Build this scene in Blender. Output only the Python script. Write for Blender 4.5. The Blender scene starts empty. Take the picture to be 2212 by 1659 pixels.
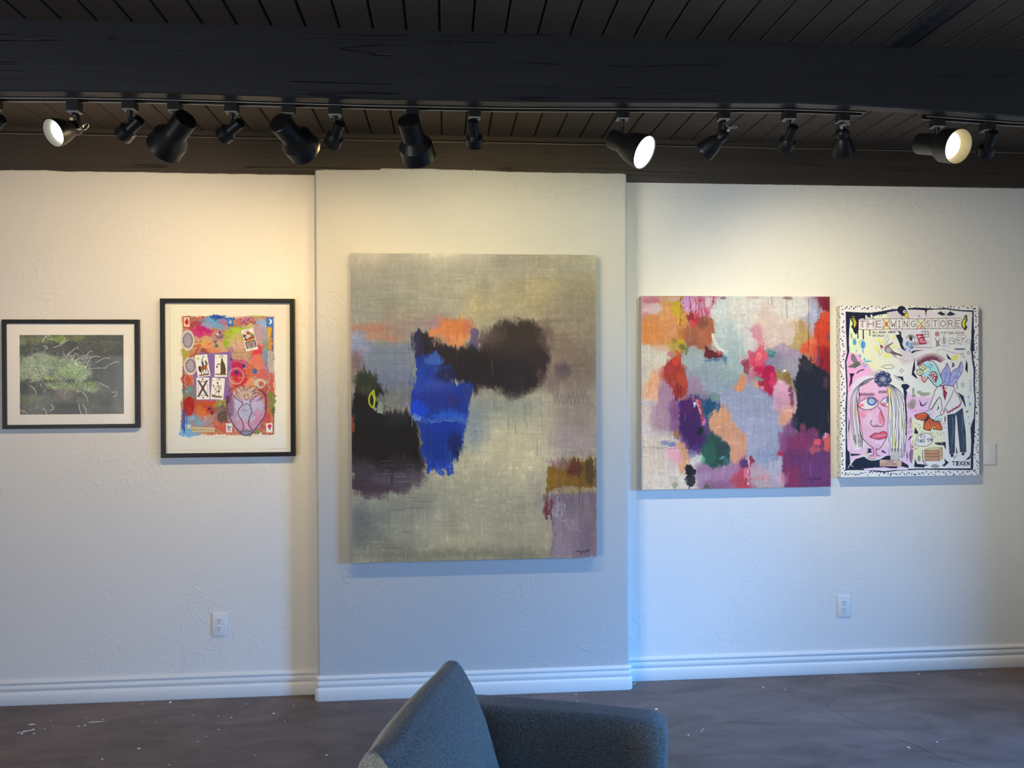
import bpy, bmesh, math, random
import numpy as np
from mathutils import Vector, Matrix, noise as mnoise

random.seed(7)
scene = bpy.context.scene
COL = scene.collection
PI = math.pi

# ------------------------------------------------------------------ camera
F_PX, YAW, PITCH, ROLL, CAM_Y, CAM_Z = 1709.8, 0.082349, -0.001653, -0.0057404, -4.028, 1.55
fwd = Vector((math.sin(YAW) * math.cos(PITCH), math.cos(YAW) * math.cos(PITCH), math.sin(PITCH)))
rgt = Vector((math.cos(YAW), -math.sin(YAW), 0))
upv = rgt.cross(fwd)
r2 = rgt * math.cos(ROLL) + upv * math.sin(ROLL)
u2 = -rgt * math.sin(ROLL) + upv * math.cos(ROLL)
cam_data = bpy.data.cameras.new('camera')
cam_data.sensor_fit = 'HORIZONTAL'
cam_data.sensor_width = 36.0
cam_data.lens = F_PX / 2212 * 36.0
cam_data.clip_start = 0.02
cam = bpy.data.objects.new('camera', cam_data)
m3 = Matrix((r2, u2, -fwd)).transposed()
cam.matrix_world = Matrix.Translation((0, CAM_Y, CAM_Z)) @ m3.to_4x4()
COL.objects.link(cam)
scene.camera = cam

# ------------------------------------------------------------------ colour management
vs = scene.view_settings
scene.display_settings.display_device = 'sRGB'
vs.view_transform = 'Standard'
vs.look = 'None'
vs.gamma = 1.0
vs.use_curve_mapping = False
vs.exposure = 0.0
scene.cycles.max_bounces = 8
scene.cycles.diffuse_bounces = 5
scene.cycles.glossy_bounces = 3
scene.cycles.sample_clamp_indirect = 4.0
scene.cycles.use_denoising = True

# ------------------------------------------------------------------ world: a blue daylight sky seen through the shop window
world = bpy.data.worlds.new('sky')
scene.world = world
world.use_nodes = True
bg = world.node_tree.nodes['Background']
bg.inputs[0].default_value = (0.42, 0.62, 1.0, 1)
bg.inputs[1].default_value = 1.2

# daylight falling in through the window in the right hand wall
DAY_COL = (0.07, 0.38, 1.0)
DAY_POWER = 1080.0
dl = bpy.data.lights.new('daylight', 'AREA')
dl.shape = 'RECTANGLE'
dl.size, dl.size_y = 1.2, 1.5
dl.color = DAY_COL
dl.energy = DAY_POWER
dlo = bpy.data.objects.new('window_daylight', dl)
dlo.location = (5.9, -3.6, 2.2)
dlo.rotation_euler = (Vector((4.6, -3.6, 1.9))).to_track_quat('Z', 'Y').to_euler()
COL.objects.link(dlo)
# added neutral fill light, placed outside an unseen window in the left hand wall
db = bpy.data.lights.new('fill_left', 'AREA')
db.shape = 'RECTANGLE'
db.size, db.size_y = 2.3, 1.5
db.color = (0.93, 0.95, 0.96)
db.energy = 208.0
dbo = bpy.data.objects.new('left_fill_light', db)
dbo.location = (-4.25, -5.0, 1.15)
dbo.rotation_euler = (Vector((-1.0, -0.35, 0))).to_track_quat('Z', 'Y').to_euler()
COL.objects.link(dbo)

# ------------------------------------------------------------------ helpers
def tag(o, label=None, cat=None, group=None, kind=None):
    if label: o['label'] = label
    if cat: o['category'] = cat
    if group: o['group'] = group
    if kind: o['kind'] = kind
    return o

def empty(name, loc, label, cat, group=None):
    o = bpy.data.objects.new(name, None)
    o.empty_display_size = 0.05
    o.location = loc
    COL.objects.link(o)
    return tag(o, label, cat, group)

def obj(name, bm, mat, parent=None, smooth=None):
    me = bpy.data.meshes.new(name)
    bmesh.ops.recalc_face_normals(bm, faces=bm.faces)
    bm.to_mesh(me); bm.free()
    if mat: me.materials.append(mat)
    if smooth is not None:
        for p in me.polygons: p.use_smooth = True
        try: me.set_sharp_from_angle(angle=smooth)
        except Exception: pass
    o = bpy.data.objects.new(name, me)
    COL.objects.link(o)
    if parent:
        o.parent = parent
        pm = Matrix.Translation(parent.location) if parent.type == 'EMPTY' and parent.parent is None else None
        if pm is None:
            pm = world_of(parent)
        o.matrix_parent_inverse = pm.inverted()
    return o

def world_of(o):
    m = o.matrix_basis.copy()
    if o.parent:
        return world_of(o.parent) @ o.matrix_parent_inverse @ m
    return m

def add_box(bm, x0, x1, y0, y1, z0, z1, bev=0.0, seg=2, M=None):
    vs_ = [bm.verts.new((x, y, z)) for x in (x0, x1) for y in (y0, y1) for z in (z0, z1)]
    idx = [(0, 1, 3, 2), (4, 6, 7, 5), (0, 4, 5, 1), (2, 3, 7, 6), (0, 2, 6, 4), (1, 5, 7, 3)]
    fs = [bm.faces.new([vs_[i] for i in f]) for f in idx]
    geo = vs_
    if bev > 0:
        es = list({e for f in fs for e in f.edges})
        r = bmesh.ops.bevel(bm, geom=es, offset=bev, segments=seg, affect='EDGES', profile=0.5)
        geo = list({v for f in r['faces'] for v in f.verts} | {v for v in vs_ if v.is_valid})
    if M is not None:
        bmesh.ops.transform(bm, matrix=M, verts=geo)
    return geo

def frame_z(d):
    """matrix whose z axis points along d"""
    return Vector(d).normalized().to_track_quat('Z', 'Y').to_matrix().to_4x4()

def add_lathe(bm, prof, M, n=40, cap0=True, cap1=False):
    rings = []
    for r, z in prof:
        if r < 1e-6:
            rings.append([bm.verts.new(M @ Vector((0, 0, z)))])
        else:
            rings.append([bm.verts.new(M @ Vector((r * math.cos(2 * PI * i / n), r * math.sin(2 * PI * i / n), z))) for i in range(n)])
    for a, b in zip(rings, rings[1:]):
        for i in range(n):
            j = (i + 1) % n
            if len(a) == 1 and len(b) == 1: continue
            if len(a) == 1: bm.faces.new((a[0], b[i], b[j]))
            elif len(b) == 1: bm.faces.new((a[i], a[j], b[0]))
            else: bm.faces.new((a[i], a[j], b[j], b[i]))
    if cap0 and len(rings[0]) > 1: bm.faces.new(rings[0])
    if cap1 and len(rings[-1]) > 1: bm.faces.new(rings[-1])

def add_tube(bm, pts, r, n=8, caps=True):
    pts = [Vector(p) for p in pts]
    rs = r if isinstance(r, (list, tuple)) else [r] * len(pts)
    rings = []
    side = None
    for i, p in enumerate(pts):
        t = (pts[min(i + 1, len(pts) - 1)] - pts[max(i - 1, 0)]).normalized()
        if side is None:
            ref = Vector((0, 0, 1)) if abs(t.z) < 0.9 else Vector((1, 0, 0))
            side = t.cross(ref).normalized()
        else:
            side = (side - t * side.dot(t)).normalized()
        up = t.cross(side)
        rings.append([bm.verts.new(p + (side * math.cos(2 * PI * k / n) + up * math.sin(2 * PI * k / n)) * rs[i]) for k in range(n)])
    for a, b in zip(rings, rings[1:]):
        for i in range(n):
            j = (i + 1) % n
            bm.faces.new((a[i], a[j], b[j], b[i]))
    if caps:
        bm.faces.new(rings[0]); bm.faces.new(rings[-1])

def interp(pts, x):
    return float(np.interp(x, [p[0] for p in pts], [p[1] for p in pts]))

def catmull(pts, n=8):
    pts = [Vector(p) for p in pts]
    out = []
    for i in range(len(pts) - 1):
        p0 = pts[max(i - 1, 0)]; p1 = pts[i]; p2 = pts[i + 1]; p3 = pts[min(i + 2, len(pts) - 1)]
        for k in range(n):
            t = k / n
            out.append(0.5 * ((2 * p1) + (-p0 + p2) * t + (2 * p0 - 5 * p1 + 4 * p2 - p3) * t * t + (-p0 + 3 * p1 - 3 * p2 + p3) * t ** 3))
    out.append(pts[-1])
    return out

# ------------------------------------------------------------------ materials
def new_mat(name):
    m = bpy.data.materials.new(name); m.use_nodes = True
    nt = m.node_tree
    b = nt.nodes['Principled BSDF']
    return m, nt, b

def N(nt, t, **kw):
    n = nt.nodes.new(t)
    for k, v in kw.items():
        if k in n.inputs.keys(): n.inputs[k].default_value = v
        else: setattr(n, k, v)
    return n

def simple(name, col, rough=0.5, metal=0.0, spec=0.5, nscale=0, nstr=0.0, var=0.0, vscale=5):
    m, nt, b = new_mat(name)
    b.inputs['Base Color'].default_value = (*col, 1)
    b.inputs['Roughness'].default_value = rough
    b.inputs['Metallic'].default_value = metal
    b.inputs['Specular IOR Level'].default_value = spec
    tc = N(nt, 'ShaderNodeTexCoord')
    if nstr > 0:
        no = N(nt, 'ShaderNodeTexNoise', Scale=nscale, Detail=6.0)
        bp = N(nt, 'ShaderNodeBump', Strength=nstr, Distance=0.002)
        nt.links.new(tc.outputs['Object'], no.inputs['Vector'])
        nt.links.new(no.outputs['Fac'], bp.inputs['Height'])
        nt.links.new(bp.outputs['Normal'], b.inputs['Normal'])
    if var > 0:
        n2 = N(nt, 'ShaderNodeTexNoise', Scale=vscale, Detail=5.0)
        nt.links.new(tc.outputs['Object'], n2.inputs['Vector'])
        mx = N(nt, 'ShaderNodeMix', data_type='RGBA')
        nt.links.new(n2.outputs['Fac'], mx.inputs[0])
        mx.inputs[6].default_value = (*[c * (1 - var) for c in col], 1)
        mx.inputs[7].default_value = (*[min(1, c * (1 + var)) for c in col], 1)
        nt.links.new(mx.outputs[2], b.inputs['Base Color'])
    return m

def plaster(name, col, rough=0.55):
    m, nt, b = new_mat(name)
    b.inputs['Roughness'].default_value = rough
    b.inputs['Specular IOR Level'].default_value = 0.35
    tc = N(nt, 'ShaderNodeTexCoord')
    L = nt.links.new
    n0 = N(nt, 'ShaderNodeTexNoise', Scale=1.3, Detail=3.0)
    L(tc.outputs['Object'], n0.inputs['Vector'])
    mx = N(nt, 'ShaderNodeMix', data_type='RGBA')
    L(n0.outputs['Fac'], mx.inputs[0])
    mx.inputs[6].default_value = (*[c * 0.97 for c in col], 1)
    mx.inputs[7].default_value = (*[min(1, c * 1.03) for c in col], 1)
    L(mx.outputs[2], b.inputs['Base Color'])
    # skip trowel relief: ridges where a distorted noise crosses a level, masked by a second noise
    d1 = N(nt, 'ShaderNodeTexNoise', Scale=7.0, Detail=4.0, Distortion=1.6)
    L(tc.outputs['Object'], d1.inputs['Vector'])
    ra = N(nt, 'ShaderNodeValToRGB')
    ra.color_ramp.elements[0].position = 0.47; ra.color_ramp.elements[0].color = (0, 0, 0, 1)
    ra.color_ramp.elements[1].position = 0.50; ra.color_ramp.elements[1].color = (1, 1, 1, 1)
    e = ra.color_ramp.elements.new(0.56); e.color = (0.25, 0.25, 0.25, 1)
    L(d1.outputs['Fac'], ra.inputs['Fac'])
    mk = N(nt, 'ShaderNodeTexNoise', Scale=2.2, Detail=2.0)
    L(tc.outputs['Object'], mk.inputs['Vector'])
    rm = N(nt, 'ShaderNodeValToRGB')
    rm.color_ramp.elements[0].position = 0.46
    rm.color_ramp.elements[1].position = 0.66
    L(mk.outputs['Fac'], rm.inputs['Fac'])
    mul = N(nt, 'ShaderNodeMath', operation='MULTIPLY')
    L(ra.outputs['Color'], mul.inputs[0]); L(rm.outputs['Color'], mul.inputs[1])
    fine = N(nt, 'ShaderNodeTexNoise', Scale=38.0, Detail=5.0)
    L(tc.outputs['Object'], fine.inputs['Vector'])
    fm = N(nt, 'ShaderNodeMath', operation='MULTIPLY_ADD')
    L(fine.outputs['Fac'], fm.inputs[0]); fm.inputs[1].default_value = 0.28
    L(mul.outputs[0], fm.inputs[2])
    broad = N(nt, 'ShaderNodeTexNoise', Scale=4.0, Detail=2.0)
    L(tc.outputs['Object'], broad.inputs['Vector'])
    fb = N(nt, 'ShaderNodeMath', operation='MULTIPLY_ADD')
    L(broad.outputs['Fac'], fb.inputs[0]); fb.inputs[1].default_value = 1.2
    L(fm.outputs[0], fb.inputs[2])
    bp = N(nt, 'ShaderNodeBump', Strength=0.42, Distance=0.0035)
    L(fb.outputs[0], bp.inputs['Height'])
    L(bp.outputs['Normal'], b.inputs['Normal'])
    return m

def timber(name, col, axis=0, rough=0.5, crack=0.6, spec=0.4):
    """painted rough timber: grain and checks run along the axis"""
    m, nt, b = new_mat(name)
    L = nt.links.new
    b.inputs['Roughness'].default_value = rough
    b.inputs['Specular IOR Level'].default_value = spec
    tc = N(nt, 'ShaderNodeTexCoord')
    mp = N(nt, 'ShaderNodeMapping')
    sc_ = [14.0, 14.0, 14.0]; sc_[axis] = 0.55
    mp.inputs['Scale'].default_value = sc_
    L(tc.outputs['Object'], mp.inputs['Vector'])
    g = N(nt, 'ShaderNodeTexNoise', Scale=2.0, Detail=8.0, Distortion=0.3)
    L(mp.outputs['Vector'], g.inputs['Vector'])
    mp2 = N(nt, 'ShaderNodeMapping')
    s2 = [5.5, 5.5, 5.5]; s2[axis] = 0.16
    mp2.inputs['Scale'].default_value = s2
    L(tc.outputs['Object'], mp2.inputs['Vector'])
    c1 = N(nt, 'ShaderNodeTexNoise', Scale=2.2, Detail=4.0, Distortion=0.15)
    L(mp2.outputs['Vector'], c1.inputs['Vector'])
    cr = N(nt, 'ShaderNodeValToRGB')
    cr.color_ramp.elements[0].position = 0.494; cr.color_ramp.elements[0].color = (1, 1, 1, 1)
    cr.color_ramp.elements[1].position = 0.5; cr.color_ramp.elements[1].color = (0, 0, 0, 1)
    e = cr.color_ramp.elements.new(0.505); e.color = (1, 1, 1, 1)
    L(c1.outputs['Fac'], cr.inputs['Fac'])
    mk = N(nt, 'ShaderNodeTexNoise', Scale=2.5, Detail=2.0)
    L(tc.outputs['Object'], mk.inputs['Vector'])
    mr = N(nt, 'ShaderNodeValToRGB')
    mr.color_ramp.elements[0].position = 0.48
    mr.color_ramp.elements[1].position = 0.56
    L(mk.outputs['Fac'], mr.inputs['Fac'])
    mxc = N(nt, 'ShaderNodeMix', data_type='RGBA')
    L(mr.outputs['Color'], mxc.inputs[0])
    mxc.inputs[6].default_value = (1, 1, 1, 1)
    L(cr.outputs['Color'], mxc.inputs[7])
    add = N(nt, 'ShaderNodeMath', operation='MULTIPLY_ADD')
    L(g.outputs['Fac'], add.inputs[0]); add.inputs[1].default_value = 0.35
    L(mxc.outputs[2], add.inputs[2])
    bp = N(nt, 'ShaderNodeBump', Strength=crack, Distance=0.006)
    L(add.outputs[0], bp.inputs['Height'])
    L(bp.outputs['Normal'], b.inputs['Normal'])
    mx = N(nt, 'ShaderNodeMix', data_type='RGBA')
    L(g.outputs['Fac'], mx.inputs[0])
    mx.inputs[6].default_value = (*[c * 0.82 for c in col], 1)
    mx.inputs[7].default_value = (*[c * 1.2 for c in col], 1)
    L(mx.outputs[2], b.inputs['Base Color'])
    return m

def concrete(name):
    m, nt, b = new_mat(name)
    L = nt.links.new
    tc = N(nt, 'ShaderNodeTexCoord')
    mp = N(nt, 'ShaderNodeMapping')
    mp.inputs['Rotation'].default_value = (0, 0, 0.6)
    mp.inputs['Scale'].default_value = (1.0, 2.2, 1.0)
    L(tc.outputs['Object'], mp.inputs['Vector'])
    a = N(nt, 'ShaderNodeTexNoise', Scale=2.6, Detail=10.0, Distortion=1.0, Roughness=0.62)
    L(mp.outputs['Vector'], a.inputs['Vector'])
    r = N(nt, 'ShaderNodeValToRGB')
    r.color_ramp.elements[0].position = 0.33; r.color_ramp.elements[0].color = (0.088, 0.060, 0.052, 1)
    r.color_ramp.elements[1].position = 0.68; r.color_ramp.elements[1].color = (0.165, 0.120, 0.106, 1)
    e = r.color_ramp.elements.new(0.5); e.color = (0.125, 0.090, 0.080, 1)
    L(a.outputs['Fac'], r.inputs['Fac'])
    s = N(nt, 'ShaderNodeTexNoise', Scale=60.0, Detail=4.0)
    L(tc.outputs['Object'], s.inputs['Vector'])
    mx = N(nt, 'ShaderNodeMix', data_type='RGBA', blend_type='MULTIPLY')
    mx.inputs[0].default_value = 0.35
    L(r.outputs['Color'], mx.inputs[6]); L(s.outputs['Color'], mx.inputs[7])
    hs = N(nt, 'ShaderNodeHueSaturation', Saturation=0.9, Value=1.5)
    L(mx.outputs[2], hs.inputs['Color'])
    L(hs.outputs['Color'], b.inputs['Base Color'])
    rr = N(nt, 'ShaderNodeMapRange')
    rr.inputs['To Min'].default_value = 0.42; rr.inputs['To Max'].default_value = 0.62
    L(a.outputs['Fac'], rr.inputs['Value']); L(rr.outputs['Result'], b.inputs['Roughness'])
    bp = N(nt, 'ShaderNodeBump', Strength=0.15, Distance=0.003)
    L(a.outputs['Fac'], bp.inputs['Height']); L(bp.outputs['Normal'], b.inputs['Normal'])
    b.inputs['Specular IOR Level'].default_value = 0.35
    return m

def fabric(name):
    m, nt, b = new_mat(name)
    L = nt.links.new
    tc = N(nt, 'ShaderNodeTexCoord')
    n1 = N(nt, 'ShaderNodeTexNoise', Scale=620.0, Detail=3.0, Roughness=0.7)
    n2 = N(nt, 'ShaderNodeTexNoise', Scale=260.0, Detail=4.0, Roughness=0.75)
    L(tc.outputs['Object'], n1.inputs['Vector']); L(tc.outputs['Object'], n2.inputs['Vector'])
    ad = N(nt, 'ShaderNodeMath', operation='ADD')
    L(n1.outputs['Fac'], ad.inputs[0]); L(n2.outputs['Fac'], ad.inputs[1])
    hf = N(nt, 'ShaderNodeMath', operation='MULTIPLY'); hf.inputs[1].default_value = 0.5
    L(ad.outputs[0], hf.inputs[0])
    r = N(nt, 'ShaderNodeValToRGB')
    r.color_ramp.elements[0].position = 0.40; r.color_ramp.elements[0].color = (0.078, 0.078, 0.078, 1)
    r.color_ramp.elements[1].position = 0.62; r.color_ramp.elements[1].color = (0.50, 0.50, 0.48, 1)
    L(hf.outputs[0], r.inputs['Fac'])
    L(r.outputs['Color'], b.inputs['Base Color'])
    b.inputs['Roughness'].default_value = 0.95
    b.inputs['Specular IOR Level'].default_value = 0.1
    b.inputs['Sheen Weight'].default_value = 0.25
    b.inputs['Sheen Roughness'].default_value = 0.5
    bp = N(nt, 'ShaderNodeBump', Strength=0.5, Distance=0.002)
    L(hf.outputs[0], bp.inputs['Height']); L(bp.outputs['Normal'], b.inputs['Normal'])
    return m

def emitter(name, col, strength):
    m, nt, b = new_mat(name)
    b.inputs['Base Color'].default_value = (0.8, 0.8, 0.8, 1)
    b.inputs['Emission Color'].default_value = (*col, 1)
    b.inputs['Emission Strength'].default_value = strength
    b.inputs['Roughness'].default_value = 0.3
    return m

def pane_glass(name):
    m = bpy.data.materials.new(name); m.use_nodes = True
    nt = m.node_tree; nt.nodes.clear()
    o = nt.nodes.new('ShaderNodeOutputMaterial')
    t = nt.nodes.new('ShaderNodeBsdfTransparent'); t.inputs[0].default_value = (0.95, 0.97, 0.97, 1)
    g = nt.nodes.new('ShaderNodeBsdfGlossy'); g.inputs['Roughness'].default_value = 0.02
    f = nt.nodes.new('ShaderNodeFresnel'); f.inputs['IOR'].default_value = 1.45
    mm = nt.nodes.new('ShaderNodeMath'); mm.operation = 'MULTIPLY'; mm.inputs[1].default_value = 0.5
    mx = nt.nodes.new('ShaderNodeMixShader')
    nt.links.new(f.outputs[0], mm.inputs[0])
    nt.links.new(mm.outputs[0], mx.inputs[0]); nt.links.new(t.outputs[0], mx.inputs[1]); nt.links.new(g.outputs[0], mx.inputs[2])
    nt.links.new(mx.outputs[0], o.inputs[0])
    return m

M_WHITE = plaster('white_plaster', (0.80, 0.78, 0.745))
M_GREY = plaster('pale_grey_plaster', (0.53, 0.53, 0.53))
M_TRIM = simple('white_trim_paint', (0.80, 0.79, 0.77), 0.38, nscale=30, nstr=0.12)
M_BEAM = timber('near_black_beam_paint', (0.026, 0.027, 0.034), 0, 0.5, 1.0)
M_PLATE = timber('dark_brown_beam_paint', (0.050, 0.040, 0.032), 0, 0.42, 1.0)
M_PLANK = timber('dark_brown_ceiling_boards', (0.075, 0.060, 0.050), 1, 0.55, 0.25)
M_FLOOR = concrete('stained_concrete')
M_FAB = fabric('grey_tweed_fabric')
M_BLACK = simple('satin_black_metal', (0.010, 0.010, 0.011), 0.38, 0.0, 0.35, nscale=60, nstr=0.05)
M_BLACK2 = simple('black_plastic', (0.012, 0.012, 0.013), 0.5, nscale=60, nstr=0.05)
M_ALU = simple('bare_aluminium_lip', (0.55, 0.54, 0.5), 0.4, 0.6, nscale=40, nstr=0.1)
M_PALE = simple('pale_adapter_plastic', (0.42, 0.41, 0.38), 0.5, nscale=50, nstr=0.05)
M_CABLE = simple('painted_over_wire', (0.16, 0.13, 0.10), 0.5, nscale=50, nstr=0.05)
M_WIRE = simple('pale_wire', (0.5, 0.48, 0.42), 0.5, nscale=50, nstr=0.05)
M_REFL = simple('grey_reflector', (0.30, 0.30, 0.28), 0.35, nscale=30, nstr=0.03)
M_REFL_C = simple('cream_reflector', (0.36, 0.30, 0.15), 0.5, nscale=30, nstr=0.03)
M_FRAME = simple('black_wood_frame', (0.011, 0.009, 0.009), 0.4, 0.0, 0.3, nscale=80, nstr=0.08)
M_MAT = simple('cream_mat_board', (0.90, 0.88, 0.84), 0.8, nscale=200, nstr=0.05)
M_PLATE_W = simple('white_wall_plate', (0.80, 0.79, 0.78), 0.3, nscale=30, nstr=0.03)
M_DARK = simple('dark_slot', (0.01, 0.01, 0.012), 0.6, nscale=30, nstr=0.03)
M_CHIP = simple('pale_paint_chip', (0.72, 0.70, 0.66), 0.6, nscale=80, nstr=0.2)
M_WOODLEG = simple('dark_chair_leg', (0.03, 0.02, 0.015), 0.4, nscale=50, nstr=0.1)
M_WINFR = simple('window_frame_paint', (0.05, 0.05, 0.05), 0.4, nscale=50, nstr=0.05)
M_GLASS = pane_glass('window_glass')

# ------------------------------------------------------------------ the setting
YB, YR = -0.0921, 0.0147          # faces of the projecting centre wall and of the right hand wall
XL, XR, YBK = -3.9, 4.1, -7.5     # side walls and the wall behind the viewer
ZC = 2.805                        # underside of the ceiling boards
XB0, XB1 = -0.637, 0.912

def wall_sheet(name, plan, top, mat, back=0.16):
    """plaster wall drawn as a plan polyline, with a slightly ragged rounded top edge"""
    bm = bmesh.new()
    pts = []
    for (x0, y0), (x1, y1) in zip(plan, plan[1:]):
        n = max(1, int(math.hypot(x1 - x0, y1 - y0) / 0.012))
        for k in range(n):
            t = k / n
            pts.append((x0 + (x1 - x0) * t, y0 + (y1 - y0) * t))
    pts.append(plan[-1])
    rows = []
    for i, (x, y) in enumerate(pts):
        a = pts[max(i - 1, 0)]; b = pts[min(i + 1, len(pts) - 1)]
        tx, ty = b[0] - a[0], b[1] - a[1]; l = math.hypot(tx, ty) or 1
        nx, ny = ty / l, -tx / l          # outward (towards the room)
        z = interp(top, x) + 0.0022 * mnoise.noise((x * 14, y * 9, 0.3)) + 0.0012 * mnoise.noise((x * 55, y * 9, 4.3))
        col = []
        for off, zz in ((0, -0.02), (0, 0.4), (0, 0.8), (0, 1.2), (0, 1.6), (0, 2.0), (0, 2.4), (0, z - 0.006), (0.0018, z - 0.0025), (0.004, z), (0.02, z)):
            col.append(bm.verts.new((x - nx * off, y - ny * off, zz)))
        rows.append(col)
    for a, b in zip(rows, rows[1:]):
        for k in range(len(a) - 1):
            bm.faces.new((a[k], b[k], b[k + 1], a[k + 1]))
    # close it at the back so the wall is a solid slab
    zt = min(v.co.z for c in rows for v in c[-1:])
    yb = 0.17
    b0 = bm.verts.new((pts[0][0], yb, -0.02)); b1 = bm.verts.new((pts[-1][0], yb, -0.02))
    t0 = bm.verts.new((pts[0][0], yb, zt)); t1 = bm.verts.new((pts[-1][0], yb, zt))
    bm.faces.new((b0, b1, t1, t0))
    bm.faces.new([c[-1] for c in rows] + [t1, t0])
    o = obj(name, bm, mat, None, math.radians(40))
    return tag(o, kind='structure')

topL = [(-3.9, 2.593), (-2.151, 2.5954), (-1.947, 2.5988), (-1.85, 2.5936), (-1.501, 2.597), (-1.236, 2.5944), (-0.968, 2.5953), (-0.60, 2.5945)]
topB = [(-0.66, 2.5924), (-0.592, 2.5985), (-0.325, 2.6018), (-0.317, 2.6100), (-0.142, 2.6105), (0.087, 2.6097), (0.317, 2.603), (0.643, 2.6026), (0.879, 2.604), (0.94, 2.5989)]
topR = [(0.9, 2.5925), (1.197, 2.5963), (1.544, 2.598), (1.795, 2.5981), (2.176, 2.6014), (2.563, 2.5973), (3.12, 2.5956), (4.2, 2.595)]
wall_sheet('wall_far_left', [(XL, 0), (XB0 + 0.01, 0)], topL, M_WHITE)
rb = 0.012
def arc(cx, cy, a0, a1, r, n=6):
    return [(cx + r * math.cos(a0 + (a1 - a0) * i / n), cy + r * math.sin(a0 + (a1 - a0) * i / n)) for i in range(n + 1)]
wall_sheet('wall_far_centre',
           [(XB0, 0.012)] + arc(XB0 + rb, YB + rb, PI, 1.5 * PI, rb) + arc(XB1 - rb, YB + rb, 1.5 * PI, 2 * PI, rb) + [(XB1, 0.03)],
           topB, M_GREY)
wall_sheet('wall_far_right', [(XB1 - 0.01, YR), (XR, YR)], topR, M_WHITE)

def ridges(name, parent, n, x0, x1, z0, z1, y, mat, avoid, seed):
    """raised trowel marks left in the plaster skim"""
    rnd = random.Random(seed)
    bm = bmesh.new()
    k = 0
    while k < n:
        cx = rnd.uniform(x0, x1); cz = rnd.uniform(z0, z1)
        if mnoise.noise((cx * 2.1 + seed, cz * 2.1, 1.7)) < rnd.uniform(-0.5, 0.35): continue
        if any(a < cx < b and c < cz < d for a, b, c, d in avoid): continue
        k += 1
        L_ = rnd.uniform(0.012, 0.07); a = rnd.uniform(0, PI); bend = rnd.uniform(-1.2, 1.2)
        if rnd.random() < 0.5: a = rnd.gauss(PI / 2, 0.35)
        pts = []; ang = a; px, pz = cx, cz
        m = 9
        for i in range(m):
            pts.append((px, pz)); px += math.cos(ang) * L_ / m; pz += math.sin(ang) * L_ / m
            ang += bend / m + rnd.uniform(-0.12, 0.12)
        w = rnd.uniform(0.0010, 0.0024); h = w * 0.55
        prev = None
        for i, (px, pz) in enumerate(pts):
            if not (x0 < px < x1): px = min(max(px, x0), x1)
            t = i / (m - 1); s = math.sin(PI * t) ** 0.6 + 0.02
            a2 = math.atan2(pts[min(i + 1, m - 1)][1] - pts[max(i - 1, 0)][1], pts[min(i + 1, m - 1)][0] - pts[max(i - 1, 0)][0])
            nx, nz = -math.sin(a2), math.cos(a2)
            cur = [bm.verts.new((px - nx * w * s, y + 0.0003, pz - nz * w * s)),
                   bm.verts.new((px - nx * w * .4 * s, y - h * s, pz - nz * w * .4 * s)),
                   bm.verts.new((px + nx * w * .5 * s, y - h * .8 * s, pz + nz * w * .5 * s)),
                   bm.verts.new((px + nx * w * 1.6 * s, y + 0.0003, pz + nz * w * 1.6 * s))]
            if prev:
                for q in range(3): bm.faces.new((prev[q], cur[q], cur[q + 1], prev[q + 1]))
            prev = cur
    o = obj(name, bm, mat, parent, math.radians(70))
    tag(o, kind='stuff')
    return o

ridges('trowel_ridge', bpy.data.objects['wall_far_left'], 420, -2.6, -0.66, 0.15, 2.56, 0.0, M_WHITE, [(-2.20, -1.44, 1.28, 1.93), (-1.46, -0.69, 1.13, 2.03)], 3)
ridges('trowel_ridge', bpy.data.objects['wall_far_centre'], 190, XB0 + .03, XB1 - .03, 0.15, 2.57, YB, M_GREY, [(-0.53, 0.81, 0.61, 2.25)], 8)
ridges('trowel_ridge', bpy.data.objects['wall_far_right'], 420, XB1 + .02, 3.9, 0.15, 2.56, YR, M_WHITE, [(0.93, 2.07, 0.93, 2.06), (2.0, 2.9, .97, 2.01)], 5)

def slab(name, x0, x1, y0, y1, z0, z1, mat, bev=0):
    bm = bmesh.new(); add_box(bm, x0, x1, y0, y1, z0, z1, bev)
    return tag(obj(name, bm, mat), kind='structure')

# right hand wall with a glazed window opening
WY0, WY1, WZ0, WZ1 = -3.30, -1.80, 0.12, 1.75
def holed_wall(name, plane, a0, a1, b0, b1, ha0, ha1, hb0, hb1, t0, t1, mat):
    bm = bmesh.new()
    def bx(p0, p1, q0, q1):
        if plane == 'x': add_box(bm, t0, t1, p0, p1, q0, q1)
        else: add_box(bm, p0, p1, t0, t1, q0, q1)
    bx(a0, ha0, b0, b1); bx(ha1, a1, b0, b1); bx(ha0, ha1, b0, hb0); bx(ha0, ha1, hb1, b1)
    return tag(obj(name, bm, mat), kind='structure')
holed_wall('wall_right', 'x', YBK, 0.17, -0.02, ZC + 0.04, WY0, WY1, WZ0, WZ1, XR, XR + 0.15, M_WHITE)
holed_wall('wall_left', 'x', YBK, 0.17, -0.02, ZC + 0.04, -6.25, -3.75, 0.3, 2.05, XL - 0.15, XL, M_WHITE)
slab('wall_near', XL - 0.15, XR + 0.15, YBK - 0.15, YBK, -0.02, ZC + 0.04, M_WHITE)

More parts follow.
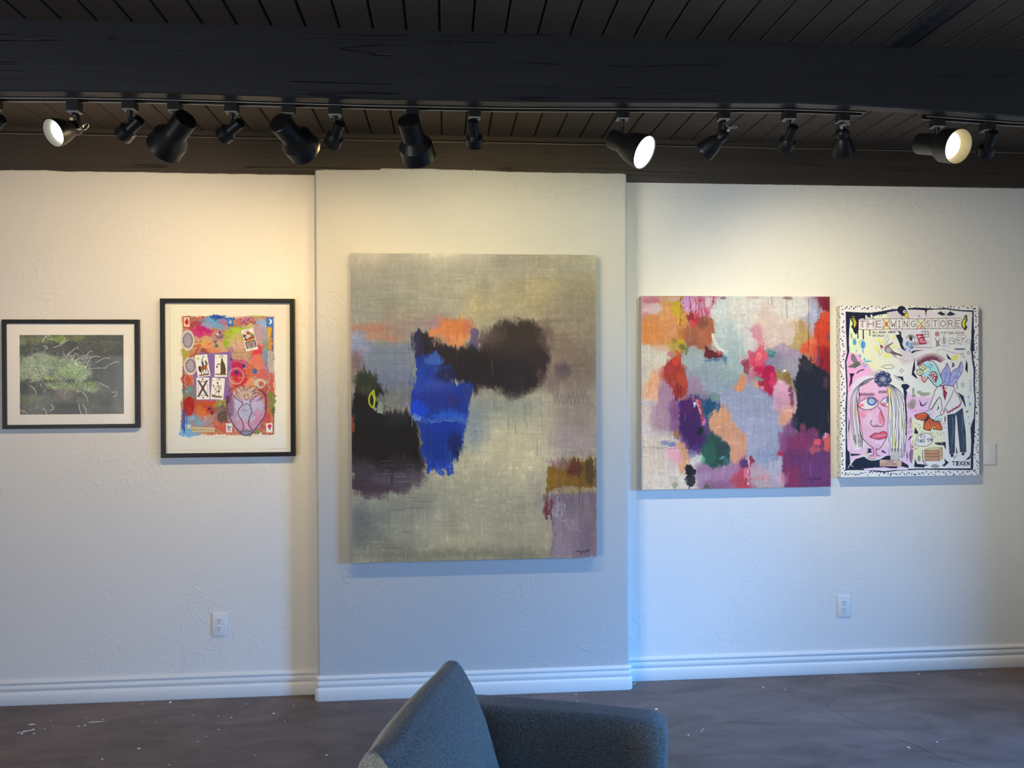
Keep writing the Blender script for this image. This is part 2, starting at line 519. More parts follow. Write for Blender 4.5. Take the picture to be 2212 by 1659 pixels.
def window(name, plane, t, a0, a1, b0, b1):
    bm = bmesh.new(); w = 0.05
    def bx(p0, p1, q0, q1, e=0.03):
        if plane == 'x': add_box(bm, t - e, t + e, p0, p1, q0, q1, 0.004)
        else: add_box(bm, p0, p1, t - e, t + e, q0, q1, 0.004)
    bx(a0, a1, b0, b0 + w); bx(a0, a1, b1 - w, b1); bx(a0, a0 + w, b0 + w, b1 - w); bx(a1 - w, a1, b0 + w, b1 - w)
    f = tag(obj(name, bm, M_WINFR), kind='structure')
    bm = bmesh.new()
    if plane == 'x': add_box(bm, t - 0.003, t + 0.003, a0 + w, a1 - w, b0 + w, b1 - w)
    else: add_box(bm, a0 + w, a1 - w, t - 0.003, t + 0.003, b0 + w, b1 - w)
    obj('pane', bm, M_GLASS, f)
window('window_1', 'x', XR + 0.06, WY0, WY1, WZ0, WZ1)
window('window_2', 'x', XL - 0.06, -6.25, -3.75, 0.3, 2.05)  # unseen window put in for the left fill light

slab('floor', XL - 0.15, XR + 0.15, YBK - 0.15, 0.17, -0.12, 0.0, M_FLOOR)

# ceiling of dark boards running towards the wall, with V grooves between them
bm = bmesh.new()
sp = 0.1175; g = 0.0055; gd = 0.014
x = -0.017 - 34 * sp
prof = []
while x < XR + 0.15:
    prof += [(x + g, ZC), (x + sp - g, ZC), (x + sp, ZC + gd)]
    x += sp
lo = [[bm.verts.new((px, y, pz)) for px, pz in prof] for y in (YBK - 0.15, 0.17)]
for i in range(len(prof) - 1):
    bm.faces.new((lo[0][i], lo[0][i + 1], lo[1][i + 1], lo[1][i]))
hi = [[bm.verts.new((px, y, ZC + 0.05)) for px in (prof[0][0], prof[-1][0])] for y in (YBK - 0.15, 0.17)]
bm.faces.new((hi[0][0], hi[1][0], hi[1][1], hi[0][1]))
for k in (0, 1):
    bm.faces.new(lo[k] + [hi[k][1], hi[k][0]])
bm.faces.new((lo[0][0], lo[1][0], hi[1][0], hi[0][0])); bm.faces.new((lo[0][-1], lo[1][-1], hi[1][1], hi[0][1]))
tag(obj('ceiling', bm, M_PLANK), kind='structure')

def wavy_beam(name, y0, y1, bot, topz, mat, x0=XL, x1=XR, bulge=0.0):
    """long beam whose lower edge follows a measured, slightly sagging line"""
    bm = bmesh.new(); rows = []
    n = int((x1 - x0) / 0.02)
    for i in range(n + 1):
        x = x0 + (x1 - x0) * i / n
        zb = bot(x) + 0.0008 * mnoise.noise((x * 22, 3.1, 0)); zt = topz(x); c = 0.004
        wy = 0.0015 * mnoise.noise((x * 5, 8.0, 1.0))
        rows.append([bm.verts.new(p) for p in ((x, y0 + wy, zt), (x, y0 + wy - bulge, (zt + zb) / 2), (x, y0 + wy, zb + c), (x, y0 + wy + c, zb),
                                               (x, y1 - c, zb), (x, y1, zb + c), (x, y1, zt))])
    for a, b in zip(rows, rows[1:]):
        for k in range(len(a)):
            j = (k + 1) % len(a)
            bm.faces.new((a[k], b[k], b[j], a[j]))
    bm.faces.new(rows[0]); bm.faces.new(rows[-1])
    o = obj(name, bm, mat, None, math.radians(35))
    return tag(o, kind='structure')

beamb = [(-3.9, 2.550), (-1.514, 2.5559), (-1.317, 2.56), (-1.056, 2.5624), (-0.68, 2.5601), (-0.264, 2.558), (0.23, 2.5602), (0.465, 2.5642), (0.911, 2.5732), (1.297, 2.5796), (1.547, 2.5768), (1.801, 2.5687), (2.192, 2.5495), (4.1, 2.50)]
wavy_beam('trim_1', -1.19, -1.135, lambda x: interp(beamb, x), lambda x: ZC + 0.005, M_BEAM, bulge=0.004)
wavy_beam('trim_2', 0.010, 0.165, lambda x: 2.585, lambda x: 2.779, M_PLATE, bulge=0.003)
# thin batten along the top of the wall beam
wavy_beam('trim_3', 0.004, 0.165, lambda x: 2.783 + 0.003 * mnoise.noise((x * .8, 0, 0)), lambda x: ZC + 0.005, M_PLATE)
# flat strip running across the boards at upper right
bm = bmesh.new(); add_box(bm, 1.640, 1.668, -3.9, -1.19, ZC - 0.014, ZC + 0.004, 0.003); add_box(bm, 1.672, 1.735, -3.9, -1.19, ZC - 0.007, ZC + 0.004, 0.002)
tag(obj('trim_4', bm, M_BEAM), kind='structure')

# skirting boards
BP = [(0, .121), (.006, .121), (.0115, .114), (.0135, .108), (.0125, .104), (.0075, .101), (.0065, .096), (.0105, .092), (.0128, .085), (.0128, .078), (.0110, .071),
      (.0075, .068), (.0075, .063), (.0130, .059), (.0155, .055), (.0165, .052), (.0165, .004), (.0145, 0.0), (0, 0.0)]
def skirting(name, path):
    bm = bmesh.new(); rows = []
    for i, (x, y) in enumerate(path):
        ns = []
        if i > 0:
            dx, dy = x - path[i - 1][0], y - path[i - 1][1]; l = math.hypot(dx, dy); ns.append(Vector((dy / l, -dx / l)))
        if i < len(path) - 1:
            dx, dy = path[i + 1][0] - x, path[i + 1][1] - y; l = math.hypot(dx, dy); ns.append(Vector((dy / l, -dx / l)))
        n = sum(ns, Vector((0, 0))).normalized(); n = n / max(0.3, n.dot(ns[0]))
        rows.append([bm.verts.new((x + n.x * t, y + n.y * t, z)) for t, z in BP])
    for a, b in zip(rows, rows[1:]):
        for k in range(len(BP) - 1): bm.faces.new((a[k], b[k], b[k + 1], a[k + 1]))
    bm.faces.new(rows[0]); bm.faces.new(rows[-1])
    return tag(obj(name, bm, M_TRIM, None, math.radians(50)), kind='structure')
skirting('baseboard_left', [(XL, 0), (XB0 - 0.0005, 0)])
skirting('baseboard_centre', [(XB0, 0.0)] + arc(XB0 + rb, YB + rb, PI, 1.5 * PI, rb) + arc(XB1 - rb, YB + rb, 1.5 * PI, 2 * PI, rb) + [(XB1, YR)])
skirting('baseboard_right', [(XB1 + 0.0005, YR), (XR, YR)])

# ------------------------------------------------------------------ floor crack and paint chips
def crack(pts, w, name='crack'):
    bm = bmesh.new(); prev = None
    for i, (x, y) in enumerate(pts):
        a = pts[max(i - 1, 0)]; b = pts[min(i + 1, len(pts) - 1)]
        dx, dy = b[0] - a[0], b[1] - a[1]; l = math.hypot(dx, dy) or 1
        ww = w * (0.35 + 0.65 * abs(mnoise.noise((x * 30, y * 30, 0.2))) * 2) * (1 if 0 < i < len(pts) - 1 else 0.1)
        cur = (bm.verts.new((x - dy / l * ww, y + dx / l * ww, 0.0004)), bm.verts.new((x + dy / l * ww, y - dx / l * ww, 0.0004)))
        if prev: bm.faces.new((prev[0], cur[0], cur[1], prev[1]))
        prev = cur
    return obj(name, bm, M_DARK, bpy.data.objects['floor'])

def floor_pt(px, py):
    v = fwd + r2 * ((px - 1106) / F_PX) - u2 * ((py - 829.5) / F_PX)
    t = -CAM_Z / v.z
    return (v.x * t, CAM_Y + v.y * t)

# ------------------------------------------------------------------ lighting track, wires, spotlights
YT = -1.11
def track(x0, x1, label):
    def tz(x): return interp(beamb, x) - 0.0015
    root = empty('lighting_track', ((x0 + x1) / 2, YT, tz((x0 + x1) / 2)), label, 'lighting track')
    for nm, mat, pieces in (('channel', M_BLACK2, ((-0.018, -0.012, 0.0, 0.02), (0.012, 0.018, 0.0, 0.02), (-0.012, 0.012, 0.014, 0.02))),
                            ('lip', M_ALU, ((-0.0195, -0.0165, -0.0022, 0.0), (0.0165, 0.0195, -0.0022, 0.0)))):
        bm = bmesh.new()
        for (ya, yb, za, zb) in pieces:
            rows = []
            n = int((x1 - x0) / 0.03)
            for i in range(n + 1):
                x = x0 + (x1 - x0) * i / n; z = tz(x)
                rows.append([bm.verts.new((x, YT + a, z + b)) for a, b in ((ya, za), (yb, za), (yb, zb), (ya, zb))])
            for a, b in zip(rows, rows[1:]):
                for k in range(4):
                    j = (k + 1) % 4; bm.faces.new((a[k], b[k], b[j], a[j]))
            bm.faces.new(rows[0]); bm.faces.new(rows[-1])
        obj(nm, bm, mat, root)
    return tz
tz = track(-3.2, 1.60, 'long black ceiling light track under the dark beam, left of the gap')
track(1.845, 3.4, 'short black ceiling light track at the right end of the beam')
# brackets joining track to beam
bm = bmesh.new()
for x in (-2.6, -1.7, -0.3, 0.85, 1.5, 2.3, 3.2):
    z = interp(beamb, x)
    add_box(bm, x - 0.012, x + 0.012, -1.1345, YT - 0.0185, z + 0.002, z + 0.016)
    add_box(bm, x - 0.012, x + 0.012, -1.1345, -1.1315, z + 0.001, z + 0.05)
o_ = obj('trim_5', bm, M_BLACK2); tag(o_, kind='structure')

bm = bmesh.new()
pts = [(-3.8 + 0.1 * i, -0.0025, 2.772 + 0.0025 * mnoise.noise((i * .35, 1, 0))) for i in range(78)]
add_tube(bm, catmull(pts, 2), 0.0028, 6)
tag(obj('wire', bm, M_CABLE), 'thin wire stapled along the top of the brown wall beam', 'wire')

PROF = {
 'A': [(0.0, 0.0), (0.036, 0.0), (0.0395, 0.003), (0.0405, 0.008), (0.0405, 0.094), (0.0415, 0.097), (0.046, 0.104), (0.060, 0.130), (0.0625, 0.134), (0.0645, 0.198), (0.0655, 0.200), (0.0640, 0.2005), (0.060, 0.135), (0.045, 0.112)],
 'B': [(0.0, 0.0), (0.016, 0.0), (0.0180, 0.002), (0.0187, 0.005), (0.0187, 0.072), (0.0195, 0.075), (0.0290, 0.085), (0.0308, 0.088), (0.0315, 0.129), (0.0322, 0.130), (0.0308, 0.1302), (0.029, 0.090), (0.019, 0.080)],
 'C': [(0.0, 0.0), (0.009, 0.0015), (0.018, 0.006), (0.0245, 0.014), (0.0265, 0.024), (0.0255, 0.034), (0.0242, 0.040), (0.0262, 0.042), (0.032, 0.052), (0.039, 0.068), (0.0445, 0.086), (0.0485, 0.105), (0.0500, 0.1145), (0.0495, 0.1155), (0.0475, 0.105), (0.036, 0.070), (0.020, 0.050)],
 'D': [(0.0, 0.0), (0.031, 0.0), (0.034, 0.003), (0.035, 0.008), (0.035, 0.060), (0.036, 0.063), (0.043, 0.075), (0.052, 0.098), (0.058, 0.125), (0.0615, 0.150), (0.063, 0.1745), (0.0622, 0.1755), (0.058, 0.150), (0.045, 0.100), (0.03, 0.075)],
}
LENS = {'A': (0.0485, 0.160), 'B': (0.0270, 0.108), 'C': (0.0360, 0.094), 'D': (0.0580, 0.166)}
ZK = {'A': .84, 'B': .785, 'C': .94, 'D': .97}
NECK = {'A': .0405, 'B': .0187, 'C': .026, 'D': .035}
WARM = (1.0, 0.80, 0.52); MID = (1.0, 0.86, 0.64); COOL = (0.86, 0.93, 1.0)
M_L_WARM = emitter('warm_lens', (1.0, 0.86, 0.55), 4.0)
M_L_MID = emitter('bright_lens', (1.0, 0.94, 0.78), 4.0)
M_L_COOL = emitter('cool_lens', (0.88, 0.94, 1.0), 12.0)
M_L_OFF = simple('unlit_lens', (0.35, 0.35, 0.34), 0.2)

# kind, adapter (x, z), pivot, aim, length, radius scale, light (watts, colour, cone degrees) or None, label
SPOTS = [
 ('B', (-1.578, 2.557), (-1.570, -1.110, 2.468), (-0.780, 0.475, -0.409), (1, 1), (10.8, WARM, 150, (1, 0.73, 0.55)), 'small black track spotlight half cut off at the far left'),
 ('C', (-1.306, 2.549), (-1.318, -1.110, 2.456), (-0.473, -0.762, -0.442), (1, 1.06), (30.0, MID, 110, (0.8, 0.85, 0.8)), 'lit bell-shaped black spotlight with a pale wire loop, turned down to the left'),
 ('B', (-1.116, 2.558), (-1.103, -1.110, 2.474), (-0.764, 0.491, -0.418), (1, 1), (4.8, WARM, 150, (1, 0.8, 0.5)), 'small black stepped spotlight just right of the lit bell-shaped one at left'),
 ('A', (-0.961, 2.558), (-0.950, -1.110, 2.463), (-0.658, 0.600, -0.455), (1, 1), (59.0, WARM, 150, (1, 0.75, 0.44)), 'large black stepped spotlight pointing left, first large one from the left'),
 ('B', (-0.763, 2.555), (-0.754, -1.110, 2.473), (-0.759, 0.561, -0.330), (1, 1), (4.2, WARM, 150, (1, 0.8, 0.5)), 'small black spotlight between the two large ones left of centre'),
 ('A', (-0.563, 2.549), (-0.565, -1.110, 2.460), (0.375, 0.871, -0.315), (1, 1), (8.4, WARM, 150, (1, 0.8, 0.45)), 'large black stepped spotlight pointing right above the left edge of the projecting wall'),
 ('B', (-0.398, 2.551), (-0.391, -1.110, 2.469), (-0.368, 0.800, -0.474), (1, 1), (38.0, WARM, 105, (1, 0.68, 0.3)), 'small black spotlight leaning left, above the left part of the largest painting'),
 ('A', (-0.119, 2.548), (-0.121, -1.110, 2.465), (0.194, 0.802, -0.565), (1, 1), (27.0, MID, 150, (1, 0.82, 0.42)), 'large black spotlight hanging nearly straight down above the largest painting'),
 ('B', (0.108, 2.551), (0.104, -1.110, 2.484), (0.100, 0.744, -0.661), (1, 1), (27.0, MID, 150, (1, 0.78, 0.42)), 'small black spotlight upright above the middle of the largest painting'),
 ('D', (0.661, 2.558), (0.661, -1.110, 2.443), (0.640, -0.560, -0.470), (1, .95), (18.0, COOL, 110, (0.8, 0.9, 1)), 'large black spotlight glaring cool white, aimed down to the right'),
 ('C', (1.049, 2.562), (1.032, -1.110, 2.468), (-0.600, 0.600, -0.530), (0.82, 1.05), (25.2, MID, 150, (1, 0.95, 0.5)), 'bell-shaped black spotlight with a wire loop, right of the glaring cool white one'),
 ('B', (1.304, 2.566), (1.311, -1.110, 2.491), (0.037, 0.856, -0.516), (1, 1), (18.0, MID, 150, (0.82, 0.93, 1)), 'small black stepped spotlight between the two bell-shaped ones at right'),
 ('C', (1.517, 2.565), (1.516, -1.110, 2.484), (0.370, 0.592, -0.716), (0.86, 0.95), (78.0, MID, 125, (1, 0.87, 0.55)), 'bell-shaped black spotlight seen from behind with two yoke arms, above the square painting'),
 ('A', (1.897, 2.561), (1.879, -1.110, 2.462), (0.253, -0.910, -0.328), (1, 1.12), (18.0, MID, 110, (1, 0.9, 0.6)), 'large black stepped spotlight shining warm white towards the viewer at right'),
 ('B', (2.102, 2.555), (2.114, -1.110, 2.485), (0.200, 0.753, -0.627), (1, 1), (5.0, MID, 130, (1, 0.8, 0.5)), 'small black spotlight at the far right end of the track'),
]

def spotlight(kind, ad, pv, aim, scl, light, label):
    rs, zs = scl; zs *= ZK[kind]
    ax, az = ad; pv = Vector(pv); d = Vector(aim).normalized()
    prof = [(r, z * zs) for r, z in PROF[kind]]; Ln = max(z for r, z in prof)
    root = empty('track_spotlight', (ax, YT, az), label, 'spotlight', 'spotlights on the ceiling track')
    top = interp(beamb, ax) - 0.004
    if kind == 'C':
        w, h = (0.021, 0.040) if pv.x < 0 else (0.020, 0.031)
    else:
        w, h = 0.0225 if kind == 'B' else 0.022, 0.030
    bm = bmesh.new()
    add_box(bm, ax - w, ax + w, YT - 0.019, YT + 0.019, top - h, top - 0.0012, 0.0015)
    for k in range(5):
        zz = top - 0.008 - k * (h - 0.012) / 5
        add_box(bm, ax - w - 0.0008, ax + w + 0.0008, YT - 0.013, YT + 0.013, zz - 0.0012, zz)
        add_box(bm, ax - 0.012, ax + 0.012, YT - 0.0198, YT + 0.0198, zz - 0.0012, zz)
    obj('adapter', bm, M_BLACK2, root)
    bm = bmesh.new()
    add_box(bm, ax - w + 0.001, ax + w - 0.001, YT - 0.0175, YT + 0.0175, top - h - 0.004, top - h - 0.0002, 0.001)
    ob = obj('base_cap', bm, M_PALE, root); ob['label'] = 'pale plastic cap under the adapter'
    zb = top - h - 0.0035
    side = d.cross(Vector((0, 0, 1))).normalized()
    M = Matrix.Translation(pv - d * 0.35 * Ln) @ frame_z(d)
    if kind in 'ABD':
        bm = bmesh.new()
        tgt = pv - d * 0.10 * Ln + Vector((0, 0, NECK[kind] * 0.55))
        kn = Vector((ax, YT, max(tgt.z + 0.012, zb - 0.045)))
        add_lathe(bm, [(0.0, 0), (0.0105, 0), (0.0105, 0.006), (0.0072, 0.010), (0.0072, 0.04)], Matrix.Translation((ax, YT, zb)) @ Matrix.Rotation(PI, 4, 'X'), 16)
        add_tube(bm, [(ax, YT, zb - 0.03), kn, kn * .5 + tgt * .5 + Vector((0, 0, .001)), tgt], [0.0072, 0.0075, 0.0065, 0.006], 12)
        obj('stem', bm, M_BLACK, root, math.radians(40))
    else:
        bm = bmesh.new()
        add_lathe(bm, [(0.0, 0), (0.009, 0), (0.009, 0.008), (0, 0.009)], Matrix.Translation((ax, YT, zb)) @ Matrix.Rotation(PI, 4, 'X'), 16)
        off = 0.0285 * rs + 0.001
        hub = pv - d * 0.13 * Ln
        for s in (-1, 1):
            a = Vector((ax, YT, zb - 0.006)); b = hub + side * off * s
            mid = Vector((b.x, b.y, a.z)) * 0.55 + a * 0.45
            path = catmull([a, mid, b + (mid - b) * 0.5, b - Vector((0, 0, 0.006))], 5)
            prev = None; wdir = d.cross(side).normalized().cross(side).normalized()
            for i, p in enumerate(path):
                t = (path[min(i + 1, len(path) - 1)] - path[max(i - 1, 0)]).normalized()
                wd = t.cross(side).normalized() if abs(t.dot(side)) < 0.9 else Vector((0, 1, 0))
                if prev and wd.dot(pw) < 0: wd = -wd
                pw = wd
                nn = t.cross(wd).normalized()
                c = [bm.verts.new(p + wd * 0.0065 * u + nn * 0.001 * v) for u, v in ((-1, -1), (1, -1), (1, 1), (-1, 1))]
                if prev:
                    for k in range(4): j = (k + 1) % 4; bm.faces.new((prev[k], c[k], c[j], prev[j]))
                else: bm.faces.new(c)
                prev = c
            bm.faces.new(prev)
            add_lathe(bm, [(0.0, -0.003), (0.006, -0.003), (0.006, 0.002), (0, 0.003)], Matrix.Translation(b) @ frame_z(side * s), 14)
        obj('yoke', bm, M_BLACK, root, math.radians(40))
    bm = bmesh.new()
    add_lathe(bm, [(r * rs, z) for r, z in prof], M, 48, cap0=False)
    hd = obj('lamp_head', bm, M_BLACK, root, math.radians(32))
    # lens / bulb face
    lr, lz = LENS[kind]; lr *= rs; lz *= zs; rim_r = {'A': .0645, 'B': .0312, 'C': .0490, 'D': .0622}[kind]
    bm = bmesh.new()
    add_lathe(bm, [(0, lz - 0.022), (lr * .5, lz - 0.020), (lr * .93, lz - 0.006), (lr * .96, lz - 0.001), (lr * .85, lz + 0.0012), (lr * .5, lz + 0.003), (0, lz + 0.0038)], M, 40, cap0=False)
    if light is None: lm = M_L_OFF
    else: lm = {WARM: M_L_WARM, MID: M_L_MID, COOL: M_L_COOL}[light[1]]
    obj('bulb', bm, lm, hd, math.radians(40))
    bm = bmesh.new()
    add_lathe(bm, [(lr * .97, lz - 0.004), (rim_r * rs - .0022, Ln - 0.002)], M, 40, cap0=False)
    obj('reflector_ring', bm, M_REFL_C if kind == 'A' else M_REFL, hd, math.radians(40))
    if kind == 'C':
        k0 = M @ Vector((0, 0, 0.002))
        bm = bmesh.new()
        add_lathe(bm, [(0.0, -0.010), (0.0045, -0.010), (0.005, 0.004)], M, 12)
        s = -1 if light and pv.x < 0 else 1
        e1 = k0 - d * 0.008
        if pv.x < 0:
            pts = [e1, e1 - d * .012 + Vector((0.008, 0, 0.009)), e1 - d * .006 + Vector((0.018, 0, 0.001)), e1 + Vector((0.010, 0, -0.012)), e1 + d * 0.006 + Vector((0.001, 0, -0.008))]
        else:
            pts = [Vector((ax, YT + .004, zb)), Vector((ax + .008, YT - .004, zb - .018)), e1 + Vector((0.004, 0, 0.008)), e1 + Vector((0.014, -.004, 0.012)), e1 + Vector((0.030, -.004, 0.011)), e1 + Vector((0.026, -.002, 0.007)), e1 + Vector((0.010, 0, 0.006)), e1]
        add_tube(bm, catmull(pts, 6), 0.0013, 6)
        w_ = obj('cable', bm, M_WIRE, hd, math.radians(60)); w_['label'] = 'pale looped wire'
    if light:
        wts, _lk, cone, colr = light
        ld = bpy.data.lights.new('spotlight_beam', 'SPOT')
        ld.energy = wts * LAMP_GAIN; ld.color = colr; ld.spot_size = math.radians(cone); ld.spot_blend = 1.0
        ld.shadow_soft_size = lr * 0.7
        lo_ = bpy.data.objects.new('spotlight_beam', ld)
        COL.objects.link(lo_)
        lo_.parent = root
        lo_.matrix_parent_inverse = Matrix.Translation(root.location).inverted()
        aim2 = d
        lo_.matrix_basis = Matrix.Translation(M @ Vector((0, 0, lz + 0.006))) @ frame_z(-aim2)
    return root
LAMP_GAIN = 1.0
for s in SPOTS: spotlight(*s)

# ------------------------------------------------------------------ wall plates
def outlet(cx, cz, y, label, tilt=0.0):
    root = empty('electrical_outlet', (cx, y, cz), label, 'outlet', 'electrical outlets low on the wall')
    R = Matrix.Translation((cx, y, cz)) @ Matrix.Rotation(tilt, 4, 'Y')
    bm = bmesh.new()
    add_box(bm, -0.0355, 0.0355, -0.0065, 0.0005, -0.0575, 0.0575, 0.0035, 3)
    bmesh.ops.transform(bm, matrix=R, verts=bm.verts)
    obj('cover_plate', bm, M_PLATE_W, root, math.radians(40))
    for s in (1, -1):
        bm = bmesh.new(); n = 28; v0 = []; v1 = []
        for i in range(n):
            a = 2 * PI * i / n; px = 0.0172 * math.cos(a); pz = max(-0.0135, min(0.0135, 0.0172 * math.sin(a)))
            v0.append(bm.verts.new(R @ Vector((px, -0.0062, s * 0.0195 + pz)))); v1.append(bm.verts.new(R @ Vector((px * .96, -0.0085, s * 0.0195 + pz * .96))))
        bm.faces.new(v1)
        for i in range(n): j = (i + 1) % n; bm.faces.new((v0[i], v0[j], v1[j], v1[i]))
        rc = obj('receptacle', bm, M_PLATE_W, root)
        bm = bmesh.new()
        for (dx, dz, w, h) in ((-0.0065, 0.0045, 0.0013, 0.0042), (0.0065, 0.0045, 0.0011, 0.0036)):
            add_box(bm, dx - w, dx + w, -0.0088, -0.0080, s * 0.0195 + dz - h, s * 0.0195 + dz + h)
        add_lathe(bm, [(0, -0.0088), (0.0024, -0.0088), (0.0024, -0.008)], Matrix.Translation((0, 0, s * 0.0195 - 0.0065)) @ Matrix.Rotation(-PI / 2, 4, 'X') @ Matrix.Scale(-1, 4, (0, 0, 1)), 12) if False else None
        n = 12; c = [bm.verts.new((0.0026 * math.cos(2 * PI * i / n), -0.0088, s * 0.0195 - 0.0068 + 0.0028 * math.sin(2 * PI * i / n))) for i in range(n)]
        bm.faces.new(c)
        bmesh.ops.transform(bm, matrix=R, verts=bm.verts)
        obj('slot', bm, M_DARK, rc)
    bm = bmesh.new(); add_lathe(bm, [(0.003, -0.0062), (0.003, -0.0075), (0.0, -0.0079)], R @ Matrix.Rotation(PI / 2, 4, 'X') @ Matrix.Scale(-1, 4, (0, 0, 1)) @ Matrix.Scale(1, 4), 12, cap0=False)
    obj('screw', bm, M_PLATE_W, root)
outlet(-1.1285, 0.3605, 0.0, 'white electrical outlet on the left wall below the collage picture', 0.01)
outlet(2.093, 0.3545, YR, 'white electrical outlet on the right wall near the baseboard')

def blank_plate(cx, cz, y):
    root = empty('blank_wall_plate', (cx, y, cz), 'blank white wall plate right of the dotted-border painting', 'wall plate')
    bm = bmesh.new(); add_box(bm, cx - 0.0355, cx + 0.0355, y - 0.006, y + 0.0005, cz - 0.0575, cz + 0.0575, 0.003, 3)
    obj('cover_plate', bm, M_PLATE_W, root, math.radians(40))
    bm = bmesh.new()
    bm.free()
    for s in (-1, 1):
        bm = bmesh.new(); add_box(bm, cx - 0.003, cx + 0.003, y - 0.0072, y - 0.0058, cz + s * 0.042 - 0.003, cz + s * 0.042 + 0.003, 0.001)
        obj('screw', bm, M_PLATE_W, root)
blank_plate(2.915, 1.150, YR)

# ------------------------------------------------------------------ armchair (seen from its side, facing right)
def superpad(bm, M, sx, sy, sz, p=3.2, n=28, bulge=None, pinch=0.0):
    """soft cushion: superellipsoid with pinched corners"""
    vs_ = []
    def se(w, m): c = math.cos(w); return math.copysign(abs(c) ** m, c)
    def ss(w, m): c = math.sin(w); return math.copysign(abs(c) ** m, c)
    rings = []
    nu, nv = n * 2, n
    e1, e2 = 2 / p, 2 / p
    for i in range(nv + 1):
        v = -PI / 2 + PI * i / nv
        ring = []
        for j in range(nu):
            u = -PI + 2 * PI * j / nu
            x = sx * se(v, e1) * se(u, e2); y = sy * se(v, e1) * ss(u, e2); z = sz * ss(v, e1)
            P = Vector((x, y, z))
            if bulge: P = bulge(P)
            ring.append(bm.verts.new(M @ P))
        rings.append(ring)
    for a, b in zip(rings, rings[1:]):
        for j in range(nu):
            k = (j + 1) % nu
            try: bm.faces.new((a[j], a[k], b[k], b[j]))
            except Exception: pass
    bmesh.ops.remove_doubles(bm, verts=bm.verts, dist=1e-5)

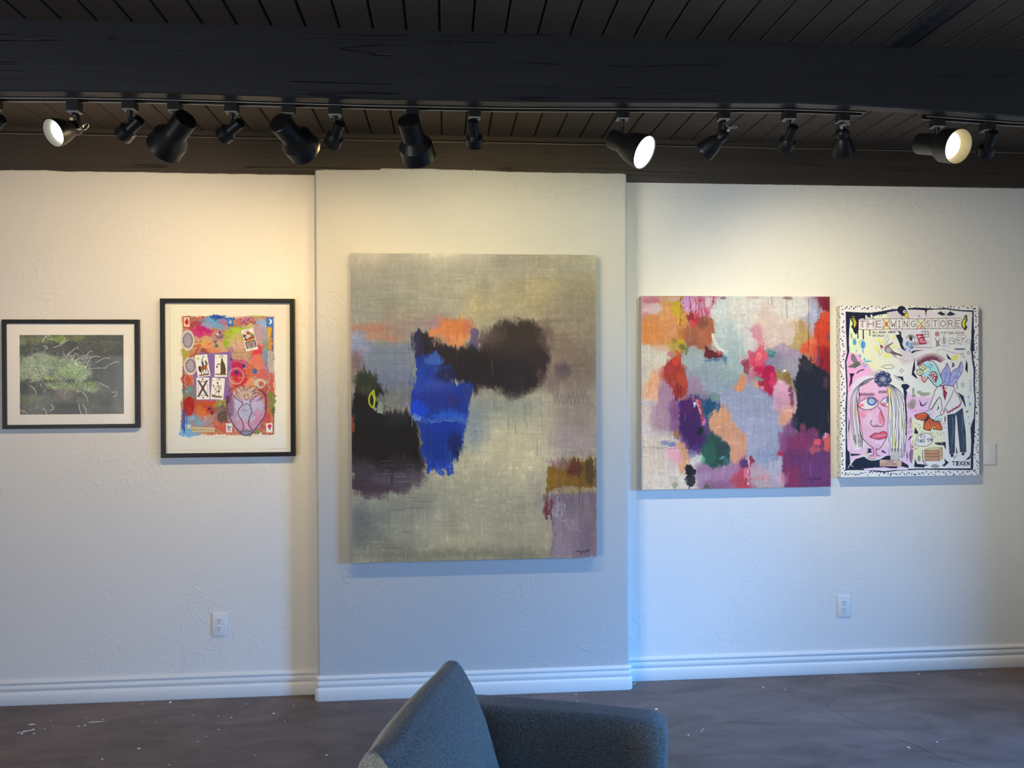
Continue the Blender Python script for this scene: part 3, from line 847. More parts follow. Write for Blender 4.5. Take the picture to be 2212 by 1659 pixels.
def armchair():
    th = math.radians(-16)          # faces to the right, turned a little towards the viewer
    O = Vector((0.10, -2.215, 0))
    root = empty('armchair', O, 'grey tweed armchair facing right, cut off by the bottom of the picture', 'armchair')
    W = Matrix.Translation(O) @ Matrix.Rotation(th, 4, 'Z')
    # local: +x = front of the chair, +y = away from the viewer
    def soft_box(name, x0, x1, y0, y1, z0, z1, r, shape=None, seg=5):
        bm = bmesh.new()
        add_box(bm, x0, x1, y0, y1, z0, z1, 0)
        bmesh.ops.subdivide_edges(bm, edges=list(bm.edges), cuts=14, use_grid_fill=True)
        c = Vector(((x0 + x1) / 2, (y0 + y1) / 2, (z0 + z1) / 2)); h = Vector((x1 - x0, y1 - y0, z1 - z0)) / 2
        for v in bm.verts:
            p = v.co - c
            q = Vector([max(-h[i] + r, min(h[i] - r, p[i])) for i in range(3)])
            dd = p - q
            if dd.length > 1e-9: p = q + dd.normalized() * min(r, max(abs(dd.x), abs(dd.y), abs(dd.z)))
            v.co = c + p
            if shape: v.co = shape(v.co)
            v.co += Vector((mnoise.noise(v.co * 9), mnoise.noise(v.co * 9 + Vector((5, 0, 0))), mnoise.noise(v.co * 9 + Vector((0, 7, 0))))) * 0.002
            v.co = W @ v.co
        return obj(name, bm, M_FAB, root, math.radians(60))
    # far arm (its inner side faces the viewer) and near arm
    def arm_shape(sgn):
        def f(p):
            t = (p.x + 0.25) / 0.75
            p = p.copy()
            if p.z > 0.5: p.z += -0.012 * max(0, t) + 0.006 * math.sin(PI * min(1, max(0, t)))
            return p
        return f
    soft_box('armrest', -0.30, 0.392, 0.335, 0.455, 0.10, 0.658, 0.032, arm_shape(1))
    soft_box('armrest', -0.30, 0.392, -0.405, -0.285, 0.10, 0.655, 0.032, arm_shape(-1))
    soft_box('seat_base', -0.26, 0.37, -0.28, 0.33, 0.12, 0.30, 0.02)
    soft_box('seat_cushion', -0.10, 0.40, -0.275, 0.325, 0.305, 0.455, 0.045, lambda p: Vector((p.x, p.y, p.z + (0.02 * math.cos(p.y * 4.5) * math.cos((p.x - .2) * 3.5) if p.z > .38 else 0))))
    soft_box('back_frame', -0.33, -0.235, -0.28, 0.33, 0.12, 0.52, 0.04, lambda p: Vector((p.x - (p.z - 0.12) * 0.10, p.y, p.z)))
    # loose back cushion, leaning, narrow at the top and thick at the bottom
    bm = bmesh.new()
    add_box(bm, -1, 1, -1, 1, -1, 1)
    bmesh.ops.subdivide_edges(bm, edges=list(bm.edges), cuts=40, use_grid_fill=True)
    for v in bm.verts:
        x, y, z = v.co            # x thickness, y width, z height (-1..1)
        zt = (z + 1) / 2
        # a pillow: thickness vanishes towards top edge, fullest low down
        wy = 1 - abs(y) ** 6
        thick = (0.105 * (1 - zt) ** 0.60 * (1 - 0.25 * (1 - zt)) + 0.036) * (0.66 + 0.34 * max(0, 1 - abs(y) ** 4.0) ** 0.5)
        hy = (0.305 if y < 0 else 0.290) * (1 - 0.055 * (1 - abs(z) ** 2))
        Z = 0.455 + (0.362 - 0.010 * y) * zt
        top_bow = -0.020 * (abs(y) ** 2.2) * zt * 0.6
        # pinched corner ears
        ear = max(0, abs(y) - 0.80) / 0.20
        if zt > 0.85: top_bow += 0.010 * ear
        X = x * thick - 0.172 + 0.17 * (1 - zt) * 0.35
        rx = min(1, (1 - abs(x)) * 3); rz = min(1, (1 - zt) * 7)
        crn = 0.030 * (1 - math.sqrt(max(0, 1 - (1 - rz) ** 2))) * abs(x) ** 2
        crz = 0.020 * max(0, abs(x)) ** 3 * zt
        P = Vector((X, y * hy, Z + top_bow - crz))
        # wrinkles across the back of the top edge
        wr = math.sin(P.z * 95 + 3.0 * math.sin(P.y * 9) + x * 1.5) * 0.0030 * max(0, 1 - abs(zt - 0.62) * 2.6) * (1 if x < 0.35 else 0.2)
        P.x -= wr
        P += Vector((mnoise.noise(P * 7), mnoise.noise(P * 7 + Vector((9, 0, 0))), mnoise.noise(P * 7 + Vector((0, 9, 0))))) * 0.006
        v.co = W @ P
    bmesh.ops.smooth_vert(bm, verts=bm.verts, factor=0.5, use_axis_x=True, use_axis_y=True, use_axis_z=True)
    bmesh.ops.smooth_vert(bm, verts=bm.verts, factor=0.5, use_axis_x=True, use_axis_y=True, use_axis_z=True)
    cu = obj('back_cushion', bm, M_FAB, root, math.radians(80))
    for (x, y) in ((-0.27, -0.35), (0.34, -0.35), (-0.27, 0.40), (0.34, 0.40)):
        bm = bmesh.new(); add_lathe(bm, [(0.016, 0.0), (0.024, 0.11)], W @ Matrix.Translation((x, y, 0.0)), 20, True, True)
        obj('leg', bm, M_WOODLEG, root, math.radians(40))
armchair()

# ------------------------------------------------------------------ crack and flecks on the floor
ck = [(1808, 1508), (1788, 1520), (1786, 1528), (1808, 1537), (1835, 1553), (1862, 1562), (1895, 1578), (1925, 1592), (1952, 1602), (1982, 1611), (1998, 1621), (2030, 1634), (2060, 1645), (2110, 1659)]
rnd = random.Random(4)
fine_ck = []
for a, b in zip(ck, ck[1:]):
    A = floor_pt(*a); B = floor_pt(*b)
    for k in range(6):
        t = k / 6; fine_ck.append((A[0] + (B[0] - A[0]) * t + rnd.uniform(-.002, .002), A[1] + (B[1] - A[1]) * t + rnd.uniform(-.002, .002)))
crack(fine_ck, 0.0012)
fine_ck = []
for a, b in zip([(1540, 1522), (1580, 1528), (1650, 1530), (1700, 1524), (1786, 1524)], [(1580, 1528), (1650, 1530), (1700, 1524), (1786, 1524), (1788, 1523)]):
    A = floor_pt(*a); B = floor_pt(*b)
    for k in range(6):
        t = k / 6; fine_ck.append((A[0] + (B[0] - A[0]) * t + rnd.uniform(-.002, .002), A[1] + (B[1] - A[1]) * t + rnd.uniform(-.002, .002)))
crack(fine_ck, 0.0006)
crack([floor_pt(x, y) for x, y in ((250, 1565), (300, 1563), (380, 1570), (480, 1567), (545, 1562), (610, 1557), (660, 1548))], 0.0006)

def fleck(x, y, rx, ry, ang, i, label=None, name='paint_fleck'):
    bm = bmesh.new(); n = 9; rr = random.Random(i)
    rad = [rr.uniform(0.75, 1.2) for _ in range(n)]
    lo_, hi_ = [], []
    for k in range(n):
        a = 2 * PI * k / n; px = rx * rad[k] * math.cos(a); py = ry * rad[k] * math.sin(a)
        qx = px * math.cos(ang) - py * math.sin(ang); qy = px * math.sin(ang) + py * math.cos(ang)
        lo_.append(bm.verts.new((x + qx, y + qy, 0.0001))); hi_.append(bm.verts.new((x + qx * .85, y + qy * .85, 0.0012)))
    bm.faces.new(hi_); bm.faces.new(lo_[::-1])
    for k in range(n): j = (k + 1) % n; bm.faces.new((lo_[k], lo_[j], hi_[j], hi_[k]))
    o = obj(name, bm, M_CHIP)
    tag(o, label or 'tiny white paint fleck lying on the brown concrete floor', 'paint fleck', None if label else 'white paint flecks scattered on the floor')
FL = [(40, 1583, 3), (52, 1580, 3), (47, 1586, 2.5), (73, 1585, 3), (97, 1574, 1.6), (109, 1556, 1.6), (169, 1569, 2.6), (183, 1567, 2.6), (186, 1551, 1.6), (223, 1554, 1.8),
      (308, 1521, 1.6), (368, 1517, 3.6), (323, 1537, 1.2), (306, 1559, 1.2), (337, 1560, 1.5), (417, 1545, 1.4), (472, 1546, 1.6), (500, 1550, 2.6), (472, 1576, 2.2), (534, 1521, 1.6),
      (591, 1541, 3.0), (634, 1524, 1.5), (615, 1558, 1.6), (427, 1602, 1.8), (300, 1617, 3.0), (221, 1640, 2.6), (551, 1632, 1.6), (446, 1591, 1.4), (487, 1573, 1.4), (705, 1631, 2.6), (743, 1520, 1.4),
      (366, 1652, 2), (1369, 1478, 2.5), (1372, 1475, 2), (1418, 1532, 4), (1519, 1575, 2.2), (1516, 1580, 1.8), (1487, 1588, 2), (1649, 1485, 2.4), (1695, 1490, 1.6), (1803, 1460, 2), (1984, 1456, 2.2),
      (2045, 1461, 2), (2116, 1455, 2), (1963, 1615, 3.4), (2024, 1603, 3), (1289, 1512, 1.5), (1244, 1500, 3), (1246, 1514, 1.6), (1335, 1521, 1.4)]
for i, (px, py, s) in enumerate(FL):
    x, y = floor_pt(px, py); sx = s * 0.0016
    fleck(x, y, sx * rnd.uniform(.9, 1.4), sx * rnd.uniform(1.2, 2.0), rnd.uniform(-.5, .5), i)
x, y = floor_pt(207, 1559.5); fleck(x, y, 0.042, 0.004, 0.03, 77, 'long pale splinter lying on the floor near the left wall', 'splinter')
x, y = floor_pt(68, 1565); fleck(x, y, 0.017, 0.007, 0.05, 78, 'yellowish flake on the floor just left of the long splinter', 'paint_flake')
bm = bmesh.new(); c0 = floor_pt(60, 1580)
add_tube(bm, catmull([(c0[0] - .022, c0[1] - .018, .002), (c0[0] - .01, c0[1] - .008, .003), (c0[0] + .004, c0[1] + .004, .002), (c0[0] + .018, c0[1] + .006, .003), (c0[0] + .020, c0[1] + .016, .002), (c0[0] + .010, c0[1] + .022, .002)], 5), 0.0022, 6)
tag(obj('paint_curl', bm, M_CHIP, None, 1.0), 'curled strip of dried white paint on the floor at lower left', 'paint curl')

# ------------------------------------------------------------------ a small brush-and-pen kit: pigments are laid into the
# colour attribute of a dense canvas mesh, stroke by stroke
def s2l(c):
    c = np.clip(np.asarray(c, dtype=np.float64), 0, 1)
    return np.where(c <= 0.04045, c / 12.92, ((c + 0.055) / 1.055) ** 2.4)

def vnoise(h, w, cy, cx, seed, octv=4, gain=0.55):
    """smooth value noise, cy x cx cells at the first octave, range about -1..1"""
    rs = np.random.RandomState(seed); out = np.zeros((h, w)); amp = 1.0; tot = 0
    for o in range(octv):
        gy, gx = max(2, int(cy * 2 ** o)) + 2, max(2, int(cx * 2 ** o)) + 2
        if gy > h * 1.5 and gx > w * 1.5: break
        g = rs.rand(gy + 1, gx + 1) * 2 - 1
        yy = np.linspace(0, gy - 1.001, h); xx = np.linspace(0, gx - 1.001, w)
        iy = yy.astype(int); ix = xx.astype(int); fy = yy - iy; fx = xx - ix
        fy = (fy * fy * (3 - 2 * fy))[:, None]; fx = (fx * fx * (3 - 2 * fx))[None]
        a = g[iy][:, ix]; b = g[iy][:, ix + 1]; c = g[iy + 1][:, ix]; d = g[iy + 1][:, ix + 1]
        out += amp * ((a * (1 - fx) + b * fx) * (1 - fy) + (c * (1 - fx) + d * fx) * fy)
        tot += amp; amp *= gain
    return out / tot * 1.6

def homog(src, dst):
    A = []; B = []
    for (x, y), (u, v) in zip(src, dst):
        A.append([x, y, 1, 0, 0, 0, -u * x, -u * y]); B.append(u)
        A.append([0, 0, 0, x, y, 1, -v * x, -v * y]); B.append(v)
    h = np.linalg.solve(np.array(A, float), np.array(B, float))
    return np.append(h, 1).reshape(3, 3)

FONT = {
 'A': [[(0, 1), (.45, 0), (.9, 1)], [(.2, .62), (.72, .62)]], 'B': [[(0, 0), (0, 1), (.6, .95), (.75, .75), (.55, .52), (0, .5)], [(0, 0), (.5, .03), (.65, .25), (.5, .48)]],
 'C': [[(.75, .12), (.45, 0), (.1, .25), (.05, .7), (.4, 1), (.78, .85)]], 'D': [[(0, 0), (0, 1), (.5, .9), (.75, .5), (.5, .08), (0, 0)]],
 'E': [[(.7, 0), (0, 0), (0, 1), (.75, 1)], [(0, .5), (.6, .48)]], 'F': [[(.7, 0), (0, 0), (0, 1)], [(0, .5), (.55, .48)]],
 'G': [[(.75, .12), (.45, 0), (.1, .25), (.05, .7), (.4, 1), (.78, .85), (.78, .55), (.45, .55)]], 'H': [[(0, 0), (0, 1)], [(.75, 0), (.72, 1)], [(0, .5), (.75, .46)]],
 'I': [[(.35, 0), (.35, 1)], [(.1, 0), (.6, 0)], [(.1, 1), (.6, 1)]], 'K': [[(0, 0), (0, 1)], [(.7, 0), (.05, .5), (.75, 1)]], 'L': [[(0, 0), (0, 1), (.65, 1)]],
 'M': [[(0, 1), (.08, 0), (.45, .65), (.8, 0), (.9, 1)]], 'N': [[(0, 1), (.03, 0), (.7, 1), (.75, 0)]], 'O': [[(.4, 0), (.05, .3), (.08, .8), (.42, 1), (.78, .7), (.75, .2), (.4, 0)]],
 'P': [[(0, 1), (0, 0), (.6, .05), (.7, .3), (.5, .5), (0, .52)]], 'R': [[(0, 1), (0, 0), (.6, .05), (.68, .3), (.5, .48), (0, .52)], [(.3, .52), (.75, 1)]],
 'S': [[(.7, .1), (.35, 0), (.05, .2), (.2, .45), (.6, .55), (.72, .82), (.4, 1), (.02, .88)]], 'T': [[(0, 0), (.8, 0)], [(.4, 0), (.4, 1)]], 'U': [[(0, 0), (.05, .8), (.4, 1), (.72, .8), (.75, 0)]],
 'V': [[(0, 0), (.4, 1), (.8, 0)]], 'W': [[(0, 0), (.2, 1), (.45, .4), (.7, 1), (.95, 0)]], 'X': [[(0, 0), (.75, 1)], [(.75, 0), (0, 1)]], 'Y': [[(0, 0), (.38, .5), (.75, 0)], [(.38, .5), (.38, 1)]],
 "'": [[(.3, 0), (.25, .25)]], '!': [[(.3, 0), (.3, .68)], [(.3, .92), (.3, 1)]], '-': [[(.1, .5), (.6, .5)]], '.': [[(.2, .95), (.25, 1)]],
}

class Paint:
    def __init__(s, W, H, wm, hm, quad, illum, seed=1):
        s.W, s.H, s.wm, s.hm = W, H, wm, hm
        s.Hm = homog(quad, [(0, 0), (W, 0), (W, H), (0, H)])
        s.sc = W / math.dist(quad[0], quad[1])
        s.img = np.ones((H, W, 3)); s.seed = seed
        s.il = np.array(illum) if illum is not None else None
        s.nf = vnoise(H, W, H / 7, W / 7, seed, 3); s.nm = vnoise(H, W, H / 40, W / 40, seed + 1, 4)
        s.nl = vnoise(H, W, 4, 3, seed + 2, 5)
        s.sv = vnoise(H, W, H / 90, W / 4, seed + 3, 3); s.sh = vnoise(H, W, H / 4, W / 90, seed + 4, 3)
        s.rnd = random.Random(seed)
    def P(s, p):
        v = s.Hm @ np.array([p[0], p[1], 1.0]); return (v[0] / v[2], v[1] / v[2])
    def rect(s, x0, y0, x1, y1):
        return max(0, int(x0)), max(0, int(y0)), min(s.W, int(x1) + 2), min(s.H, int(y1) + 2)
    def put(s, box, a, col):
        x0, y0, x1, y1 = box
        v = s.img[y0:y1, x0:x1]; a = a[..., None]
        s.img[y0:y1, x0:x1] = v * (1 - a) + np.asarray(col, float) / 255.0 * a
    def field(s, name, box):
        x0, y0, x1, y1 = box; return getattr(s, name)[y0:y1, x0:x1]
    def rough(s, box, rough):
        """rough: dict of noise field -> px amplitude"""
        r = 0
        for k, v in rough.items(): r = r + s.field(k, box) * v * s.sc
        return r
    def poly(s, pts, col, alpha=1.0, soft=1.0, rough=None, tex=None):
        q = [s.P(p) for p in pts]; soft = max(soft * s.sc, 0.6); m = soft + 3 + (sum(rough.values()) * s.sc * 1.5 if rough else 0)
        xs = [p[0] for p in q]; ys = [p[1] for p in q]
        box = s.rect(min(xs) - m, min(ys) - m, max(xs) + m, max(ys) + m)
        x0, y0, x1, y1 = box
        if x1 <= x0 or y1 <= y0: return
        X, Y = np.meshgrid(np.arange(x0, x1) + 0.5, np.arange(y0, y1) + 0.5)
        d2 = np.full(X.shape, 1e18); ins = np.zeros(X.shape, bool)
        n = len(q)
        for i in range(n):
            ax, ay = q[i]; bx, by = q[(i + 1) % n]; ex, ey = bx - ax, by - ay; L2 = ex * ex + ey * ey + 1e-9
            t = np.clip(((X - ax) * ex + (Y - ay) * ey) / L2, 0, 1)
            dx = X - ax - ex * t; dy = Y - ay - ey * t
            np.minimum(d2, dx * dx + dy * dy, out=d2)
            if ay != by:
                c = ((ay > Y) != (by > Y)) & (X < (bx - ax) * (Y - ay) / (by - ay) + ax)
                ins ^= c
        d = np.sqrt(d2) * np.where(ins, 1, -1)
        if rough: d = d + s.rough(box, rough)
        a = np.clip(0.5 + d / soft, 0, 1) * alpha
        if tex: a = np.clip(a * (1 - tex[1] + tex[1] * np.clip(0.5 + s.field(tex[0], box) * tex[2], 0, 1) * 1.6), 0, 1)
        s.put(box, a, col)
    def blob(s, cx, cy, rx, ry, col, alpha=1.0, soft=20, rough=None, rot=0, tex=None):
        n = 22; pts = []
        for i in range(n):
            a = 2 * PI * i / n; x = rx * math.cos(a); y = ry * math.sin(a)
            pts.append((cx + x * math.cos(rot) - y * math.sin(rot), cy + x * math.sin(rot) + y * math.cos(rot)))
        s.poly(pts, col, alpha, soft, rough, tex)
    def line(s, pts, w, col, alpha=1.0, closed=False, taper=False, soft=1.0, smooth=False):
        if smooth:
            c = catmull([(p[0], p[1], 0) for p in (list(pts) + ([pts[0]] if closed else []))], 5); pts = [(v.x, v.y) for v in c]; closed = False
        q = [s.P(p) for p in pts]
        if closed: q = q + [q[0]]
        n = len(q); hw0 = w * s.sc / 2; m = hw0 + 2
        xs = [p[0] for p in q]; ys = [p[1] for p in q]
        box = s.rect(min(xs) - m, min(ys) - m, max(xs) + m, max(ys) + m)
        x0, y0, x1, y1 = box
        if x1 <= x0 or y1 <= y0: return
        A = np.zeros((y1 - y0, x1 - x0)); sf = max(soft, 1.0)
        for i in range(n - 1):
            (ax, ay), (bx, by) = q[i], q[i + 1]
            k = (i + .5) / (n - 1); hw = hw0 * (math.sin(PI * k) ** .5 if taper else 1.0); hw = max(hw, 0.32)
            am = min(1.0, (hw0 * 2 + .45)) if hw0 * 2 < .55 else 1.0
            bb = s.rect(min(ax, bx) - m, min(ay, by) - m, max(ax, bx) + m, max(ay, by) + m)
            if bb[2] <= bb[0] or bb[3] <= bb[1]: continue
            X, Y = np.meshgrid(np.arange(bb[0], bb[2]) + 0.5, np.arange(bb[1], bb[3]) + 0.5)
            ex, ey = bx - ax, by - ay; L2 = ex * ex + ey * ey + 1e-9
            t = np.clip(((X - ax) * ex + (Y - ay) * ey) / L2, 0, 1)
            d = np.hypot(X - ax - ex * t, Y - ay - ey * t)
            a = np.clip((hw + 0.5 * sf - d) / sf, 0, 1) * am
            sub = A[bb[1] - y0:bb[3] - y0, bb[0] - x0:bb[2] - x0]
            np.maximum(sub, a[:sub.shape[0], :sub.shape[1]], out=sub)
        s.put(box, A * alpha, col)
    def text(s, t, x, y, size, col, w=2.0, adv=0.95, slope=0.0, wf=0.75, jit=0.0):
        cx = x
        for ch in t:
            if ch in FONT:
                dy = (cx - x) * slope + s.rnd.uniform(-jit, jit)
                for st in FONT[ch]:
                    s.line([(cx + a * size * wf, y + dy + b * size) for a, b in st], w, col)
            cx += size * adv * wf * (0.6 if ch in "' !.I" else 1.12)
    def dry(s, pts, w, col, alpha, n, spread, horiz=True, thr=0.0):
        """dry brush: several thin parallel streaks"""
        for k in range(n):
            o = s.rnd.uniform(-spread, spread); a0 = s.rnd.uniform(0, .35); a1 = s.rnd.uniform(.65, 1)
            p0, p1 = pts[0], pts[-1]
            q = [(p0[0] + (p1[0] - p0[0]) * t + (0 if horiz else o), p0[1] + (p1[1] - p0[1]) * t + (o if horiz else 0)) for t in (a0, (a0 + a1) / 2, a1)]
            s.line(q, w * s.rnd.uniform(.4, 1.3), col, alpha * s.rnd.uniform(.3, 1), taper=True)
    def warp(s, **k):
        X, Y = np.meshgrid(np.arange(s.W), np.arange(s.H)); dx = 0; dy = 0
        for f, (ax, ay) in k.items():
            g = getattr(s, f); dx = dx + g * ax; dy = dy + (g[::-1] if f != 'sv' else g) * ay
        s.img = s.img[np.clip(Y + dy, 0, s.H - 1).astype(int), np.clip(X + dx, 0, s.W - 1).astype(int)]
    def scumble(s, amp, seed, cy, cx, thr=0.2, col=None, alpha=.3):
        f = vnoise(s.H, s.W, s.H / cy, s.W / cx, seed, 4)
        m = (np.clip((f - thr) * 4, 0, 1) * np.clip(0.5 + s.nf * 2.2, 0, 1))[..., None]
        s.img = np.clip(s.img * (1 - m * alpha) + (np.asarray(col, float) / 255 if col is not None else np.clip(s.img * (1 + amp), 0, 1)) * m * alpha, 0, 1)
    def tint(s, field, amp, col=None):
        f = getattr(s, field)[..., None] * amp
        s.img = np.clip(s.img * (1 + f), 0, 1) if col is None else np.clip(s.img + (np.asarray(col, float) / 255 - s.img) * np.clip(f, 0, 1), 0, 1)
    def albedo(s, lo=0.0, hi=0.92):
        lin_ = s2l(s.img)
        if s.il is not None:
            g = s.il; ny, nx = g.shape[:2]
            yy = np.clip((np.linspace(0, 1, s.H) - .06) / .88, 0, 1) * (ny - 1); xx = np.clip((np.linspace(0, 1, s.W) - .08) / .84, 0, 1) * (nx - 1)
            iy = np.minimum(yy.astype(int), ny - 2); ix = np.minimum(xx.astype(int), nx - 2)
            fy = (yy - iy)[:, None, None]; fx = (xx - ix)[None, :, None]
            G = (g[iy][:, ix] * (1 - fx) + g[iy][:, ix + 1] * fx) * (1 - fy) + (g[iy + 1][:, ix] * (1 - fx) + g[iy + 1][:, ix + 1] * fx) * fy
            lin_ = lin_ / np.maximum(G, 0.15)
        return np.clip(lin_, lo, hi)

def paint_mat(name, rough=0.45, spec=0.4, bump=0.25, coat=0.0, bscale=60):
    m, nt, b = new_mat(name)
    at = N(nt, 'ShaderNodeAttribute'); at.attribute_name = 'pigment'
    nt.links.new(at.outputs['Color'], b.inputs['Base Color'])
    b.inputs['Roughness'].default_value = rough
    b.inputs['Specular IOR Level'].default_value = spec
    b.inputs['Coat Weight'].default_value = coat
    b.inputs['Coat Roughness'].default_value = 0.2
    tc = N(nt, 'ShaderNodeTexCoord'); mp = N(nt, 'ShaderNodeMapping'); mp.inputs['Scale'].default_value = (1.0, 1.0, 0.55)
    no = N(nt, 'ShaderNodeTexNoise', Scale=float(bscale), Detail=6.0)
    bp = N(nt, 'ShaderNodeBump', Strength=bump, Distance=0.002)
    nt.links.new(tc.outputs['Object'], mp.inputs[0]); nt.links.new(mp.outputs[0], no.inputs['Vector'])
    nt.links.new(no.outputs['Fac'], bp.inputs['Height']); nt.links.new(bp.outputs['Normal'], b.inputs['Normal'])
    if coat: nt.links.new(bp.outputs['Normal'], b.inputs['Coat Normal'])
    return m

def pigment_mesh(name, alb, corners, mat, parent):
    """grid mesh (rows of alb run from top to bottom) spanned between four corners TL TR BR BL"""
    H, W = alb.shape[:2]
    TL, TR, BR, BL = [np.array(c, float) for c in corners]
    u = np.linspace(0, 1, W)[None, :, None]; v = np.linspace(0, 1, H)[:, None, None]
    co = (TL * (1 - u) + TR * u) * (1 - v) + (BL * (1 - u) + BR * u) * v
    me = bpy.data.meshes.new(name)
    nv = W * H; nf = (W - 1) * (H - 1)
    me.vertices.add(nv); me.vertices.foreach_set('co', co.reshape(-1).astype(np.float32))
    idx = np.arange(nv).reshape(H, W)
    q = np.stack([idx[:-1, :-1], idx[1:, :-1], idx[1:, 1:], idx[:-1, 1:]], -1).reshape(-1)
    me.loops.add(nf * 4); me.loops.foreach_set('vertex_index', q.astype(np.int32))
    me.polygons.add(nf); me.polygons.foreach_set('loop_start', np.arange(0, nf * 4, 4, dtype=np.int32))
    me.update(calc_edges=True)
    ca = me.color_attributes.new('pigment', 'FLOAT_COLOR', 'POINT')
    rgba = np.ones((nv, 4), np.float32); rgba[:, :3] = alb.reshape(-1, 3)
    ca.data.foreach_set('color', rgba.reshape(-1))
    me.materials.append(mat)
    me.validate()
    o = bpy.data.objects.new(name, me); COL.objects.link(o)
    if parent:
        o.parent = parent; o.matrix_parent_inverse = world_of(parent).inverted()
    return o

# ------------------------------------------------------------------ the largest abstract painting, on the projecting wall
IL_BIG = [[(1.61, 1.3, 0.78), (1.5, 1.29, 0.82), (1.17, 1.07, 0.74)], [(1.15, 1.0, 0.73), (1.23, 1.13, 0.85), (0.94, 0.95, 0.84)], [(0.72, 0.71, 0.68), (0.7, 0.73, 0.75), (0.68, 0.77, 0.88)], [(0.49, 0.56, 0.69), (0.47, 0.6, 0.8), (0.51, 0.69, 0.99)]]
p = Paint(560, 700, 1.2, 1.5, [(65, 62), (1281, 73), (1285, 1570), (76, 1603)], IL_BIG, 11)
p.img[:] = np.array((158, 150, 126)) / 255
B = p.blob; S = {'sv': 10, 'nm': 14}; SH = {'sh': 10, 'nm': 14}; D = {'sv': 16, 'nf': 5, 'nm': 8}
# large field changes
B(200, 240, 260, 200, (146, 139, 118), .8, 220, S); B(560, 250, 230, 170, (164, 154, 124), .8, 160, SH); B(1050, 250, 300, 190, (162, 147, 106), .9, 200, S)
B(1190, 330, 80, 300, (140, 128, 102), .6, 120, D); B(640, 130, 620, 60, (150, 142, 120), .6, 90, SH)
B(720, 330, 90, 90, (176, 156, 106), .7, 80, S); B(760, 220, 60, 140, (165, 152, 122), .5, 60, D); B(1010, 300, 90, 120, (176, 158, 112), .6, 70, D)
B(1130, 500, 180, 220, (140, 125, 102), .8, 140, S); B(1180, 640, 120, 130, (120, 104, 90), .7, 110, S)
# pale lower field
p.poly([(700, 780), (1000, 790), (1110, 900), (1080, 1100), (1020, 1250), (1060, 1600), (70, 1610), (70, 1280), (400, 1200), (560, 1150), (640, 960)], (164, 160, 136), 1, 120, S)
B(900, 1000, 200, 210, (182, 174, 142), .95, 160, S); B(720, 1130, 190, 140, (176, 168, 138), .8, 140, S); B(620, 1300, 320, 140, (152, 150, 130), .8, 160, SH)
B(250, 1370, 260, 120, (118, 121, 116), .85, 150, SH); B(200, 1480, 220, 100, (105, 108, 102), .8, 130, SH); B(520, 1440, 260, 110, (142, 142, 124), .7, 130, S)
B(900, 1430, 170, 170, (132, 132, 118), .6, 150, S); B(560, 1560, 520, 40, (104, 104, 92), .7, 50, SH); B(680, 920, 60, 120, (120, 132, 138), .75, 80, D)
B(850, 830, 180, 60, (124, 130, 122), .6, 80, S); B(1060, 960, 90, 130, (180, 172, 148), .8, 90, S); B(330, 1420, 120, 80, (140, 143, 130), .5, 60, D)
B(110, 1430, 60, 120, (92, 100, 102), .6, 60, SH); B(480, 1400, 60, 90, (160, 158, 140), .5, 50, D)
B(1190, 880, 110, 170, (140, 126, 118), .8, 120, S); B(1180, 1010, 110, 80, (150, 140, 140), .7, 80, D)
B(1130, 1160, 60, 60, (140, 118, 120), .5, 50, D)
# grey-blue panel at left
p.poly([(76, 500), (380, 505), (385, 640), (370, 830), (200, 840), (170, 720), (76, 640)], (124, 130, 136), 1, 40, SH)
B(110, 520, 60, 60, (140, 140, 156), .8, 30, D); B(280, 690, 110, 60, (108, 112, 128), .8, 60, SH); B(300, 780, 90, 60, (104, 100, 92), .7, 60, S)
B(220, 800, 90, 55, (120, 118, 104), .6, 40, SH); B(180, 440, 140, 18, (176, 112, 84), .8, 26, SH); B(240, 480, 90, 24, (186, 124, 92), .85, 26, S)
B(330, 440, 90, 60, (150, 122, 108), .5, 60, D); B(300, 370, 80, 40, (160, 132, 104), .5, 60, S); B(90, 620, 34, 60, (130, 92, 84), .7, 40, D)
B(460, 400, 90, 50, (136, 108, 112), .5, 50, D); B(440, 370, 120, 40, (150, 134, 110), .5, 50, D)
# dark masses
p.poly([(76, 700), (150, 650), (230, 740), (235, 850), (350, 850), (400, 900), (420, 1050), (430, 1130), (360, 1160), (250, 1170), (76, 1130)], (24, 20, 18), 1, 30, {'sv': 9, 'nm': 9, 'nf': 3})
p.poly([(70, 1090), (430, 1110), (410, 1180), (330, 1240), (200, 1270), (70, 1250)], (52, 42, 50), .95, 40, SH)
B(300, 1190, 130, 50, (84, 74, 84), .75, 40, SH); B(150, 1240, 120, 30, (64, 48, 60), .7, 30, SH); B(150, 1150, 90, 30, (62, 56, 66), .6, 26, SH); B(300, 1100, 60, 40, (48, 38, 40), .8, 30, D)
B(130, 700, 60, 55, (46, 50, 34), 1, 26, D); B(160, 740, 40, 30, (62, 62, 40), .7, 24, D); B(300, 880, 60, 40, (40, 36, 42), .8, 34, D)
B(130, 870, 50, 40, (22, 20, 20), .9, 30, D)
p.poly([(395, 470), (450, 440), (520, 500), (660, 540), (720, 640), (690, 770), (640, 730), (500, 650), (420, 560)], (36, 30, 34), 1, 26, D)
B(880, 590, 175, 188, (52, 42, 40), 1, 36, {'nm': 14, 'nf': 4, 'sv': 8}); B(920, 480, 110, 80, (56, 46, 40), 1, 30, {'nm': 12, 'sv': 9}); B(760, 650, 110, 90, (44, 36, 36), 1, 36, D)
B(640, 610, 120, 90, (38, 32, 34), 1, 36, D); B(1030, 590, 28, 24, (54, 42, 44), .95, 14, D); B(760, 480, 70, 40, (84, 70, 60), .7, 40, D); B(860, 680, 120, 90, (42, 36, 38), .9, 50, S)
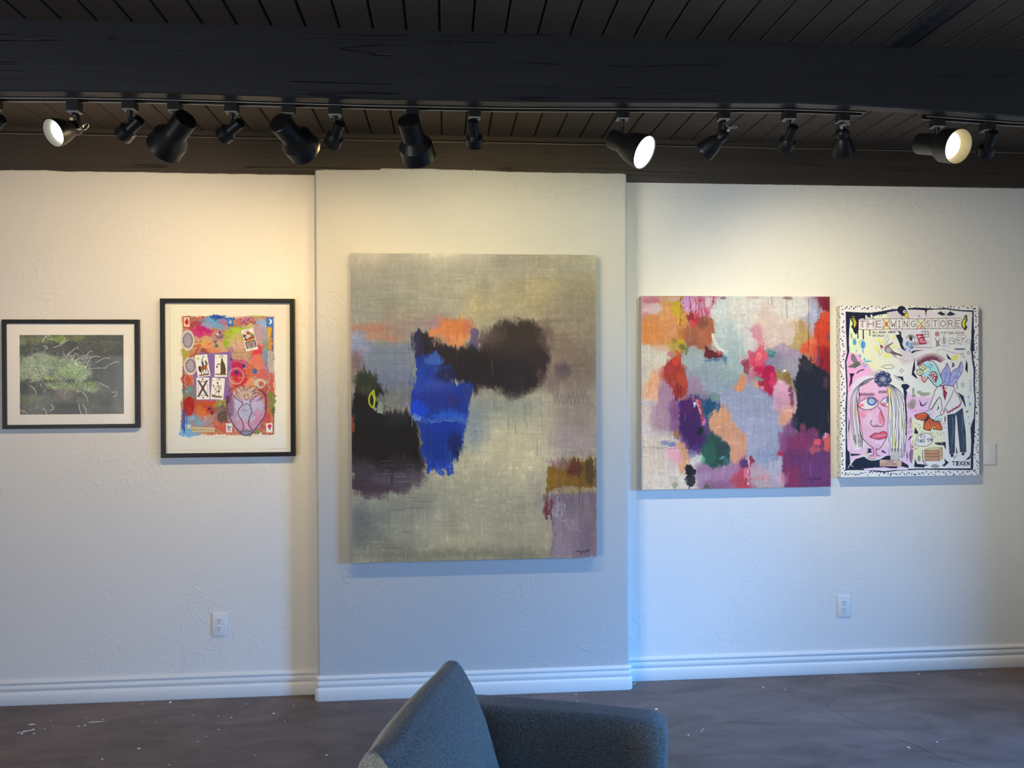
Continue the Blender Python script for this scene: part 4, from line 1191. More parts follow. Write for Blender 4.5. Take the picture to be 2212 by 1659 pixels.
B(1110, 650, 45, 40, (84, 72, 78), .75, 34, D); B(1040, 480, 40, 60, (92, 76, 66), .6, 30, {'nf': 16, 'nm': 10}); B(1110, 530, 60, 70, (120, 98, 84), .4, 40, {'nf': 20}); B(1060, 690, 60, 60, (112, 94, 92), .5, 40, D)
B(890, 388, 14, 14, (70, 58, 50), .7, 10, D)
p.dry([(720, 405), (1240, 405)], 3, (90, 80, 70), .3, 16, 14); p.dry([(1060, 625), (1270, 625)], 3, (90, 80, 76), .4, 10, 8)
# blue
p.poly([(385, 575), (430, 560), (470, 575), (520, 600), (470, 640), (560, 690), (600, 720), (650, 690), (680, 720), (660, 800), (640, 930), (620, 1000), (590, 1080), (540, 1130), (450, 1150), (425, 1080), (405, 930), (370, 850), (385, 700)], (30, 54, 132), 1, 14, {'sv': 10, 'nm': 7, 'nf': 3})
B(400, 520, 30, 60, (40, 38, 62), .9, 20, D); B(480, 600, 44, 26, (58, 92, 158), .95, 12, D); B(480, 640, 90, 20, (32, 58, 136), .8, 14, SH); B(500, 730, 70, 40, (58, 74, 140), .6, 40, D)
B(420, 700, 40, 60, (34, 66, 152), .7, 20, D); B(410, 850, 34, 40, (20, 66, 190), .8, 20, SH); B(560, 870, 80, 24, (40, 88, 180), .8, 16, SH); B(600, 900, 44, 20, (70, 120, 170), .5, 14, SH)
B(520, 1000, 90, 90, (18, 46, 124), .9, 40, D); B(550, 920, 70, 30, (24, 50, 140), .9, 20, SH); B(590, 1020, 26, 60, (24, 26, 62), .7, 26, D); B(520, 790, 120, 34, (36, 46, 118), .7, 30, S); B(650, 760, 24, 40, (58, 68, 120), .6, 20, D)
B(580, 800, 30, 24, (52, 44, 88), .5, 16, D); B(540, 670, 60, 30, (34, 34, 70), .8, 20, SH); B(400, 900, 14, 10, (150, 160, 180), .6, 6, D)
p.dry([(380, 905), (640, 895)], 3, (90, 130, 190), .6, 14, 12)
for x in (460, 500, 515, 545, 560): p.line([(x, 1110), (x + 2, 1160)], 13, (30, 62, 160), .9)
p.line([(395, 575), (372, 620), (362, 700), (364, 780), (380, 820)], 3, (40, 58, 110), .8, smooth=True); p.line([(366, 812), (378, 780)], 3, (30, 30, 40), .8)
# orange
p.poly([(512, 385), (650, 380), (660, 440), (655, 490), (600, 525), (540, 520), (500, 480), (460, 470), (455, 450), (510, 430)], (196, 118, 66), 1, 12, {'sv': 6, 'nm': 8, 'nf': 4})
B(590, 500, 50, 26, (212, 140, 84), .8, 16, D); B(580, 420, 60, 30, (200, 116, 62), .8, 20, S); B(480, 465, 22, 14, (204, 120, 64), .9, 8, D); B(650, 430, 24, 40, (176, 96, 74), .6, 16, D); B(690, 490, 18, 50, (88, 70, 104), .8, 14, D)
B(480, 410, 34, 24, (150, 110, 116), .6, 20, D); B(520, 500, 30, 20, (160, 130, 104), .6, 14, D)
# yellow and pale green accents, red fleck
B(205, 830, 30, 26, (148, 160, 140), .95, 9, D); B(215, 800, 24, 40, (132, 142, 122), .7, 12, D)
p.line([(80, 880), (84, 930), (78, 960)], 10, (130, 60, 42), .9)
# ochre patch and lilac corner
p.poly([(1020, 1160), (1080, 1110), (1160, 1085), (1275, 1080), (1282, 1230), (1180, 1235), (1120, 1225), (1030, 1260)], (118, 88, 36), 1, 14, D)
B(1090, 1180, 50, 40, (134, 100, 38), .8, 20, D); B(1180, 1130, 44, 40, (84, 52, 40), .85, 20, D); B(1250, 1150, 30, 60, (68, 60, 40), .7, 26, D); B(1160, 1150, 18, 20, (96, 44, 40), .8, 10, D); B(1180, 1250, 100, 14, (140, 116, 76), .6, 14, SH)
B(1100, 1115, 50, 18, (140, 110, 130), .6, 16, D)
p.poly([(1060, 1270), (1282, 1250), (1285, 1570), (1070, 1575)], (112, 102, 118), .95, 16, {'nm': 8, 'sv': 5})
B(1200, 1340, 70, 60, (120, 108, 118), .8, 40, S); B(1120, 1450, 70, 110, (132, 124, 140), .7, 70, D); B(1240, 1480, 40, 90, (104, 92, 112), .7, 40, D); B(1100, 1330, 26, 40, (150, 146, 160), .7, 16, D)
p.line([(1100, 1370), (1150, 1420), (1210, 1440)], 14, (148, 144, 156), .35)
B(1040, 1330, 17, 55, (92, 48, 62), .95, 8, D); B(1030, 1280, 18, 26, (96, 74, 84), .8, 10, D); B(1000, 1290, 30, 40, (136, 128, 126), .7, 24, D); B(980, 1210, 30, 60, (140, 136, 126), .6, 34, D)
p.line([(1068, 1300), (1066, 1450), (1064, 1570)], 3.5, (70, 66, 76), .8)
for i in range(26):
    x = p.rnd.uniform(1070, 1275); y = p.rnd.uniform(1040, 1250); p.line([(x, y), (x + 2, y + p.rnd.uniform(60, 300))], 3, (88, 70, 84), p.rnd.uniform(.15, .5))
p.warp(nf=(2.6, 3), sv=(1, 4), nm=(5, 5))
for k_, (a_, th_) in enumerate(((.28, .1), (-.30, .15), (.2, .2), (-.22, .1))): p.scumble(a_, 200 + k_, (40, 8, 6, 60)[k_], (6, 40, 60, 10)[k_], th_, None, .17)
# drips, scratches and pencil marks
for i in range(70):
    x = p.rnd.uniform(400, 1050); y = p.rnd.uniform(520, 1000); p.line([(x, y), (x + p.rnd.uniform(-2, 2), y + p.rnd.uniform(30, 140))], p.rnd.uniform(1.5, 4), p.rnd.choice([(60, 52, 50), (110, 104, 96), (46, 58, 110)]), p.rnd.uniform(.08, .35))
for i in range(90):
    x = p.rnd.uniform(80, 1100); y = p.rnd.uniform(90, 420); p.line([(x, y), (x + p.rnd.uniform(30, 200), y + p.rnd.uniform(-3, 3))], p.rnd.uniform(1.5, 4), p.rnd.choice([(126, 118, 98), (182, 170, 136), (140, 130, 112)]), p.rnd.uniform(.15, .5), taper=True)
for i in range(60):
    x = p.rnd.uniform(80, 380); y = p.rnd.uniform(1090, 1560); p.line([(x, y), (x + p.rnd.uniform(20, 120), y + p.rnd.uniform(-3, 3))], p.rnd.uniform(1.5, 5), p.rnd.choice([(80, 84, 86), (150, 150, 140), (60, 58, 66)]), p.rnd.uniform(.12, .4), taper=True)
for i in range(70):
    x = p.rnd.uniform(500, 1050); y = p.rnd.uniform(850, 1500); p.line([(x, y), (x + p.rnd.uniform(-2, 2), y + p.rnd.uniform(20, 110))], p.rnd.uniform(2, 8), p.rnd.choice([(190, 184, 158), (140, 142, 132), (120, 124, 124)]), p.rnd.uniform(.08, .25), taper=True)
for y in (512, 520, 545, 560, 582, 600, 610): p.line([(90 + p.rnd.uniform(0, 40), y), (230, y + 3), (385, y + p.rnd.uniform(-6, 6))], 1.8, (92, 92, 92), .5)
for y in (262, 284, 216): p.line([(150, y + 20), (420, y), (640, y + 6)], 2, (122, 112, 92), .5)
p.line([(400, 284), (470, 290), (505, 288)], 3, (206, 200, 176), .7, taper=True); p.line([(480, 218), (520, 224), (550, 216)], 3, (204, 196, 170), .6, taper=True)
z = [(1050, 700), (1056, 755), (1075, 770), (1080, 810), (1090, 760), (1100, 815), (1110, 770), (1120, 818), (1132, 780), (1140, 812), (1150, 760), (1158, 820), (1166, 745), (1176, 815), (1186, 750), (1196, 812), (1206, 745), (1216, 800), (1226, 745), (1238, 800), (1246, 780), (1250, 815), (1278, 830)]
p.line(z, 2.6, (96, 86, 80), .75)
p.line([(1250, 100), (1262, 300), (1255, 700)], 2, (110, 100, 80), .4); p.line([(290, 500), (292, 760)], 2, (96, 96, 96), .4)
p.line([(372, 1060), (376, 1100), (420, 1150), (440, 1180), (500, 1150)], 2.4, (46, 46, 60), .7, smooth=True); p.line([(250, 1120), (262, 1140), (272, 1215), (280, 1130)], 3, (24, 22, 26), .8)
p.line([(1000, 92), (1145, 92), (1145, 135), (1000, 135)], 3, (126, 118, 100), .35, closed=True)
p.tint('sv', .02); p.tint('sh', .02); p.tint('nf', .03); p.tint('nm', .04); p.tint('nl', .05)
p.line([(180, 750), (162, 775), (160, 810), (178, 832), (186, 800), (176, 760)], 8, (176, 178, 34), .95, smooth=True); p.line([(182, 745), (190, 790), (180, 825)], 5, (186, 184, 50), .9)
# signature
z = [(1182, 1545), (1186, 1538), (1190, 1545), (1194, 1538), (1198, 1545), (1203, 1540), (1206, 1546), (1208, 1556), (1203, 1558), (1212, 1541), (1216, 1545), (1220, 1536), (1222, 1552), (1228, 1540), (1232, 1544), (1236, 1532), (1238, 1545), (1243, 1534), (1245, 1545)]
p.line(z, 1.8, (24, 20, 22), .95)
BX0, BX1, BZ0, BZ1 = -0.461, 0.741, 0.681, 2.183
BYF = YB - 0.045
root = empty('abstract_painting', ((BX0 + BX1) / 2, YB - 0.02, (BZ0 + BZ1) / 2), 'largest abstract painting, grey and cream with a cobalt blue shape, on the projecting wall', 'painting')
M_BIG = paint_mat('big_painting_pigment', 0.34, 0.35, 0.6, 0.28, 55)
pigment_mesh('painted_front', p.albedo(), [(BX0, BYF - .0004, BZ1), (BX1, BYF - .0004, BZ1), (BX1, BYF - .0004, BZ0), (BX0, BYF - .0004, BZ0)], M_BIG, root)
M_EDGE_G = simple('silver_grey_canvas_edge', (0.33, 0.32, 0.28), 0.4, nscale=200, nstr=0.15, var=.15, vscale=20)
bm = bmesh.new(); add_box(bm, BX0, BX1, BYF, YB - 0.001, BZ0, BZ1, 0.0015)
ob = obj('canvas_edge', bm, M_EDGE_G, root); ob['label'] = 'silvery grey edge of the canvas'

# ------------------------------------------------------------------ the square abstract painting
IL_SQ = [[(1.0, 0.99, 0.85), (1.18, 1.13, 0.92), (1.11, 1.03, 0.8)], [(0.96, 1.01, 0.99), (1.06, 1.08, 1.02), (1.03, 1.01, 0.91)], [(0.8, 0.92, 1.06), (0.86, 0.95, 1.05), (0.86, 0.92, 0.95)], [(0.66, 0.84, 1.12), (0.7, 0.85, 1.1), (0.7, 0.8, 0.96)]]
p = Paint(560, 560, 1.0, 1.0, [(82, 72), (1558, 70), (1562, 1557), (96, 1573)], IL_SQ, 31)
CP = [(160, 110, 200, 150, 150), (150, 330, 210, 138, 80), (300, 300, 205, 140, 84), (360, 150, 196, 160, 60), (520, 150, 192, 120, 140), (560, 380, 165, 98, 68), (740, 200, 204, 210, 198), (930, 150, 220, 216, 200), (1130, 200, 214, 196, 172), (1290, 140, 220, 212, 196), (1420, 180, 176, 176, 186), (1520, 110, 130, 40, 56), (1510, 360, 196, 64, 38), (1380, 440, 206, 100, 60), (1320, 380, 180, 148, 96), (1140, 390, 208, 186, 172), (960, 340, 206, 176, 170), (760, 420, 176, 188, 182), (500, 520, 152, 164, 162), (350, 430, 170, 146, 60), (170, 520, 206, 200, 180), (130, 680, 208, 196, 176), (190, 780, 220, 166, 130), (340, 700, 156, 60, 46), (300, 900, 150, 112, 140), (480, 740, 146, 122, 142), (640, 660, 140, 156, 162), (800, 700, 150, 166, 176), (880, 560, 172, 176, 172), (990, 560, 206, 84, 100), (1070, 700, 168, 28, 70), (1190, 540, 160, 138, 156), (1290, 600, 150, 144, 150), (1200, 700, 138, 116, 66), (1400, 750, 32, 32, 40), (1400, 1000, 32, 32, 40), (1170, 830, 204, 156, 174), (1190, 1000, 200, 150, 130), (950, 900, 146, 154, 178), (1040, 1150, 152, 160, 186), (860, 1150, 194, 146, 120), (700, 1030, 196, 148, 114), (600, 940, 60, 90, 120), (460, 1000, 66, 38, 94), (500, 1200, 70, 44, 106), (350, 1050, 130, 96, 134), (200, 1020, 190, 176, 182), (150, 1250, 200, 194, 184), (200, 1450, 200, 196, 184), (330, 1290, 216, 170, 180), (420, 1340, 204, 156, 126), (360, 1500, 204, 202, 196), (500, 1340, 186, 190, 196), (640, 1280, 44, 80, 70), (720, 1420, 146, 116, 156), (600, 1500, 148, 124, 160), (880, 1460, 170, 74, 100), (1000, 1460, 170, 156, 170), (1080, 1380, 136, 148, 180), (1160, 1450, 166, 160, 182), (1240, 1250, 116, 50, 96), (1400, 1200, 112, 50, 92), (1450, 1420, 98, 54, 106), (1260, 1480, 124, 50, 90), (1510, 1200, 150, 70, 80), (1510, 560, 140, 30, 32)]
xs_ = np.arange(560) + .5; X_, Y_ = np.meshgrid(xs_, xs_)
X_ = X_ + p.nm * 16 + p.sv * 3; Y_ = Y_ + p.nm[::-1] * 16 + p.sv * 26
acc = np.zeros((560, 560, 3)); wt = np.zeros((560, 560))
for (cx, cy, r_, g_, b_) in CP:
    qx, qy = p.P((cx, cy)); w_ = 1.0 / (((X_ - qx) ** 2 + (0.8 * (Y_ - qy)) ** 2) + 30) ** 2.6
    acc += w_[..., None] * np.array((r_, g_, b_)); wt += w_
p.img[:] = acc / wt[..., None] / 255
B = p.blob; D = {'sv': 14, 'nf': 4, 'nm': 10}; S = {'sv': 12, 'nm': 14}; SH = {'sh': 10, 'nm': 12}; E_ = {'nm': 12, 'nf': 3}
# pale grounds
B(800, 260, 200, 240, (200, 208, 196), .95, 70, S); B(1000, 180, 260, 150, (218, 212, 194), .9, 90, S); B(1130, 250, 160, 150, (212, 190, 168), .8, 90, S); B(1240, 160, 140, 90, (222, 216, 200), .8, 70, D)
B(760, 420, 150, 130, (170, 184, 178), .8, 90, D); B(880, 300, 50, 60, (206, 204, 192), .6, 40, D); B(1160, 380, 120, 90, (208, 186, 172), .8, 60, D); B(920, 420, 60, 120, (206, 204, 196), .8, 50, D)
B(1430, 230, 55, 160, (174, 176, 188), .9, 40, D); B(180, 520, 110, 120, (206, 200, 180), 1, 30, D); B(230, 590, 50, 60, (214, 206, 186), .8, 24, E_); B(130, 640, 60, 90, (206, 198, 180), .9, 40, D)
p.poly([(90, 880), (240, 880), (300, 1100), (440, 1240), (520, 1450), (520, 1570), (90, 1575)], (198, 192, 188), 1, 50, D)
B(180, 1320, 90, 160, (200, 194, 182), .8, 60, S); B(350, 1500, 80, 70, (206, 204, 200), .8, 50, D); B(200, 1000, 100, 80, (206, 188, 182), .7, 60, SH); B(160, 1100, 60, 60, (190, 186, 192), .6, 40, SH)
# greys and blues in the middle
B(640, 680, 210, 150, (140, 156, 162), 1, 60, D); B(760, 640, 130, 120, (146, 164, 166), .9, 60, D); B(480, 560, 100, 80, (152, 166, 166), 1, 30, E_); B(820, 560, 90, 140, (160, 178, 172), .8, 60, D); B(680, 780, 110, 60, (140, 156, 170), .9, 50, S)
B(540, 490, 70, 40, (150, 156, 148), .8, 26, D)
p.poly([(720, 800), (860, 770), (940, 740), (1000, 790), (1100, 830), (1120, 940), (1180, 1010), (1215, 1060), (1170, 1240), (1100, 1330), (1000, 1400), (900, 1330), (880, 1180), (790, 1060), (740, 940), (640, 880)], (146, 154, 178), 1, 30, {'nm': 10, 'sv': 6})
B(960, 900, 130, 100, (144, 152, 176), .9, 60, E_); B(1020, 1120, 150, 130, (152, 160, 188), .8, 90, E_); B(1060, 1330, 80, 80, (134, 148, 184), .8, 40, D); B(1140, 1430, 80, 90, (164, 164, 184), .9, 40, D); B(1000, 1460, 70, 90, (172, 156, 170), .9, 40, D)
B(1210, 1360, 18, 60, (110, 124, 172), .8, 14, D)
# lilac and mauve
B(300, 830, 100, 130, (160, 126, 150), .95, 50, D); B(250, 1000, 90, 130, (156, 128, 150), .85, 60, D); B(480, 760, 80, 60, (150, 126, 148), .9, 36, D); B(560, 820, 50, 40, (140, 120, 140), .6, 26, D)
B(1200, 540, 120, 80, (160, 138, 156), 1, 40, E_); B(1120, 590, 70, 60, (130, 128, 146), .95, 36, S); B(1260, 600, 80, 50, (150, 144, 152), .9, 36, E_); B(1170, 480, 60, 26, (172, 148, 164), .9, 20, E_)
B(640, 1440, 150, 80, (146, 116, 154), 1, 40, E_); B(560, 1500, 60, 60, (150, 130, 166), .8, 30, D); B(780, 1400, 70, 60, (150, 126, 166), .8, 36, D); B(680, 1540, 120, 26, (130, 92, 130), .8, 20, SH)
p.poly([(1180, 1190), (1260, 1140), (1400, 1110), (1480, 1180), (1555, 1200), (1562, 1557), (1200, 1562), (1190, 1400)], (104, 52, 94), 1, 30, D)
B(1300, 1200, 110, 60, (124, 50, 92), .85, 40, D); B(1440, 1450, 130, 100, (98, 54, 108), .9, 60, S); B(1260, 1480, 60, 80, (130, 48, 88), .7, 40, D); B(1500, 1320, 60, 60, (88, 54, 104), .7, 40, S); B(1330, 1330, 80, 50, (96, 54, 104), .7, 40, SH)
B(1180, 1220, 34, 90, (132, 76, 124), .7, 24, D); B(1240, 1120, 50, 60, (118, 80, 118), .8, 30, D)
# deep purple
p.poly([(370, 900), (420, 860), (470, 880), (520, 900), (540, 1000), (530, 1090), (560, 1180), (550, 1260), (490, 1290), (430, 1200), (370, 1080)], (64, 36, 92), 1, 20, D)
B(440, 950, 60, 60, (76, 34, 90), .9, 30, D); B(340, 960, 40, 80, (112, 66, 120), .7, 30, D); B(510, 1260, 40, 40, (78, 52, 118), .8, 20, D); B(330, 1070, 40, 50, (126, 86, 130), .6, 30, D)
# orange upper left
p.poly([(84, 230), (230, 160), (320, 130), (400, 150), (440, 320), (380, 420), (300, 450), (240, 470), (84, 440)], (206, 136, 78), 1, 26, D)
B(160, 350, 90, 90, (214, 138, 74), .9, 40, SH); B(270, 200, 50, 70, (212, 150, 90), .9, 30, S); B(330, 340, 60, 70, (200, 140, 92), .8, 30, D); B(200, 430, 80, 26, (206, 140, 86), .8, 18, E_); B(400, 370, 40, 60, (178, 104, 52), .8, 24, D)
B(250, 480, 60, 26, (208, 170, 140), .7, 20, D)
p.poly([(440, 300), (500, 270), (560, 230), (650, 250), (655, 360), (630, 420), (570, 470), (450, 470), (400, 400)], (160, 94, 66), 1, 20, D)
B(560, 280, 44, 50, (126, 70, 54), .8, 20, D); B(590, 390, 60, 50, (172, 98, 62), .8, 30, S); B(490, 420, 60, 40, (148, 88, 62), .8, 26, D)
# pale pinks, yellow, crimson at the top left
B(160, 110, 70, 24, (184, 108, 116), .85, 12, E_); B(170, 170, 80, 36, (206, 184, 178), .9, 16, {'nf': 12, 'nm': 10}); B(120, 200, 40, 20, (200, 150, 170), .6, 12, E_)
B(560, 130, 80, 70, (186, 122, 148), 1, 20, D); B(450, 130, 60, 60, (196, 144, 178), .95, 18, D); B(500, 240, 36, 60, (176, 44, 62), .95, 10, {'nf': 10, 'nm': 8}); B(470, 230, 30, 40, (150, 34, 48), .9, 10, {'nf': 9}); B(590, 200, 40, 40, (184, 64, 88), .7, 14, {'nf': 14})
B(530, 110, 40, 30, (190, 60, 84), .7, 14, {'nf': 12}); B(610, 130, 30, 60, (196, 110, 132), .7, 16, D); B(480, 290, 26, 30, (200, 74, 62), .8, 9, {'nf': 8}); B(330, 95, 60, 18, (204, 166, 172), .7, 12, E_)
B(360, 170, 40, 50, (196, 164, 32), 1, 10, {'nf': 6, 'nm': 6}); B(380, 240, 22, 60, (200, 164, 36), .95, 9, {'nf': 7}); B(350, 120, 34, 14, (188, 152, 40), .9, 8, {'nf': 6}); B(425, 280, 12, 40, (192, 150, 40), .8, 7, {'nf': 6})
B(370, 430, 50, 32, (172, 152, 32), .95, 10, {'nf': 8, 'nm': 6}); B(300, 460, 20, 50, (186, 160, 70), .75, 10, {'nf': 9}); B(400, 470, 26, 26, (96, 100, 48), .85, 10, {'nf': 6}); B(435, 490, 16, 50, (88, 110, 78), .85, 9, D); B(330, 420, 30, 20, (140, 110, 50), .7, 9, {'nf': 8})
for (x, y0, y1) in ((392, 70, 300), (462, 72, 260), (535, 72, 210), (590, 75, 240), (410, 75, 200), (636, 80, 180)): p.line([(x, y0), (x + 3, (y0 + y1) / 2), (x - 2, y1)], 6, (110, 22, 40), .75, taper=True)
for i in range(40):
    x = p.rnd.uniform(400, 640); y = p.rnd.uniform(75, 200); p.line([(x, y), (x + p.rnd.uniform(-3, 3), y + p.rnd.uniform(15, 70))], p.rnd.uniform(3, 9), p.rnd.choice([(214, 170, 190), (170, 40, 66), (228, 210, 204), (190, 120, 170)]), p.rnd.uniform(.3, .8), taper=True)
# white highlights edge
p.line([(640, 380), (650, 430), (690, 470), (740, 500)], 22, (222, 222, 208), .85, smooth=True); B(610, 100, 22, 60, (226, 222, 210), .7, 14, D); B(650, 190, 14, 60, (214, 200, 190), .5, 10, D)
# dark red wedge and blue stripe
p.poly([(575, 445), (620, 480), (650, 500), (720, 530), (715, 555), (640, 560), (585, 540)], (92, 34, 38), 1, 10, {'nf': 5, 'nm': 5}); B(690, 510, 26, 26, (170, 66, 76), .7, 9, {'nf': 8}); B(660, 570, 80, 10, (54, 100, 140), .75, 8, SH); B(735, 560, 12, 40, (60, 120, 150), .8, 6, {'nf': 4})
B(735, 510, 20, 20, (186, 206, 200), .7, 9, {'nf': 6})
# red flame at left
p.poly([(330, 520), (380, 510), (385, 600), (420, 660), (445, 760), (430, 830), (390, 860), (350, 850), (310, 780), (280, 680), (260, 620), (290, 570)], (156, 54, 42), 1, 16, D)
B(350, 560, 26, 60, (206, 64, 48), .95, 10, D); B(400, 730, 40, 60, (176, 72, 50), .85, 24, D); B(300, 640, 30, 50, (170, 60, 56), .7, 16, {'nf': 10}); B(370, 800, 26, 50, (128, 36, 34), .8, 14, D); B(310, 520, 26, 24, (186, 110, 140), .8, 12, D); B(240, 660, 20, 50, (206, 110, 96), .6, 14, D); B(360, 860, 14, 30, (94, 24, 40), .8, 8, D)
p.line([(285, 560), (268, 640), (280, 720), (310, 800)], 4, (150, 40, 56), .7, smooth=True); p.line([(262, 600), (256, 680), (290, 760)], 3, (150, 40, 56), .6, smooth=True)
# peach shapes
B(180, 760, 34, 120, (222, 164, 124), .9, 18, D); B(190, 860, 24, 60, (222, 176, 146), .7, 18, D); B(110, 800, 20, 40, (220, 190, 166), .6, 14, D)
p.poly([(800, 790), (850, 690), (880, 690), (900, 740), (890, 800), (830, 810)], (204, 138, 96), 1, 12, D); B(970, 760, 22, 36, (206, 146, 110), .9, 12, D)
p.poly([(590, 1050), (700, 930), (740, 900), (770, 960), (790, 1040), (870, 1120), (905, 1150), (890, 1300), (830, 1365), (770, 1340), (760, 1230), (700, 1180), (620, 1130)], (192, 144, 118), 1, 16, D)
B(700, 1020, 60, 70, (198, 148, 110), .8, 36, D); B(850, 1230, 40, 80, (196, 148, 124), .8, 30, D)
p.poly([(360, 1210), (400, 1195), (440, 1240), (465, 1330), (410, 1460), (395, 1460), (370, 1330)], (204, 156, 124), 1, 14, D); B(1190, 1020, 40, 60, (206, 152, 124), .85, 24, D); B(1170, 960, 30, 30, (206, 160, 150), .7, 20, D)
# pinks
B(340, 1290, 50, 70, (220, 170, 190), 1, 20, D); B(380, 1340, 30, 40, (220, 160, 176), .7, 18, D); B(1170, 800, 70, 70, (206, 158, 176), 1, 34, D); B(1180, 880, 60, 60, (196, 146, 170), .8, 34, D); B(1140, 930, 26, 60, (180, 146, 170), .7, 26, D)
B(980, 350, 50, 60, (206, 140, 146), .85, 20, {'nf': 12, 'nm': 10}); B(1000, 400, 26, 34, (210, 130, 146), .8, 12, {'nf': 10}); p.line([(890, 310), (940, 350), (960, 400)], 6, (190, 90, 120), .6, smooth=True); p.line([(850, 220), (880, 216), (900, 226)], 5, (206, 110, 130), .7)
# magenta and crimson cluster
B(985, 550, 50, 60, (206, 76, 98), 1, 12, {'nf': 9, 'nm': 9}); B(1000, 540, 26, 34, (224, 116, 120), .8, 12, {'nf': 8}); B(950, 510, 24, 20, (176, 80, 100), .8, 10, {'nf': 8}); B(1070, 680, 60, 70, (166, 22, 66), 1, 10, {'nf': 8, 'nm': 9}); B(1000, 640, 40, 30, (180, 34, 76), .95, 9, {'nf': 8})
B(1050, 760, 50, 34, (166, 36, 66), 1, 9, {'nf': 9, 'nm': 7}); B(1100, 720, 20, 60, (206, 60, 100), .7, 9, {'nf': 8}); B(960, 600, 16, 34, (196, 60, 86), .8, 8, {'nf': 7}); B(905, 630, 24, 60, (136, 60, 72), .85, 12, D); B(890, 600, 20, 20, (150, 50, 66), .7, 10, D); B(940, 690, 26, 40, (186, 110, 130), .6, 16, D); B(1020, 780, 14, 14, (230, 190, 190), .6, 6, {'nf': 5})
B(1095, 520, 40, 28, (66, 112, 108), .95, 9, {'nf': 8}); B(1080, 490, 40, 14, (110, 150, 136), .8, 9, {'nf': 7}); p.line([(1060, 520), (1100, 512), (1130, 530)], 5, (90, 190, 170), .8, smooth=True)
p.poly([(960, 700), (1000, 702), (1045, 718), (1010, 732), (965, 722)], (96, 160, 150), .95, 5)
B(880, 560, 26, 20, (198, 140, 150), .5, 10, D)
# ochre and white dab
B(1330, 400, 70, 80, (178, 146, 90), .9, 30, D); B(1290, 430, 40, 50, (176, 156, 100), .7, 22, D); B(1180, 680, 60, 24, (140, 118, 62), .95, 16, D); B(1230, 710, 40, 40, (120, 96, 54), .85, 18, D); B(1240, 420, 14, 26, (196, 204, 150), .7, 8, {'nf': 8}); B(1200, 648, 14, 12, (230, 230, 214), .95, 5, {'nf': 4})
# red and orange at upper right
p.poly([(1450, 280), (1490, 200), (1558, 180), (1558, 470), (1460, 470), (1440, 380)], (196, 64, 38), 1, 14, D); B(1390, 470, 60, 50, (214, 94, 54), 1, 14, {'nf': 6, 'nm': 8}); B(1520, 130, 34, 60, (122, 34, 52), 1, 10, D); B(1520, 230, 40, 40, (210, 84, 54), .8, 18, D); B(1420, 430, 40, 30, (220, 110, 76), .8, 14, D); B(1490, 300, 40, 20, (210, 70, 40), .9, 12, SH)
B(1515, 540, 46, 90, (140, 30, 32), 1, 14, D); B(1500, 470, 50, 20, (166, 40, 32), .8, 12, SH); B(1480, 580, 26, 50, (110, 26, 36), .8, 14, D); B(1545, 390, 14, 30, (110, 80, 90), .7, 9, {'nf': 6}); B(1460, 560, 16, 60, (150, 80, 110), .6, 12, D); B(1370, 500, 30, 20, (200, 80, 50), .8, 12, D); B(1440, 500, 26, 40, (176, 66, 60), .6, 14, D)
# black mass
p.poly([(1320, 560), (1350, 540), (1400, 570), (1470, 620), (1530, 650), (1555, 680), (1555, 1130), (1490, 1160), (1440, 1100), (1350, 1090), (1300, 1130), (1260, 1060), (1280, 900), (1290, 800), (1270, 720), (1310, 640)], (32, 32, 40), 1, 14, {'sv': 8, 'nm': 8, 'nf': 3})
B(1380, 600, 50, 50, (62, 56, 56), .6, 16, {'nf': 16}); B(1520, 740, 26, 50, (86, 48, 60), .85, 9, {'nf': 8}); B(1500, 660, 30, 14, (50, 36, 46), .8, 8, {'nf': 5}); B(1250, 860, 20, 90, (110, 56, 80), .85, 10, {'nf': 9}); p.line([(1262, 800), (1272, 900), (1262, 960)], 9, (176, 170, 186), .7, smooth=True); B(1230, 960, 26, 8, (226, 190, 206), .9, 5, {'nf': 4}); B(1350, 1090, 20, 26, (120, 60, 86), .8, 10, D); B(1280, 1060, 26, 50, (62, 54, 80), .8, 20, D)
B(1480, 1170, 16, 30, (40, 40, 84), .9, 8, {'nf': 5}); B(1460, 1210, 26, 30, (206, 84, 96), .9, 9, {'nf': 8}); B(1530, 1220, 26, 50, (200, 92, 80), .9, 12, {'nf': 9}); B(1520, 1150, 16, 26, (226, 150, 170), .8, 7, {'nf': 7}); B(1440, 1270, 50, 24, (186, 86, 96), .7, 16, D)
# teal, blue and greens
p.poly([(570, 850), (640, 880), (680, 900), (640, 960), (600, 1010), (570, 990)], (36, 74, 108), 1, 10, SH); B(650, 860, 46, 36, (112, 136, 130), .9, 14, SH); B(560, 850, 30, 30, (110, 126, 140), .7, 18, D)
p.poly([(570, 1150), (640, 1130), (720, 1190), (760, 1230), (775, 1330), (760, 1370), (700, 1390), (640, 1410), (590, 1370), (560, 1290)], (40, 76, 68), 1, 18, D)
B(620, 1290, 50, 90, (52, 96, 82), .7, 34, D); B(720, 1260, 40, 50, (52, 62, 72), .7, 30, D); B(560, 1340, 24, 30, (100, 176, 150), .8, 10, {'nf': 10}); B(760, 1360, 20, 24, (66, 110, 120), .7, 10, {'nf': 7}); B(720, 1325, 20, 9, (120, 166, 200), .8, 6, {'nf': 5}); B(540, 1120, 28, 30, (30, 38, 36), .95, 9, D); B(590, 1560, 30, 9, (66, 90, 66), .8, 6, D)
B(510, 1330, 50, 36, (190, 196, 200), .9, 14, {'nf': 9}); B(480, 1290, 30, 30, (130, 126, 166), .7, 14, D)
